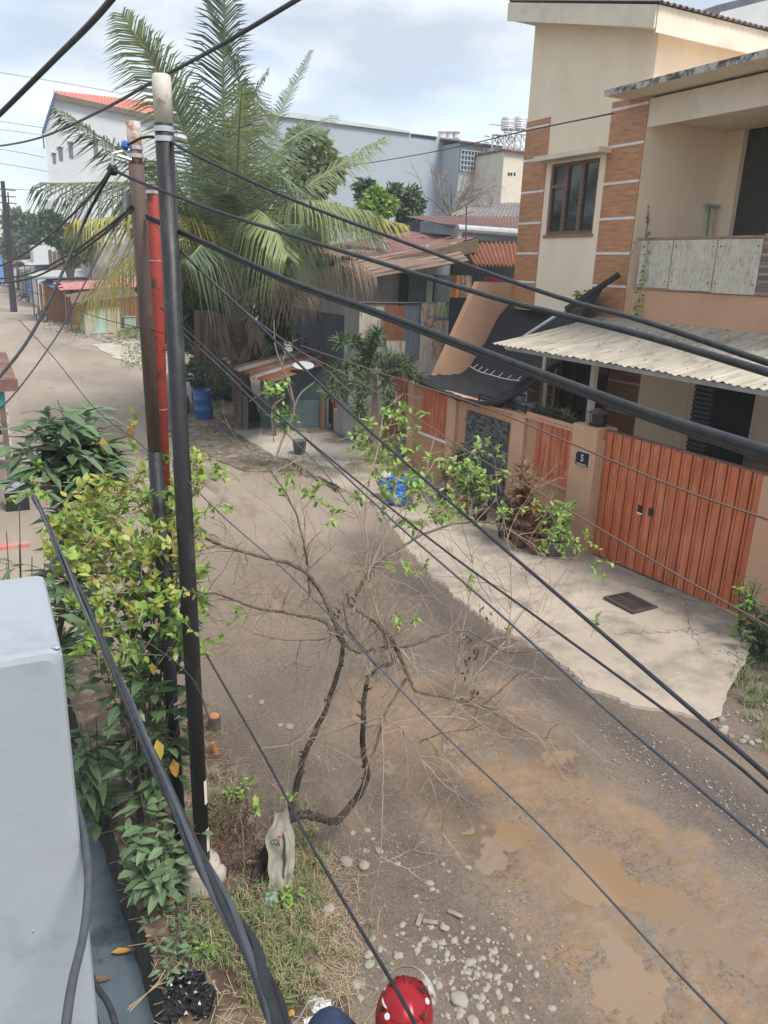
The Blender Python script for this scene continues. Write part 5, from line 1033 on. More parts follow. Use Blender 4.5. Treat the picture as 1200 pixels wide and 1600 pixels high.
# black pole
tb = gy(252, 120, YP); base = V((1.108, YP, 0)); ax = tb - base; R_ = .052
bp_ = pole('utility_pole', 'tall black painted steel pole with rusty white top, rightmost of the three poles', tuple(base), None, 'steel poles in the near verge')
zf_ = lambda z: base + ax * (z / ax.z); zw = gy(256, 193, YP).z
MB().tube([zf_(.0), zf_(3.4), zf_(3.41), zf_(zw)], [R_ * 1.06, R_ * 1.06, R_, R_], 20).build('pole', 'pole_black', bp_, True); MB().tube([zf_(zw), zf_(tb.z), zf_(tb.z + .012)], [R_ * 1.0, R_, R_ * .8], 20).build('white_top', 'pole_white', bp_, True)
cz = gy(258, 222, YP).z; mb = MB()
for dz in (0, .05): mb.tube([zf_(cz + dz), zf_(cz + dz + .028)], R_ * 1.06, 16)
mb.lathe(zf_(cz + .03) + V((.05, -.03, 0)), [(.015, 0), (.02, .02), (.02, .06), (.012, .07)], 8, V((.8, -.4, -.2))); mb.build('clamp', 'steel', bp_)
for v in (1235, 1310): a = gy(333, v, YP - .04); MB().grid(lambda p, q: zf_(a.z + q * .2 - .1) + V((math.cos(-1.1 + p * 1.5), math.sin(-1.1 + p * 1.5), 0)) * R_ * 1.08, 6, 2).build('sticker', 'cream_wall', bp_)
single('pole_footing', MB().lathe((1.09, YP, -.02), [(.14, 0), (.15, .1), (.145, .28), (.135, .32), (.07, .33)], 18).rock((1.19, YP - .1, .2), .05, .07, .09, 8), 'concrete', 'pale cylindrical concrete footing round the base of the black pole', 'footing', smooth=True)
# brown pole with rusty top
b2_ = V((1.03, 5.25, 0)); t2 = gy(208, 190, 5.25); ax2 = t2 - b2_; zg_ = lambda z: b2_ + ax2 * (z / ax2.z); R2 = .045
br = pole('utility_pole', 'brown weathered steel pole with peeling rust and white top, leftmost of the three poles', tuple(b2_), None, 'steel poles in the near verge')
z1, z2 = gy(238, 705, 5.25).z, gy(215, 258, 5.25).z
MB().tube([zg_(0), zg_(z1)], R2 * 1.05, 18).build('lower_pole', 'pole_black', br, True); MB().tube([zg_(z1), zg_(z2)], R2, 18).build('pole', 'pole_brown', br, True); MB().tube([zg_(z2), zg_(t2.z)], R2 * .92, 18).build('rusty_top', 'pole_rust', br, True)
cz2 = gy(213, 247, 5.25).z; mb = MB(); 
for dz in (0, .045): mb.tube([zg_(cz2 + dz), zg_(cz2 + dz + .022)], R2 * 1.07, 14)
mb.tube([zg_(cz2 + .05), gy(192, 236, 5.2), gy(176, 240, 5.2), gy(176, 262, 5.2)], .009, 6); mb.tube([gy(205, 250, 5.2), gy(184, 243, 5.2)], .009, 6); mb.build('bracket', 'steel', br)
mb = MB(); p = gy(176, 266, 5.2); mb.lathe(p, [(.012, -.03), (.03, -.02), (.03, .02), (.012, .03)], 10, (1, 0, 0)); mb.build('insulator', 'dark', br)
lab = gy(285, 1110, 5.2); MB().grid(lambda p, q: zg_(lab.z + q * .17 - .085) + V((math.cos(-1.5 + p * 1.5), math.sin(-1.5 + p * 1.5), 0)) * R2 * 1.07, 8, 2).build('label_plate', 'pole_black', br)
mb = MB()
for i in range(4):
    for j in range(5):
        if random.random() < .9: a_ = -1.35 + j * .26; z = lab.z + .06 - i * .04; c = zg_(z) + V((math.cos(a_), math.sin(a_), 0)) * R2 * 1.10; s = V((-math.sin(a_), math.cos(a_), 0)) * .004; mb.tube([c - s, c + s + V((0, 0, rnd(-.006, .012)))], .0028, 4); mb.tube([c - s + V((0, 0, .012)), c - s - V((0, 0, .008))], .0026, 4)
mb.build('stencil_marks', 'white_plastic', br)
# red pole
b3 = V((1.075, 5.62, 0)); t3 = gy(239, 290, 5.62); ax3 = t3 - b3; zh_ = lambda z: b3 + ax3 * (z / ax3.z); rp = pole('utility_pole', 'short red painted steel pole standing between the brown and the black pole', tuple(b3), None, 'steel poles in the near verge')
MB().tube([zh_(0), zh_(2.4)], .043, 18).build('lower_pole', 'pole_black', rp, True); MB().tube([zh_(2.4), zh_(t3.z - .02), zh_(t3.z)], [.043, .043, .035], 18).build('pole', 'pole_red', rp, True)
cz3 = gy(239, 303, 5.62).z; mb = MB().tube([zh_(cz3), zh_(cz3 + .02)], .047, 14)
for v in (408, 640): z = gy(240, v, 5.62).z; mb.tube([zh_(z), zh_(z + .006)], .045, 12)
mb.build('clamp', 'steel', rp)
mb = MB(); c = gy(203, 318, 5.3)
for k in range(9): mb.tube(spline([c + V((rnd(-.03, .03), 0, rnd(-.06, .08))) for _ in range(4)] + [gy(212, 325 + k * 2, 5.3)], 5), .005, 5)
single('wire_coil', mb, 'galv', 'tangle of grey wire hanging on the left of the brown pole', 'wire')
single('blue_tie', MB().rock(gy(195, 227, 5.2), .03, .02, .025, 8), 'blue_bag', 'blue knotted tie on the bracket of the brown pole', 'tie')
# cables
def cable(lb, pts, r, mat='cable', extra=None):
    m = MB().tube(spline([gd(u, v, d) for u, v, d in pts], 10), r, 8)
    if extra:
        for du, dv in extra: m.tube(spline([gd(u + du * k, v + dv * k, d) for (u, v, d), k in zip(pts, [(1. + 1.4 * i / (len(pts) - 1)) for i in range(len(pts))])], 10), r, 8)
    o = single('cable', m, mat, lb, 'cable', 'cables strung from the poles', smooth=True); return o
cable('thick cable crossing the sky at the top left corner', [(-40, 215, 3.6), (0, 178, 3.3), (85, 93, 2.9), (140, 38, 2.6), (180, -8, 2.4), (230, -70, 2.2)], .0085)
cable('thick cable sagging across the sky and passing behind the white pole top', [(-60, 234, 14), (0, 228, 11.5), (56, 217, 9.5), (112, 195, 8), (180, 161, 6.4), (240, 127, 5.6), (337, 75, 4.6), (450, 8, 3.9), (560, -60, 3.3)], .0105)
cable('upper thick cable running from the black pole clamp to the right edge', [(200, 226, 5.2), (228, 214, 5.1), (262, 219, 5.0), (300, 240, 4.75), (450, 309, 4.3), (625, 376, 3.7), (850, 457, 2.9), (1000, 500, 2.4), (1200, 567, 1.95), (1300, 600, 1.8)], .0078)
cable('middle thick cable running from the brown pole bracket to the right edge', [(178, 266, 5.2), (225, 287, 5.0), (330, 327, 4.5), (450, 366, 4.0), (625, 420, 3.25), (780, 467, 2.75), (990, 520, 2.2), (1200, 582, 1.75), (1300, 612, 1.6)], .0090)
cable('heavy double cable sweeping from the red pole to the right edge', [(229, 337, 5.3), (325, 380, 4.7), (450, 437, 4.1), (580, 483, 3.4), (780, 558, 2.55), (990, 636, 1.9), (1200, 705, 1.45), (1300, 738, 1.3)], .0105, 'cable', [(1.5, 4.2)])
cable('long thin black cable from the poles to the lower right edge, uppermost over the apron', [(262, 372, 5.0), (340, 448, 4.9), (409, 512, 4.7), (560, 657, 4.3), (733, 810, 3.6), (907, 960, 3.0), (1128, 1150, 2.5), (1210, 1222, 2.3)], .0075)
cable('thin black cable ending right of the concrete apron, second over the apron', [(250, 480, 5.3), (280, 506, 5.2), (409, 626, 4.9), (544, 740, 4.5), (690, 856, 4.0), (833, 960, 3.5), (1093, 1150, 2.9), (1210, 1246, 2.6)], .0058)
cable('thin grey-black cable along the apron edge to the lower right, third over the apron', [(440, 650, 5.0), (560, 763, 4.6), (640, 837, 4.3), (767, 947, 3.9), (937, 1100, 3.3), (1090, 1230, 2.9), (1210, 1330, 2.6)], .006, 'cable_grey')
cable('thin bluish cable crossing the muddy road to the bottom edge', [(270, 728, 5.2), (350, 808, 4.9), (450, 896, 4.6), (583, 1033, 4.1), (692, 1146, 3.8), (850, 1296, 3.3), (1040, 1500, 2.9), (1160, 1625, 2.7)], .0042, 'cable_grey')
cable('black cable running from the verge down over the red helmet', [(322, 1022, 5.0), (350, 1071, 4.8), (421, 1196, 4.2), (475, 1300, 3.8), (550, 1430, 3.3), (610, 1530, 2.9), (660, 1620, 2.6)], .0068, 'cable', None)
cable('thin brown wire crossing in front of the wood panels to the gate', [(470, 540, 4.9), (580, 578, 4.4), (639, 597, 4.1), (767, 640, 3.6), (900, 696, 3.1), (1060, 763, 2.7), (1210, 815, 2.5)], .0038, 'cable_brown')
cable('thin brown wire crossing low in front of the wooden gate', [(480, 555, 5.0), (580, 608, 4.6), (729, 704, 4.0), (820, 757, 3.6), (923, 818, 3.3), (1051, 894, 3.0), (1210, 984, 2.7)], .0038, 'cable_brown')
cable('black cable pair hanging from the bracket down to the left edge', [(177, 262, 5.2), (150, 310, 5.4), (125, 362, 5.5), (82, 460, 5.2), (40, 537, 4.8), (-20, 612, 4.3)], .009)
cable('black cable from the bracket running up the street to the left edge', [(176, 262, 5.2), (150, 296, 5.5), (110, 338, 6.4), (62, 380, 7.5), (8, 412, 9), (-60, 440, 11)], .009)
cable('double cable from the brown pole sagging to the left edge', [(206, 322, 5.3), (180, 345, 5.6), (150, 368, 6.0), (100, 402, 6.8), (37, 430, 8), (-50, 440, 10)], .0085, 'cable', [(2, 3)])
cable('thin black cable descending steeply from the pole to the left leaves', [(205, 328, 5.3), (175, 362, 5.2), (125, 457, 5.0), (92, 520, 4.9), (27, 610, 4.7), (-20, 655, 4.5)], .0042)
cable('thin wire from the poles over the far road to the left', [(255, 520, 5.2), (150, 495, 6), (70, 462, 7), (-20, 440, 8)], .003)
cable('thin wire hanging diagonally across the road left of the poles', [(30, 500, 6), (85, 560, 5.6), (150, 640, 5.2), (215, 690, 4.9), (260, 735, 4.7)], .0028)
cable('thin pale wire from the red pole down through the palm trunk', [(236, 345, 5.3), (262, 372, 5.2), (300, 408, 5.1), (400, 500, 5.0), (500, 570, 4.9), (560, 625, 4.8)], .0035, 'cable_grey')
cable('slack grey wire low between the poles and the shack', [(262, 500, 5.2), (340, 570, 5.1), (420, 650, 4.9), (500, 730, 4.6), (545, 790, 4.4)], .0035, 'cable_grey')
cable('thin wire running across the warehouse to the cream house', [(478, 262, 30), (550, 258, 28), (640, 244, 25), (722, 228, 21), (810, 207, 17), (958, 177, 12.6)], .012, 'cable_thin')
for i, (a, b, c, w_) in enumerate([((-20, 110, 60), (90, 128, 60), (190, 146, 60), 'highest'), ((-20, 186, 60), (30, 194, 60), (70, 200, 60), 'second'), ((-20, 200, 60), (30, 206, 60), (70, 212, 60), 'third'), ((-20, 230, 60), (30, 238, 60), (70, 246, 60), 'fourth'), ((-20, 252, 60), (30, 260, 60), (75, 268, 60), 'fifth'), ((-20, 293, 60), (30, 296, 60), (75, 298, 60), 'lowest')]):
    cable(w_ + ' faint far wire crossing the sky at the left edge', [a, b, c], .016, 'cable_grey')
# heavy twisted bundle near the viewer
mb = MB(); P_ = spline([gd(52, 775, 5.0), gd(75, 820, 4.6), gd(103, 885, 4.0), gd(150, 985, 3.2), (gd(205, 1110, 2.55)), gd(262, 1230, 2.05), gd(330, 1375, 1.6), gd(385, 1480, 1.38), gd(425, 1570, 1.22), gd(460, 1660, 1.1)], 14)
bd = thing('cable_bundle', 'thick twisted bundle of grey-black cables running down to the bottom edge', 'cable', tuple(P_[-1]))
for s in range(5):
    q = []
    for i, p in enumerate(P_):
        tg = (P_[min(i + 1, len(P_) - 1)] - P_[max(0, i - 1)]).normalized(); a = tg.orthogonal().normalized(); b = tg.cross(a); an = i * .09 + s * 1.257 + .3 * math.sin(i * .13 + s * 2); rr_ = .0105 * (.8 + .35 * math.sin(i * .21 + s)); q.append(p + (a * math.cos(an) + b * math.sin(an)) * rr_)
    MB().tube(q, .0062 if s else .0085, 8).build('strand', 'cable_grey' if s % 2 else 'cable', bd, True)
single('cable', MB().tube(spline([gd(210, 1000, 4.3), gd(240, 1010, 4.3), gd(300, 1060, 4.4), gd(330, 1130, 4.5)], 6), .004, 5), 'cable_thin', 'short thin dark wire hidden among the shrub leaves near the poles', 'cable')

# ================================================================== BARE LIME TREE over the road
lt = thing('lime_tree', 'sparse leaning lime tree with dark forked stems and bare twigs over the muddy road', 'tree', (1.42, 4.5, 0)); YT = 4.9
def tp(u, v, y): return gy(u, v, y)
bk = MB(); T_ = MB(); tips = []
base = gz(398, 1425, .03); fork = gy(452, 1278, 5.0)
tk = MB(); tk.tube(spline([base, gy(402, 1370, 4.75), gy(425, 1315, 4.9), fork], 6), [.052 - .0008 * i for i in range(19)], 9); tk.build('trunk', 'bark_black', lt, True)
limbs = [
 ([(452, 1278, 5.0), (465, 1220, 5.05), (478, 1175, 5.1), (508, 1110, 5.15), (532, 1040, 5.2), (537, 1005, 5.2)], .029, .017, 'bark_black'),
 ([(452, 1280, 5.0), (480, 1272, 4.9), (524, 1284, 4.8), (560, 1245, 4.85), (574, 1215, 4.9), (567, 1170, 4.95), (568, 1100, 5.0), (575, 1060, 5.05), (590, 1042, 5.05)], .037, .016, 'bark_black'),
 ([(537, 1005, 5.2), (505, 970, 5.3), (450, 958, 5.4), (400, 950, 5.5), (360, 935, 5.55), (325, 925, 5.6), (280, 940, 5.7)], .016, .006, 'bark'),
 ([(537, 1005, 5.2), (520, 965, 5.3), (505, 930, 5.4), (480, 895, 5.45), (450, 880, 5.5), (400, 868, 5.6), (345, 852, 5.7), (300, 830, 5.8), (262, 790, 5.9), (235, 755, 6)], .022, .008, 'bark'),
 ([(484, 930, 5.4), (482, 890, 5.5), (475, 850, 5.5), (462, 800, 5.6), (440, 760, 5.7), (420, 730, 5.8)], .012, .005, 'bark'),
 ([(590, 1042, 5.05), (565, 1010, 5.1), (545, 985, 5.2), (535, 940, 5.3)], .016, .01, 'bark'),
 ([(590, 1042, 5.05), (615, 1035, 5.0), (605, 1000, 5.1), (590, 975, 5.2), (560, 955, 5.3), (540, 940, 5.4)], .018, .008, 'bark'),
 ([(537, 1005, 5.2), (560, 1020, 5.1), (600, 1010, 5.0), (640, 1010, 4.9), (690, 990, 4.85), (730, 985, 4.8), (790, 1020, 4.7), (850, 1015, 4.6)], .016, .005, 'bark'),
 ([(556, 930, 5.3), (572, 900, 5.4), (590, 878, 5.5), (620, 860, 5.6), (660, 835, 5.7), (710, 818, 5.9), (760, 815, 6), (800, 830, 6.1), (850, 870, 6.2), (915, 875, 6.3)], .015, .006, 'bark'),
 ([(550, 960, 5.3), (565, 910, 5.4), (575, 860, 5.5), (570, 820, 5.6), (575, 760, 5.7), (590, 700, 5.9), (600, 640, 6)], .013, .005, 'twig'),
 ([(590, 975, 5.1), (615, 1000, 5.0), (635, 1050, 4.9), (650, 1080, 4.8), (700, 1090, 4.7), (745, 1105, 4.6), (780, 1080, 4.6), (820, 1045, 4.6)], .018, .006, 'bark'),
 ([(700, 1090, 4.7), (750, 1100, 4.6), (800, 1130, 4.5), (830, 1148, 4.5), (868, 1155, 4.4)], .009, .004, 'bark'),
 ([(635, 1060, 4.9), (610, 1100, 4.8), (600, 1120, 4.7), (590, 1160, 4.65), (575, 1200, 4.6)], .012, .006, 'bark'),
 ([(600, 1120, 4.7), (560, 1130, 4.8), (500, 1150, 4.9), (440, 1165, 5.0), (400, 1170, 5)], .007, .003, 'twig_pale'),
 ([(597, 1120, 4.7), (599, 1200, 4.5), (597, 1290, 4.3), (592, 1360, 4.2), (575, 1425, 4.1)], .006, .003, 'twig_pale'),
 ([(720, 1095, 4.7), (740, 1060, 4.75), (760, 1035, 4.8), (790, 1000, 4.9), (800, 940, 5.0), (795, 860, 5.2), (790, 840, 5.3)], .007, .003, 'twig_pale'),
 ([(620, 1020, 5.0), (590, 960, 5.1), (575, 900, 5.3), (600, 840, 5.5), (640, 780, 5.8), (680, 720, 6.0)], .008, .004, 'twig'),
 ([(708, 1090, 4.7), (715, 1040, 4.8), (722, 990, 4.9), (735, 930, 5.0), (740, 870, 5.2)], .006, .003, 'twig_pale'),
 ([(655, 1160, 4.8), (690, 1145, 4.7), (735, 1140, 4.6), (760, 1128, 4.5)], .005, .003, 'bark'),
 ([(600, 1120, 4.7), (630, 1140, 4.6), (660, 1190, 4.5), (680, 1240, 4.4), (690, 1300, 4.3)], .005, .0025, 'twig_pale'),
 ([(545, 985, 5.2), (500, 1000, 5.2), (440, 1000, 5.3), (395, 990, 5.3)], .007, .003, 'bark'),
 ([(455, 1275, 5.0), (440, 1240, 5.1), (410, 1215, 5.2), (380, 1230, 5.2)], .006, .003, 'twig')]
rn = random.Random(3)
for pts_, ra_, rb_, mt_ in limbs:
    S = spline([tp(*q) for q in pts_], 6); S2 = []
    for a_, b_ in zip(pts_, pts_[1:]): S2 += [tp(*a_).lerp(tp(*b_), i / 6) for i in range(6)]
    S2.append(tp(*pts_[-1])); S = [p.lerp(q, .65) for p, q in zip(S, S2)]; k = len(S) - 1; S = [p + rdir() * .004 for p in S]
    MB().tube(S, [(ra_ + (rb_ - ra_) * i / k) * (.95 + .1 * random.random()) for i in range(k + 1)], 9).build('limb', mt_, lt, True)
    if ra_ < .028 :
        for q in range(int(k * .85)):
            i = random.randint(2, k); d = (S[min(i + 1, k)] - S[max(i - 1, 0)]).normalized(); dd = (d * .5 + rdir() * .9); dd.y *= .6
            if random.random() < .75: twigs(T_, S[i], dd, rnd(.22, .6), .0042, 2, .5, 3, -.01, tips)
    else:
        for q in range(7): i = random.randint(4, k - 2); sd_ = rdir(-.2, .8); MB().tube([S[i], S[i] + sd_ * rnd(.04, .07)], [rb_ * .7, rb_ * .35], 6).build('stub', mt_, lt, True)
        for q in range(4): i = random.randint(6, k); twigs(T_, S[i], rdir(), rnd(.2, .45), .003, 2, .5, 2, -.03, tips)
T_.build('twigs', 'twig', lt)
def clump(m, p, r, n, ln, up=.3):
    for k in range(n): d = rdir(-.4, 1); q = p + rdir() * r * random.random() ** .5; m.leaf(q, (d + V((0, 0, up - .3))), (V((0, 0, 1)) + rdir() * .6), ln * rnd(.6, 1.15), ln * rnd(.42, .55), rnd(.05, .3))
def sprays(pix, m, stems, lw, n=9, ln=.075, r=.07, cnt=1):
    for (u, v, y, ru, rv, k) in pix:
        for q in range(k):
            a = rnd(0, 6.283); s = math.sqrt(random.random()); p = gy(u + ru * s * math.cos(a), v + rv * s * math.sin(a), y + rnd(-.35, .35)); d = rdir(-.1, 1); tail = p - d * rnd(.12, .3); stems.tube([tail, tail.lerp(p, .5) + rdir() * .015, p], [.003, .0025, .0015], 3, False)
            for j in range(n): f = rnd(.35, 1.0); b = tail.lerp(p, f); dd = (d * .7 + rdir()).normalized(); m.leaf(b, dd, V((0, 0, 1)) + rdir() * .5, ln * rnd(.6, 1.2), ln * rnd(.42, .55), rnd(.05, .3))
ly_, ll_, st_m = MB(), MB(), MB()
sprays([(240, 770, 6.0, 95, 45, 34), (170, 800, 5.6, 75, 60, 50), (110, 850, 5.3, 35, 45, 22), (200, 900, 5.0, 90, 70, 30), (270, 840, 5.2, 60, 60, 12), (270, 720, 6.0, 45, 30, 10), (300, 740, 6, 30, 25, 7), (190, 860, 5.4, 90, 40, 12), (245, 580, 6.2, 14, 14, 2), (160, 960, 5.2, 50, 30, 5), (225, 660, 6, 30, 40, 3)], ly_, st_m, 0)
sprays([(600, 690, 6, 45, 50, 26), (650, 780, 6.1, 65, 40, 26), (700, 760, 6.3, 60, 55, 30), (740, 720, 6.4, 50, 40, 20), (600, 760, 6.0, 45, 40, 16), (640, 660, 6.1, 30, 30, 6), (620, 630, 6, 20, 30, 4), (860, 805, 6.4, 40, 25, 14), (880, 850, 6.5, 45, 28, 16), (930, 890, 6.5, 18, 25, 4), (490, 780, 5.8, 60, 40, 5), (440, 750, 5.7, 30, 30, 3), (640, 885, 5.5, 40, 10, 4), (725, 905, 5.4, 18, 15, 2), (670, 960, 5.2, 60, 30, 3), (380, 950, 5.4, 30, 20, 2), (440, 600, 6.4, 12, 10, 2), (520, 800, 5.7, 20, 20, 2), (210, 980, 4.9, 80, 80, 34), (190, 840, 5.2, 110, 90, 46), (90, 760, 6.2, 60, 60, 12), (280, 780, 5.6, 50, 70, 18), (300, 900, 5.1, 30, 60, 10), (330, 760, 6, 40, 40, 5), (120, 960, 5.0, 20, 60, 7), (400, 1250, 4.9, 12, 8, 3), (445, 1250, 4.9, 8, 8, 1), (300, 1000, 5.2, 20, 20, 5), (770, 800, 6.2, 40, 30, 6), (560, 700, 6.2, 25, 25, 3), (860, 960, 5.2, 90, 20, 2)], ll_, st_m, 0)
ly_.build('yellowing_leaves', 'leaf_yellow', lt); ll_.build('green_leaves', 'leaf_lime', lt); st_m.build('leafy_twigs', 'twig', lt)
dd_ = MB()
for u, v, y in ((545, 925, 5.3), (530, 950, 5.3), (760, 950, 4.8), (735, 1000, 4.8), (720, 1045, 4.7), (735, 1085, 4.65), (735, 1020, 4.8)):
    for k in range(8): p = gy(u + rnd(-12, 12), v + rnd(-12, 16), y); dd_.leaf(p, V((rnd(-.4, .4), rnd(-.4, .4), -1)), rdir(), rnd(.04, .09), .025, .4)
dd_.build('dead_leaves', 'leaf_dead', lt)
# bare pinkish sapling and little shrub by the shack
sp = gz(520, 730); t = thing('bare_sapling', 'pinkish bare sapling with forked branches in front of the shack', 'sapling', tuple(sp)); m = MB(); Yq = sp.y
for pts_ in ([(505, 728), (545, 670), (580, 640), (588, 615)], [(578, 640), (572, 610), (555, 600), (540, 560)]): pass
m2 = lambda P_, r0, r1: m.tube(spline([gy(u, v, Yq - .5 * i / len(P_)) for i, (u, v) in enumerate(P_)], 5), [r0 + (r1 - r0) * i / (5 * (len(P_) - 1)) for i in range(5 * (len(P_) - 1) + 1)], 6)
m2([(430, 720), (440, 690), (455, 655), (460, 635), (452, 600), (440, 570), (430, 540), (428, 500)], .035, .012); m2([(458, 640), (470, 615), (490, 598), (492, 590)], .03, .01); m2([(458, 628), (445, 600), (430, 600)], .02, .008); m2([(428, 690), (425, 640), (445, 620)], .015, .01)
twigs(m, gy(440, 570, Yq), V((.3, 0, 1)), .5, .01, 2); m.build('trunk', 'twig_pale', t); m = MB()
for u, v in ((422, 615), (432, 610), (440, 650), (448, 665), (455, 655), (437, 645)): clump(m, gy(u, v, Yq), .25, 26, .16)
m.build('leaves', 'leaf_lime', t)
# ------------------------------------------------------------------ big-leaved shrubs at the left
def shrub(label, stems, mat, nleaf, ll, spread=.16, aspect=.34, name='shrub', droop=.25):
    t = thing(name, label, 'shrub', tuple(stems[0][0]), None); m = MB(); L_ = MB()
    for pts in stems:
        S = spline(pts, 8); k = len(S) - 1; m.tube(S, [.012 * (1 - .75 * i / k) for i in range(k + 1)], 6)
        for j in range(nleaf):
            f = .12 + .88 * random.random() ** .75; p = S[int(f * k)]; a = rnd(0, 6.283); o = V((math.cos(a), math.sin(a), rnd(-.1, .55))); q = p + o * rnd(.01, spread); m.tube([p, q], [.0025, .002], 3, False); L_.leaf(q, o + V((0, 0, rnd(-.3, .15))), V((0, 0, 1)) + rdir() * .35, ll * rnd(.55, 1.2), ll * aspect * rnd(.8, 1.15), rnd(.1, droop + .15))
    m.build('stems', 'bark', t); L_.build('leaves', mat, t); return t
def S3(b, *pix): return [V(b)] + [gy(u, v, y) for u, v, y in pix]
shrub('large grey-green leafy shrub at the left edge above the pavement', [S3((.1, 7.6, -.1), (130, 780, 7.4), (u, v, 7.2 + dy)) for u, v, dy in [(70, 640, 0), (110, 655, .2), (150, 690, 0), (40, 660, .3), (20, 700, 0), (140, 640, .3), (90, 690, -.3), (60, 730, -.3), (15, 750, 0), (120, 725, -.2), (175, 710, 0), (90, 625, 0), (145, 745, -.3), (40, 770, -.4)]], 'leaf_grey', 80, .28, .16, .30)
shrub('dark leafy shrub with drooping leaves between the cable bundle and the poles', [S3((.78, 5.7, 0), (u * .5 + 125, (v + 1150) / 2, 5.5), (u, v, 5.4 + dy)) for u, v, dy in [(130, 880, 0), (180, 870, .2), (230, 850, 0), (280, 860, .1), (270, 930, 0), (150, 940, -.2), (200, 960, -.3), (250, 1000, -.3), (120, 1000, 0), (290, 900, .2), (170, 900, .3), (300, 960, .1), (225, 900, -.2), (275, 780, .3), (310, 800, .4)]], 'leaf_dark', 20, .20, .125, .42, droop=.4)
shrub('dark shrub branch with large hanging leaves and yellow ones left of the poles', [S3((.85, 5.3, 0), (u * .5 + 125, (v + 1250) / 2, 5.2), (u, v, 5.1)) for u, v in [(240, 1060), (265, 1100), (215, 1040), (280, 1130), (190, 1080), (160, 1060), (250, 1160)]], 'leaf_dark', 18, .17, .12, .42, droop=.5)
shrub('low broad-leaved green shrub at the foot of the poles beside the drain', [S3((.80, 4.95, .02), (u, v, 4.8 + dy)) for u, v, dy in [(200, 1290, .1), (230, 1300, 0), (260, 1310, -.1), (240, 1340, -.2), (215, 1350, -.15), (270, 1280, .1), (190, 1310, 0), (280, 1350, -.2), (235, 1270, .1), (255, 1375, -.3), (305, 1290, 0), (220, 1240, .2)]], 'leaf_grey', 17, .16, .08, .42, 'low_shrub')
shrub('pinnate papaya-like leaves just right of the white pillar over the drain', [S3((.5, 6.0, -.1), (u, v, 5.6)) for u, v in [(125, 1130), (140, 1150), (110, 1160), (155, 1165), (130, 1180), (150, 1120)]], 'leaf_grey', 16, .24, .08, .3, 'low_shrub')
shrub('grey-green leaves reaching in at the left edge above the white pillar', [S3((-.1, 5.2, 0), (u, v, 5.0)) for u, v in [(10, 830), (30, 850), (50, 870), (10, 880), (70, 880), (-10, 800), (30, 790)]], 'leaf_grey', 18, .2, .12, .3)
mb = MB()
for u, v, y, s in ((160, 683, 7.0, .16), (180, 1020, 5.2, .15), (245, 1155, 5.0, .17), (270, 1185, 5.0, .16), (205, 665, 6, .1), (237, 1035, 5.1, .1)): mb.leaf(gy(u, v, y), V((rnd(-.5, .5), -.2, -1)), V((0, -1, .2)), s, s * .45, .1)
tag(mb.build('autumn_leaves', 'leaf_autumn'), 'orange-yellow dying leaves hanging among the dark shrubs', 'leaves', kind='stuff')
# fallen leaves
mb = MB()
for k in range(160):
    x = rnd(.6, 1.9); y = rnd(3, 7); mb.leaf(V((x, y, hv(x, y) + .012)), rdir(-.1, .1), V((0, 0, 1)) + rdir() * .3, rnd(.03, .07), .03, .1)
for u, v in ((190, 1487), (262, 1410), (240, 1470), (150, 1530)): p = gz(u, v, -.25 if u < 200 else .08); mb.leaf(p + V((-.05, 0, .01)), V((1, rnd(-.5, .3), .1)), V((0, 0, 1)), .16, .06, .05)
tag(mb.build('fallen_leaves', 'leaf_dead'), 'dry brown leaves littering the dirt verge', 'fallen leaves', kind='stuff')
mb = MB()
for u, v, z, s in ((185, 1487, -.25, .14), (250, 1412, .08, .17), (238, 1462, .08, .06)): p = gz(u, v, z); mb.leaf(p + V((-.05, 0, .015)), V((1, -.3, .1)), V((0, 0, 1)), s, s * .4, .05)
tag(mb.build('fallen_leaves', 'leaf_autumn'), 'large orange leaves lying on the drain and verge', 'fallen leaves', kind='stuff')
# ------------------------------------------------------------------ grass and straw
def blades(mb, x, y, z, n, h, r=.05, w_=.004, lean=.8):
    for k in range(n):
        p = V((x + rnd(-r, r), y + rnd(-r, r), z)); d = rdir(.0, .4); d.z = 0; hh = h * rnd(.5, 1.2); s = V((-d.y, d.x, 0)).normalized() * w_; m1 = p + d * hh * .25 * lean + V((0, 0, hh * .6)); e = p + d * hh * .8 * lean + V((0, 0, hh * rnd(.5, .9)))
        mb.add([p - s, p + s, m1 + s * .8, m1 - s * .8, e], [(0, 1, 2, 3), (3, 2, 4)])
g1, g2_ = MB(), MB()
tufts = [(460, 1330, 50), (450, 1380, 35), (470, 1420, 30), (400, 1480, 40), (440, 1520, 60), (420, 1560, 50), (380, 1500, 30), (350, 1290, 30), (365, 1250, 20), (480, 1360, 30), (330, 1470, 30), (395, 1440, 25), (440, 1480, 30), (500, 1470, 12), (460, 1560, 40), (560, 1480, 5), (350, 1450, 20), (410, 1400, 25), (340, 1500, 15), (460, 1290, 20)]
for u, v, n in tufts:
    for k in range(int(n * 1.5)): p = gz(u + rnd(-36, 36), v + rnd(-36, 36)); blades(g1 if random.random() < .75 else g2_, p.x, p.y, hv(p.x, p.y) if p.x < 1.95 else 0, 6, rnd(.08, .2), .03, .0032)
for k in range(1500): x = rnd(.62, 2.0); y = rnd(2.4, 7.2); d = rdir(-.1, .15); p = V((x, y, hv(x, y) + .01)); l = rnd(.04, .22); s = d.cross(V((0, 0, 1))) * .0022; g2_.add([p - s, p + s, p + d * l + s, p + d * l - s], [(0, 1, 2, 3)])
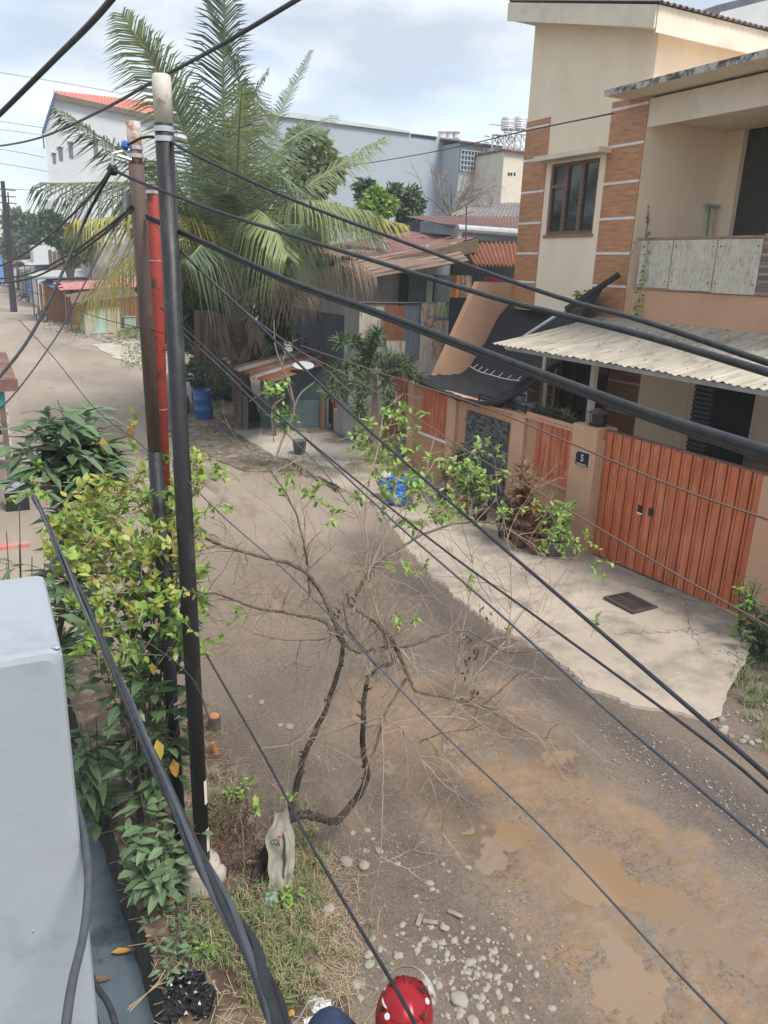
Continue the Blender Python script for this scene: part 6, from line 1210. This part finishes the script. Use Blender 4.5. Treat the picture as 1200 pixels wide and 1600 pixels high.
for k in range(700): p = gz(rnd(470, 560), rnd(1330, 1560)); d = rdir(-.1, .15); l = rnd(.03, .14); s = d.cross(V((0, 0, 1))) * .002; p.z = .01; g2_.add([p - s, p + s, p + d * l + s, p + d * l - s], [(0, 1, 2, 3)])
tag(g1.build('verge_grass', 'grass'), 'tufts of green grass on the near dirt verge', 'grass', kind='stuff'); tag(g2_.build('straw', 'straw'), 'dry straw and twigs scattered over the near verge', 'straw', kind='stuff')
g3 = MB()
for k in range(420):
    y = rnd(4.3, 6.3); x = 7.35 + (y - 4.95) * .75 + rnd(-.1, 1.6); blades(g3, x, y, .0, 7, rnd(.1, .22), .06, .005)
for k in range(160): p = gz(rnd(380, 560), rnd(715, 745)); blades(g3, p.x, p.y, 0, 5, .12, .1, .008)
tag(g3.build('roadside_grass', 'grass'), 'green grass growing right of the concrete apron', 'grass', kind='stuff')
shrub('weedy green seedlings between the drain and the footing of the black pole', [[V((.78 + rnd(-.12, .2), 4.5 + rnd(-.4, .5), .04))] * 1 + [V((.8 + rnd(-.2, .3), 4.5 + rnd(-.5, .6), rnd(.1, .22)))] for k in range(16)], 'leaf_grey', 9, .08, .05, .4, 'weeds')
def S4(b, *pts): return [V(b)] + [V(q) for q in pts]
shrub('leafy green bush at the right end of the wooden gate', [S4((8.75, 5.9, .05), (8.7 + rnd(-.6, .5), 5.75 + rnd(-.55, .45), rnd(.3, .75))) for k in range(26)], 'leaf_dark', 22, .13, .07, .42, 'bush')
shrub('upright reddish-green plant against the pier at the right end of the gate', [S4((8.6, 6.15, .1), (8.6 + rnd(-.15, .2), 6.15 + rnd(-.2, .2), rnd(.8, 1.05))) for k in range(8)], 'leaf_lime', 16, .12, .06, .4, 'bush')
mb = MB()
for k in range(60): y = rnd(4.2, 5.0); x = rnd(6.6, 8.4); r = rnd(.02, .07); mb.rock((x, y, .01), r, r * .7, r * .5, 6)
for k in range(260): p = gz(rnd(1085, 1210), 0 + 0) if 0 else gz(960 + 240 * (q := random.random()) + rnd(-40, 40), 1120 + 170 * q + rnd(-15, 50)); r = rnd(.005, .02); mb.rock((p.x, p.y, .003), r, r * .8, r * .5, 5)
for k in range(500): p = gz(rnd(400, 1000), rnd(1000, 1500)); r = rnd(.003, .011); mb.rock((p.x, p.y, hroad(p.x, p.y) + .001), r, r * .8, r * .5, 4)
for k in range(260):
    u = random.gauss(720, 90); v = random.gauss(1510, 70)
    if v < 1350 or u < 500: continue
    p = gz(u, v); r = rnd(.004, .018); mb.rock((p.x, p.y, hroad(p.x, p.y) + .002), r, r * .8, r * .5, 5)
for k in range(200): p = gz(random.gauss(625, 50), random.gauss(1330, 18)); r = rnd(.004, .013); mb.rock((p.x, p.y, hroad(p.x, p.y) + .002), r, r * .8, r * .5, 4)
for k in range(160): p = gz(random.gauss(410, 30), random.gauss(1040, 12)); r = rnd(.006, .018); mb.rock((p.x, p.y, .003), r, r * .8, r * .5, 4)
tag(mb.build('gravel', 'stone'), 'fine pale gravel scattered over the muddy road', 'gravel', kind='stuff')
# stones
big = [(718, 1563, 32, 'largest pale round stone right of the red helmet'), (568, 1353, 21, 'flat round pale stone on the road right of the hanging rag'), (541, 1347, 24, 'long pale stone just left of the flat round stone'), (513, 1421, 22, 'smooth egg-shaped stone at the edge of the verge grass'), (560, 1537, 26, 'big pale stone just above the blue jacket'), (577, 1508, 18, 'pale stone above the big stone by the jacket'), (576, 1492, 17, 'pale stone topmost in the column above the jacket'), (622, 1494, 17, 'pale stone halfway between the helmet and the wood chips'), (592, 1330, 15, 'small tall stone resting below the tree branch'), (392, 1281, 18, 'pale stone in the weeds left of the hanging rag'), (571, 1330, 12, 'rounded stone near the hanging twig'), (738, 1596, 20, 'stone at the bottom edge right of the helmet'), (452, 1136, 18, 'largest pale stone of the row on the road left of the dark stems'), (438, 1134, 14, 'left stone of the row beside the dark stems'), (408, 1098, 14, 'pale stone alone on the road above the row'), (694, 1450, 15, 'pale stone beside the broken wood pieces')]
for u, v, w_, lb in big:
    p = gz(u, v); d = (p - CAM).length; r = w_ * d / F / 2 * .8; z = (hv(p.x, p.y) if p.x < 1.9 else 0) + r * .12
    single('stone', MB().rock((p.x, p.y, z), r * 1.15, r * .9, r * .45, 12), 'stone', lb, 'stone', 'stones on the road and verge', smooth=True)
small = [(580, 1465), (598, 1463), (593, 1483), (631, 1459), (643, 1479), (653, 1486), (654, 1478), (626, 1443), (674, 1390), (672, 1380), (681, 1393), (551, 1302), (572, 1297), (492, 1295), (581, 1312), (490, 1298), (468, 1133), (392, 1087), (620, 1350), (702, 1534), (745, 1480), (760, 1470), (768, 1490), (725, 1520), (740, 1530), (780, 1560), (756, 1545), (765, 1500), (790, 1580), (820, 1590), (700, 1500), (670, 1500), (690, 1480), (750, 1500), (795, 1545), (735, 1500), (560, 1560), (740, 1560), (770, 1590), (810, 1560), (700, 1590), (665, 1470), (710, 1470), (650, 1400), (690, 1350), (700, 1360), (730, 1355), (500, 1180), (520, 1200), (475, 1260)]
for u, v in small:
    p = gz(u + rnd(-3, 3), v + rnd(-3, 3)); r = rnd(.014, .034)
    single('stone', MB().rock((p.x, p.y, hroad(p.x, p.y) - r * .08), r * 1.2, r * .9, r * .5, 8), 'stone', 'small pale stone lying loose in the near mud of the road', 'stone', 'small stones in the near mud', smooth=True)
for k in range(110):
    u = random.gauss(735, 55); v = random.gauss(1515, 45)
    if v > 1620 or v < 1400: v = rnd(1420, 1600)
    if u < 650 and v > 1480: u += 90
    p = gz(u, v); r = .008 + .028 * random.random() ** 1.6
    single('stone', MB().rock((p.x, p.y, hroad(p.x, p.y) - r * .08), r * 1.2, r * .9, r * .5, 7), 'stone', 'small pale stone lying loose in the near mud of the road', 'stone', 'small stones in the near mud', smooth=True)
for u, v, a, lb in ((655, 1440, .8, 'broken pale wood chip left of the pair on the road'), (672, 1443, -.6, 'folded wood chip next to the broken chip on the road'), (710, 1430, -1.0, 'long pinkish wood splinter on the road')):
    p = gz(u, v); m = MB().obox((p.x, p.y, .015), V((math.cos(a), math.sin(a), .05)) * .055, V((-math.sin(a), math.cos(a), 0)) * .017, V((0, 0, .006))); single('wood_chip', m, 'twig_pale', lb, 'wood chip')
# stump with fresh cut
p = gz(334, 1125, .1); t = thing('stump', 'fresh-cut orange tree stump right of the black pole', 'stump', (p.x, p.y, .02)); MB().tube([(p.x, p.y, 0), (p.x + .01, p.y, .14)], [.075, .06], 12).build('stump', 'bark', t); MB().lathe((p.x + .01, p.y, .141), [(.056, 0), (.04, .02), (.0, .025)], 12, V((.2, -.3, 1))).build('cut_face', 'wood_chip', t)
for k, (u, v) in enumerate(((298, 1135), (338, 1170), (296, 1165))): p = gz(u, v, .08); single('cut_stub', MB().tube([(p.x, p.y, .0), (p.x + rnd(-.05, .05), p.y, .16)], [.03, .02], 8), 'wood_chip', ['orange cut stub left of the black pole', 'orange cut stub right below the fresh-cut stump', 'low orange cut stub between the two poles'][k], 'stub')
# hanging rag shirt
q = [gy(458, 1262, 4.85), gy(415, 1290, 4.8), gy(412, 1395, 4.6), gy(458, 1400, 4.6)]
def rag(a, b):
    L0 = gy(428 - 10 * min(1, b * 5) + 5 * nz(b, 0, 4), 1268 + 125 * b, 4.78 - .22 * b); R0 = gy(447 + 12 * min(1, b * 3) + 7 * nz(b, 3, 5), 1258 + 150 * b - 20 * b * b, 4.82 - .22 * b); p = L0.lerp(R0, a)
    return p + V((.0, -.014 * math.sin(a * 13 + b * 2.5 + 2 * nz(a * 3, b * 3, 1)) * (.4 + b) - .05 * math.sin(a * 3.14) + .05 * nz(a * 2.5, b * 4, 1, 2), .03 * nz(a * 4, b * 3, 1, 8) * b))
t = thing('hanging_rag', 'dirty grey-beige shirt rag hanging on the tree fork', 'rag', tuple(gy(440, 1400, 4.6))); MB().grid(rag, 40, 36).build('cloth', 'shirt_rag', t, True)
MB().grid(lambda a, b: rag(.45 + a * .35, .18 + b * .52) + V((.012, -.05 - .015 * math.sin(a * 8), 0)), 12, 20).build('sleeve', 'shirt_rag', t, True)
pp = rag(.22, .33) + V((0, -.02, 0)); pxd = (rag(.5, .33) - rag(.1, .33)).normalized(); pzd = (rag(.2, .25) - rag(.2, .4)).normalized(); yd = (pzd - pxd * pzd.dot(pxd)).normalized()
textmesh('GA', .058, pp + V((0, -.012, .0)), pxd, yd, .001).build('lettering', 'dark', t); MB().obox(pp + V((.03, -.014, .045)), pxd * .014, yd * .01, pxd.cross(yd) * .001).build('red_mark', 'red_paint', t)
mt('cloth_print', (.42, .52, .50), .9, (.16, .24, .24), 25); p = gz(425, 1405, .1); single('printed_rag', MB().rock((p.x, p.y, .09), .07, .06, .05, 10), 'cloth_print', 'crumpled pale green printed cloth below the hanging rag', 'cloth')
shrub('small bright green seedling plants below the hanging rag', [S4((1.62, 4.42, .06), (1.62 + rnd(-.12, .12), 4.42 + rnd(-.1, .1), .16)) for k in range(9)], 'leaf_lime', 8, .07, .03, .4, 'seedling')
shrub('bright green seedlings on the bare earth left of the cable bundle', [S4((.95, 4.25, .06), (.95 + rnd(-.1, .1), 4.25 + rnd(-.08, .08), .14)) for k in range(6)], 'leaf_lime', 7, .06, .03, .4, 'seedling')
shrub('light green seedlings on the verge above the hanging rag', [S4((1.68, 5.75, .06), (1.68 + rnd(-.14, .14), 5.75 + rnd(-.08, .08), .18)) for k in range(6)], 'leaf_lime', 7, .07, .03, .4, 'seedling')
mb = MB()
for k in range(500): p = gz(rnd(335, 400), rnd(1270, 1380), .1); d = V((rnd(-.4, .4), rnd(-.4, .4), rnd(-.6, 1))); mb.leaf(p + V((0, 0, rnd(0, .25))), d, rdir(), rnd(.03, .08), .012, .4)
single('dead_bush', mb, 'leaf_dead', 'wilted brown bush between the black pole and the hanging rag', 'bush')
# trash
mb = MB()
for k in range(14): mb.rock((gz(292 + rnd(-26, 26), 1560 + rnd(-30, 30), .1)) + V((0, 0, rnd(-.02, .03))), rnd(.04, .07), rnd(.03, .06), rnd(.02, .05), 18, None, .9)
single('trash_bag', mb, 'trash_black', 'crumpled black plastic bag at the bottom edge of the verge', 'plastic bag')
mb = MB()
for k in range(9): mb.rock((gz(490 + rnd(-18, 22), 1585 + rnd(-20, 14), .05)), rnd(.02, .05), rnd(.02, .04), rnd(.01, .03), 16, None, .9)
single('trash_bag', mb, 'trash_white', 'torn white plastic bag beside the blue jacket', 'plastic bag'); p = gz(455, 1582, .08); single('wrapper', MB().rock(p, .03, .025, .015, 7), 'leaf_autumn', 'small yellow wrapper in the grass near the bottom edge', 'wrapper')
mb = MB(); a = gz(205, 1585, .0); b = gz(290, 1510, .12)
for k in range(3): mb.tube([a + V((rnd(-.02, .02), 0, .03 + .02 * k)), a.lerp(b, .5) + V((0, rnd(-.02, .02), .06)), b + V((rnd(-.1, .1), rnd(-.1, .1), 0))], .004, 4)
single('dry_sticks', mb, 'straw', 'long dry pale sticks reaching over the drain beside the black bag', 'sticks')
# ------------------------------------------------------------------ pots along the garden wall
def pot(u, v, r, h, mat, lb, plant, pm_, n, ll, ph, asp=.3, z0=.06):
    n = int(n * 2.4); ll *= 1.15; r *= 1.15; h *= 1.15
    p = gz(u, v, z0); t = thing('potted_plant', lb, 'plant', tuple(p), 'potted plants along the garden wall')
    o = MB().lathe(p, [(r * .7, 0), (r * .95, h * .85), (r * 1.08, h * .87), (r * 1.08, h), (r * .92, h), (r * .9, h * .85)], 18).build('pot', mat, t, True); MB().lathe(p + V((0, 0, h * .86)), [(r * .9, 0), (r * .5, .02)], 14).build('soil', 'soil', o)
    m, L_ = MB(), MB()
    for k in range(5):
        top = p + V((rnd(-.18, .18), rnd(-.2, .2), h + ph * rnd(.6, 1.05))); S = spline([p + V((0, 0, h * .8)), p.lerp(top, .5) + V((0, 0, h * .4)), top], 5); m.tube(S, .007, 5)
        for j in range(n): q = S[random.randint(3, 10)]; d = rdir(-.2, .9); L_.leaf(q, d, V((0, 0, 1)) + rdir() * .4, ll * rnd(.7, 1.2), ll * asp, .3)
    m.build('stems', 'twig', t); L_.build('leaves', pm_, t)
pot(866, 868, .15, .24, 'pot_grey', 'grey pot with light green shrub, nearest to the gate', 'shrub', 'leaf_lime', 16, .16, .75, .4)
pot(836, 862, .15, .26, 'terracotta', 'brown terracotta pot with spiky yellow-red plant, second from the gate', 'croton', 'croton', 15, .2, .55, .16)
pot(812, 852, .16, .28, 'terracotta', 'brown pot with tall dark red-leaved plant, third from the gate', 'croton', 'croton', 18, .26, 1.15, .22)
pot(790, 838, .16, .24, 'pot_dark', 'dark pot with small green herbs in front of the wide pier', 'herb', 'leaf_dark', 20, .09, .5, .4)
pot(750, 812, .15, .24, 'pot_dark', 'dark pot with green plant below the black stone panel', 'herb', 'leaf_lime', 20, .12, .6, .4)
pot(722, 800, .14, .22, 'pot_orange', 'bright orange pot with green plant left of the stone panel', 'herb', 'leaf_lime', 18, .12, .7, .4)
pot(694, 780, .15, .22, 'pot_dark', 'dark pot with orange-tipped thin plant under the left wood panel', 'croton', 'croton', 14, .18, .8, .14)
pot(712, 790, .15, .22, 'pot_dark', 'dark pot with tall dark green leafy plant beside the stone panel', 'herb', 'leaf_dark', 26, .12, 1.0, .4)
# plants behind the rail
for u in (872, 886, 850): p = gx(u, 650, 9.6); t = thing('potted_plant', {872: 'dark purple leafy plant behind the black rail beside the lantern', 886: 'spiky plant behind the black rail, nearest to the lantern', 850: 'spiky plant behind the black rail near the wire rack'}[u], 'plant', (p.x, p.y, 1.5)); m = MB(); [m.leaf(V((p.x, p.y, 1.9 + rnd(0, .2))), rdir(0, 1), rdir(), rnd(.2, .35), .05, .1) for _ in range(40)]; m.build('leaves', 'croton' if u == 872 else 'leaf_grey', t); MB().lathe((p.x, p.y, .07), [(.12, 0), (.15, 1.9)], 10).build('stand', 'pot_dark', t)
# blue bag of rubbish
t = thing('blue_bags', 'pile of shiny blue plastic sacks by the apron edge', 'plastic sacks', tuple(gz(622, 775))); m = MB(); c = gz(624, 785, .1)
for k, (u, v, z, r) in enumerate([(610, 760, .3, .2), (630, 765, .3, .22), (640, 755, .45, .18), (622, 778, .15, .24), (603, 755, .35, .15)]): p = gz(u, v, z); m.rock((p.x, p.y, z), r, r * .9, r * .75, 22, None, .7)
m.build('sacks', 'blue_bag', t, True); p = gz(603, 745, .5); MB().rock((p.x, p.y, .55), .12, .1, .08, 9).build('white_bag', 'trash_white', t)
# ------------------------------------------------------------------ left edge: roof, cart, box
q = gz(27, 610, 2.3); t = thing('maroon_roof_stall', 'maroon sheet-roofed stall with teal post at the left edge', 'stall', (-.6, q.y, 0)); c1, c2, c3 = gz(27, 598, 2.35), gz(0, 545, 2.35), q
MB().corr((c1.x - 2.2, c1.y, 2.6), (c1.x - 2.2, c1.y + 5, 2.6), (c1.x, c1.y + 5, 2.35), (c1.x, c1.y, 2.35), 20, .02).build('roof', 'maroon', t, True); MB().box(c1.x - 2.2, c1.x + .01, c1.y - .04, c1.y - .001, 2.2, 2.42).build('fascia_board', 'maroon', t)
MB().box(c1.x - .35, c1.x - .23, c1.y + .1, c1.y + .22, 1.9, 2.2).build('teal_post', 'teal', t); MB().box(c1.x - .34, c1.x - .24, c1.y + .11, c1.y + .21, 0, 1.898).build('post', 'plank', t); MB().box(c1.x - 2.1, c1.x - 2, c1.y + .11, c1.y + .21, 0, 2.2).build('post', 'white_wall', t)
p = gz(12, 730); t = thing('metal_cart', 'white and grey metal rack cart at the left edge behind the shrub', 'cart', (p.x, p.y, 0)); m = MB()
for z in (.25, .5, .75, 1.0, 1.25): m.box(p.x - .9, p.x + .12, p.y - .25, p.y + .25, z, z + .04)
for x in (-.9, .1):
    for y in (-.25, .22): m.box(p.x + x, p.x + x + .03, p.y + y, p.y + y + .03, 0, 1.3)
m.build('rack', 'white_wall', t); m = MB()
for z in (.3, .8): m.box(p.x - .6, p.x - .05, p.y - .2, p.y + .15, z, z + .18)
m.build('baskets', 'dark', t)
a, b = gz(10, 800), gz(48, 800); t = thing('black_crate', 'black box with pale grey lid on the ground at the left', 'box', (a.x, a.y, 0)); MB().box(a.x, b.x, a.y, a.y + .5, 0, .36).build('box', 'dark', t); MB().box(a.x - .02, b.x + .02, a.y - .02, a.y + .52, .362, .42).build('lid', 'galv', t)
p = gz(264, 640); t = thing('motorbike', 'motorbike with white front fairing half hidden between the poles', 'motorbike', (p.x + .3, p.y, 0))
# ------------------------------------------------------------------ motorbike hidden between the poles
X0 = V((p.x + .35, p.y - .3, 0))
for y in (-.6, .6): MB().tube([X0 + V((0, y + .28 * math.cos(q), .29 + .28 * math.sin(q))) for q in [i * math.pi / 10 for i in range(21)]], .05, 6, False).build('wheel', 'tyre', t)
MB().tube([X0 + V((0, .5, .5)), X0 + V((0, .1, .5)), X0 + V((0, -.2, .35)), X0 + V((0, -.45, .65))], [.13, .15, .13, .1], 8).build('body', 'dark', t, True); MB().tube([X0 + V((0, .65, .8)), X0 + V((0, 0, .74))], [.09, .12], 8).build('seat', 'dark', t)
MB().box8([X0 + V(q) for q in [(-.2, -.62, .35), (.2, -.62, .35), (.12, -.5, .35), (-.12, -.5, .35), (-.15, -.55, 1.0), (.15, -.55, 1.0), (.1, -.45, 1.0), (-.1, -.45, 1.0)]]).build('fairing', 'white_plastic', t); MB().tube([X0 + V((-.33, -.4, 1.08)), X0 + V((.33, -.4, 1.08))], .02, 5).build('handlebar', 'galv', t)
# ================================================================== PERSON with the red helmet
hz = 1.66; hc = gz(631, 1590, hz); face = V((.90, .43, 0)).normalized(); left = V((-face.y, face.x, 0)); UP = V((0, 0, 1))
ft = V((hc.x, hc.y, 0)) - face * .09 + V((-.05, .13, 0))
dv_ = V((hc.x, hc.y, 0)) - ft; hf, hl = dv_.dot(face), dv_.dot(left)
pe = thing('person', 'person in red helmet and navy jacket walking on the verge at the bottom edge', 'person', (ft.x, ft.y, 0))
def W(f, l, z): return ft + face * f + left * l + UP * z
def skin(name, pts, edges, rad, mat, par, lev=2):
    me = bpy.data.meshes.new(name); me.from_pydata([tuple(W(*q) - ft) for q in pts], edges, []); me.update(); ob = bpy.data.objects.new(name, me); C.objects.link(ob)
    sm = ob.modifiers.new('s', 'SKIN'); sm.use_smooth_shade = True
    for i, r in enumerate(rad): me.skin_vertices[0].data[i].radius = (r, r) if not isinstance(r, tuple) else r
    me.skin_vertices[0].data[0].use_root = True
    ss = ob.modifiers.new('d', 'SUBSURF'); ss.levels = lev; ss.render_levels = lev
    dg = bpy.context.evaluated_depsgraph_get(); m2 = bpy.data.meshes.new_from_object(ob.evaluated_get(dg)); bpy.data.objects.remove(ob)
    m2.materials.clear(); m2.materials.append(M[mat]); m2.polygons.foreach_set('use_smooth', [True] * len(m2.polygons)); o = bpy.data.objects.new(name, m2); C.objects.link(o); o.parent = par; o['_loc'] = tuple(ft); return o
pts, ed, rad = [], [], []
def add(p, r, par=None):
    pts.append(p); rad.append(r)
    if par is not None: ed.append((par, len(pts) - 1))
    return len(pts) - 1
pel = add((0, 0, .93), .11); w1 = add((0, 0, 1.1), .105, pel); ch = add((0, 0, 1.28), .12, w1); nk0 = add((hf * .3, hl * .3, 1.44), .06, ch); nk = add((hf * .75, hl * .75, 1.52), .052, nk0); hd = add((hf, hl, 1.59), .075, nk); ht = add((hf, hl, 1.68), .085, hd)
for s in (-1, 1):
    hp_ = add((0, .09 * s, .88), .085, pel); kn = add((.05 + .08 * s, .1 * s, .5), .058, hp_); an = add((-.02 + .14 * s, .1 * s, .09), .04, kn); add((.12 + .14 * s, .1 * s, .04), .038, an)
    sh_ = add((0, .19 * s, 1.42), .055, ch); el = add((-.03, .275 * s, 1.15), .042, sh_); wr = add((.14, .25 * s, .93), .03, el); pa = add((.19, .245 * s, .89), .034, wr)
    for k in range(4): f1 = add((.215 + .004 * k, (.222 + .016 * k) * s, .87 - .004 * k), .0095, pa); f2 = add((.245, (.218 + .017 * k) * s, .845), .009, f1); add((.25, (.218 + .017 * k) * s, .82 + .003 * k), .0075, f2)
    t1 = add((.19, .205 * s, .885), .0105, pa); add((.215, .19 * s, .862), .009, t1)
body = skin('body', pts, ed, rad, 'skin', pe)
pts, ed, rad = [], [], []
a = add((0, 0, .9), .14); b = add((0, 0, 1.1), .14, a); c = add((.0, 0, 1.29), .15, b); d = add((.0, 0, 1.43), .075, c)
for s in (-1, 1): sh_ = add((0, .23 * s, 1.46), .09, c); el = add((-.035, .28 * s, 1.15), .07, sh_); add((.12, .255 * s, .955), .05, el)
skin('jacket', pts, ed, rad, 'denim', pe)
pts, ed, rad = [], [], []
a = add((0, 0, .93), .135)
for s in (-1, 1): hp_ = add((0, .095 * s, .86), .105, a); kn = add((.05 + .08 * s, .105 * s, .5), .078, hp_); add((-.02 + .14 * s, .105 * s, .12), .06, kn)
skin('trousers', pts, ed, rad, 'blue_wall', pe)
for s in (-1, 1): MB().tube([W(-.07 + .14 * s, .1 * s, .05), W(.05 + .14 * s, .1 * s, .05), W(.16 + .14 * s, .1 * s, .035)], [.045, .05, .035], 10).build('shoe', 'dark', pe, True)
# jacket seam and pale cuff line
MB().tube([W(.0, .24, 1.555), W(-.02, .30, 1.51), W(-.03, .35, 1.38)], .004, 5).build('piping', 'white_wall', pe)
# face
face = V((.62, .78, 0)).normalized(); left = V((-face.y, face.x, 0)); ft2 = V((hc.x, hc.y, 0)) - face * .04
def W(f, l, z): return ft2 + face * f + left * l + UP * z
mb = MB()
for s in (-1, 1): mb.lathe(W(.118, .032 * s, 1.635), [(.0, -.008), (.011, 0), (.0, .008)], 8, face)
mb.build('eyes', 'dark', pe); MB().tube([W(.11, 0, 1.65), W(.14, 0, 1.605), W(.118, 0, 1.6)], [.008, .014, .008], 6).build('nose', 'skin', pe); MB().tube([W(.108, .022, 1.57), W(.114, 0, 1.568), W(.108, -.022, 1.57)], .006, 5).build('mouth', 'peach_dark', pe)
# helmet shell: egg, open face, ridges and vents
def shell(th, ph):    # th from top, ph around (0 = face)
    r = V((math.sin(th) * math.cos(ph), math.sin(th) * math.sin(ph), math.cos(th))); sx, sy, sz = .146, .119, .140
    ridge = 1 + .035 * (math.exp(-((ph - .55) / .12) ** 2) + math.exp(-((ph + .55) / .12) ** 2)) * math.sin(th) - .03 * math.exp(-((th - .95) / .06) ** 2) * (abs(ph) > .8) - .02 * math.exp(-(ph / .1) ** 2) * math.sin(th) + .035 * math.exp(-((abs(ph) - 2.5) / .2) ** 2) * math.sin(th)
    q = r * ridge; return W(.05 + q.x * sx, q.y * sy, hz + q.z * sz)
hm = MB(); nt_, np_ = 60, 110
hm.grid(lambda a, b: shell(.02 + b * (1.25 + .95 * max(0, min(1, (abs(-math.pi + a * 2 * math.pi) - .85) / .35))), -math.pi + a * 2 * math.pi), np_, nt_)
he = hm.build('helmet', 'helmet_red', pe, True)
MB().grid(lambda a, b: (lambda th, ph: W(.05 + math.sin(th) * math.cos(ph) * .175, math.sin(th) * math.sin(ph) * .134, hz + .03 + math.cos(th) * .142))(.75 + b * .55, -1.35 + a * 2.7), 26, 8).build('visor', 'visor', he, True)
mb = MB()
for s in (-1, 1):
    a_, b_, c_ = shell(.60, .62 * s), shell(.74, .8 * s), shell(.85, .62 * s); cc = W(.05, 0, hz); mb.add([q + (q - cc).normalized() * .003 for q in (a_, b_, c_)], [(0, 1, 2)])
    a_, b_, c_ = shell(.95, 1.95 * s), shell(1.1, 2.1 * s), shell(.8, 2.25 * s); mb.add([q + (q - cc).normalized() * .004 for q in (a_, b_, c_)], [(0, 1, 2)])
    mb.tube([shell(.25 + .07 * k, .35 * s) + UP * .002 for k in range(9)], .0028, 4)
    for a0, a1 in ((1.05, 1.3),): a_, b_, c_, d_ = shell(.42, a0 * s), shell(.50, a1 * s), shell(.72, (a1 + .05) * s), shell(.62, a0 * s); mb.add([q + (q - cc).normalized() * .004 for q in (a_, b_, c_, d_)], [(0, 1, 2, 3)])
mb.build('vents', 'dark', he); mb = MB()
for s, th, p2_ in ((1, .92, 1.25), (-1, .85, 1.5), (1, .9, 2.5)):
    q = shell(th, p2_ * s); nrm = (q - W(.05, 0, hz)).normalized(); MB().lathe(q - nrm * .001, [(.0, .005), (.012, .004), (.013, .0)], 16, nrm).build('badge', 'white_plastic', he)
mb = MB(); 
q = [shell(.80 + .02 * k, 2.3 - .1 * k) + UP * .004 for k in range(7)]; mb.tube([p_ + UP * .0 for p_ in q], [.002, .004, .005, .004, .005, .004, .002], 4); mb.build('stripe', 'white_plastic', he)
MB().tube([W(.05, .10, 1.60), W(.08, .07, 1.52), W(.08, 0, 1.5), W(.08, -.07, 1.52), W(.05, -.10, 1.60)], .006, 5).build('strap', 'dark', he)
# ------------------------------------------------------------------ clean up helper props
for o in bpy.data.objects:
    if '_loc' in o: del o['_loc']
hm_ = bpy.data.materials.new('haze'); hm_.use_nodes = True; t_ = hm_.node_tree; t_.nodes.remove(t_.nodes['Principled BSDF']); pv = N(t_, 'ShaderNodeVolumePrincipled')
pv.inputs['Color'].default_value = (.86, .92, 1, 1); pv.inputs['Density'].default_value = .0013; t_.links.new(pv.outputs[0], t_.nodes['Material Output'].inputs['Volume']); M['haze'] = hm_
tag(MB().box(-260, 260, -20, 330, -1.5, 32).build('haze', 'haze'), kind='stuff')
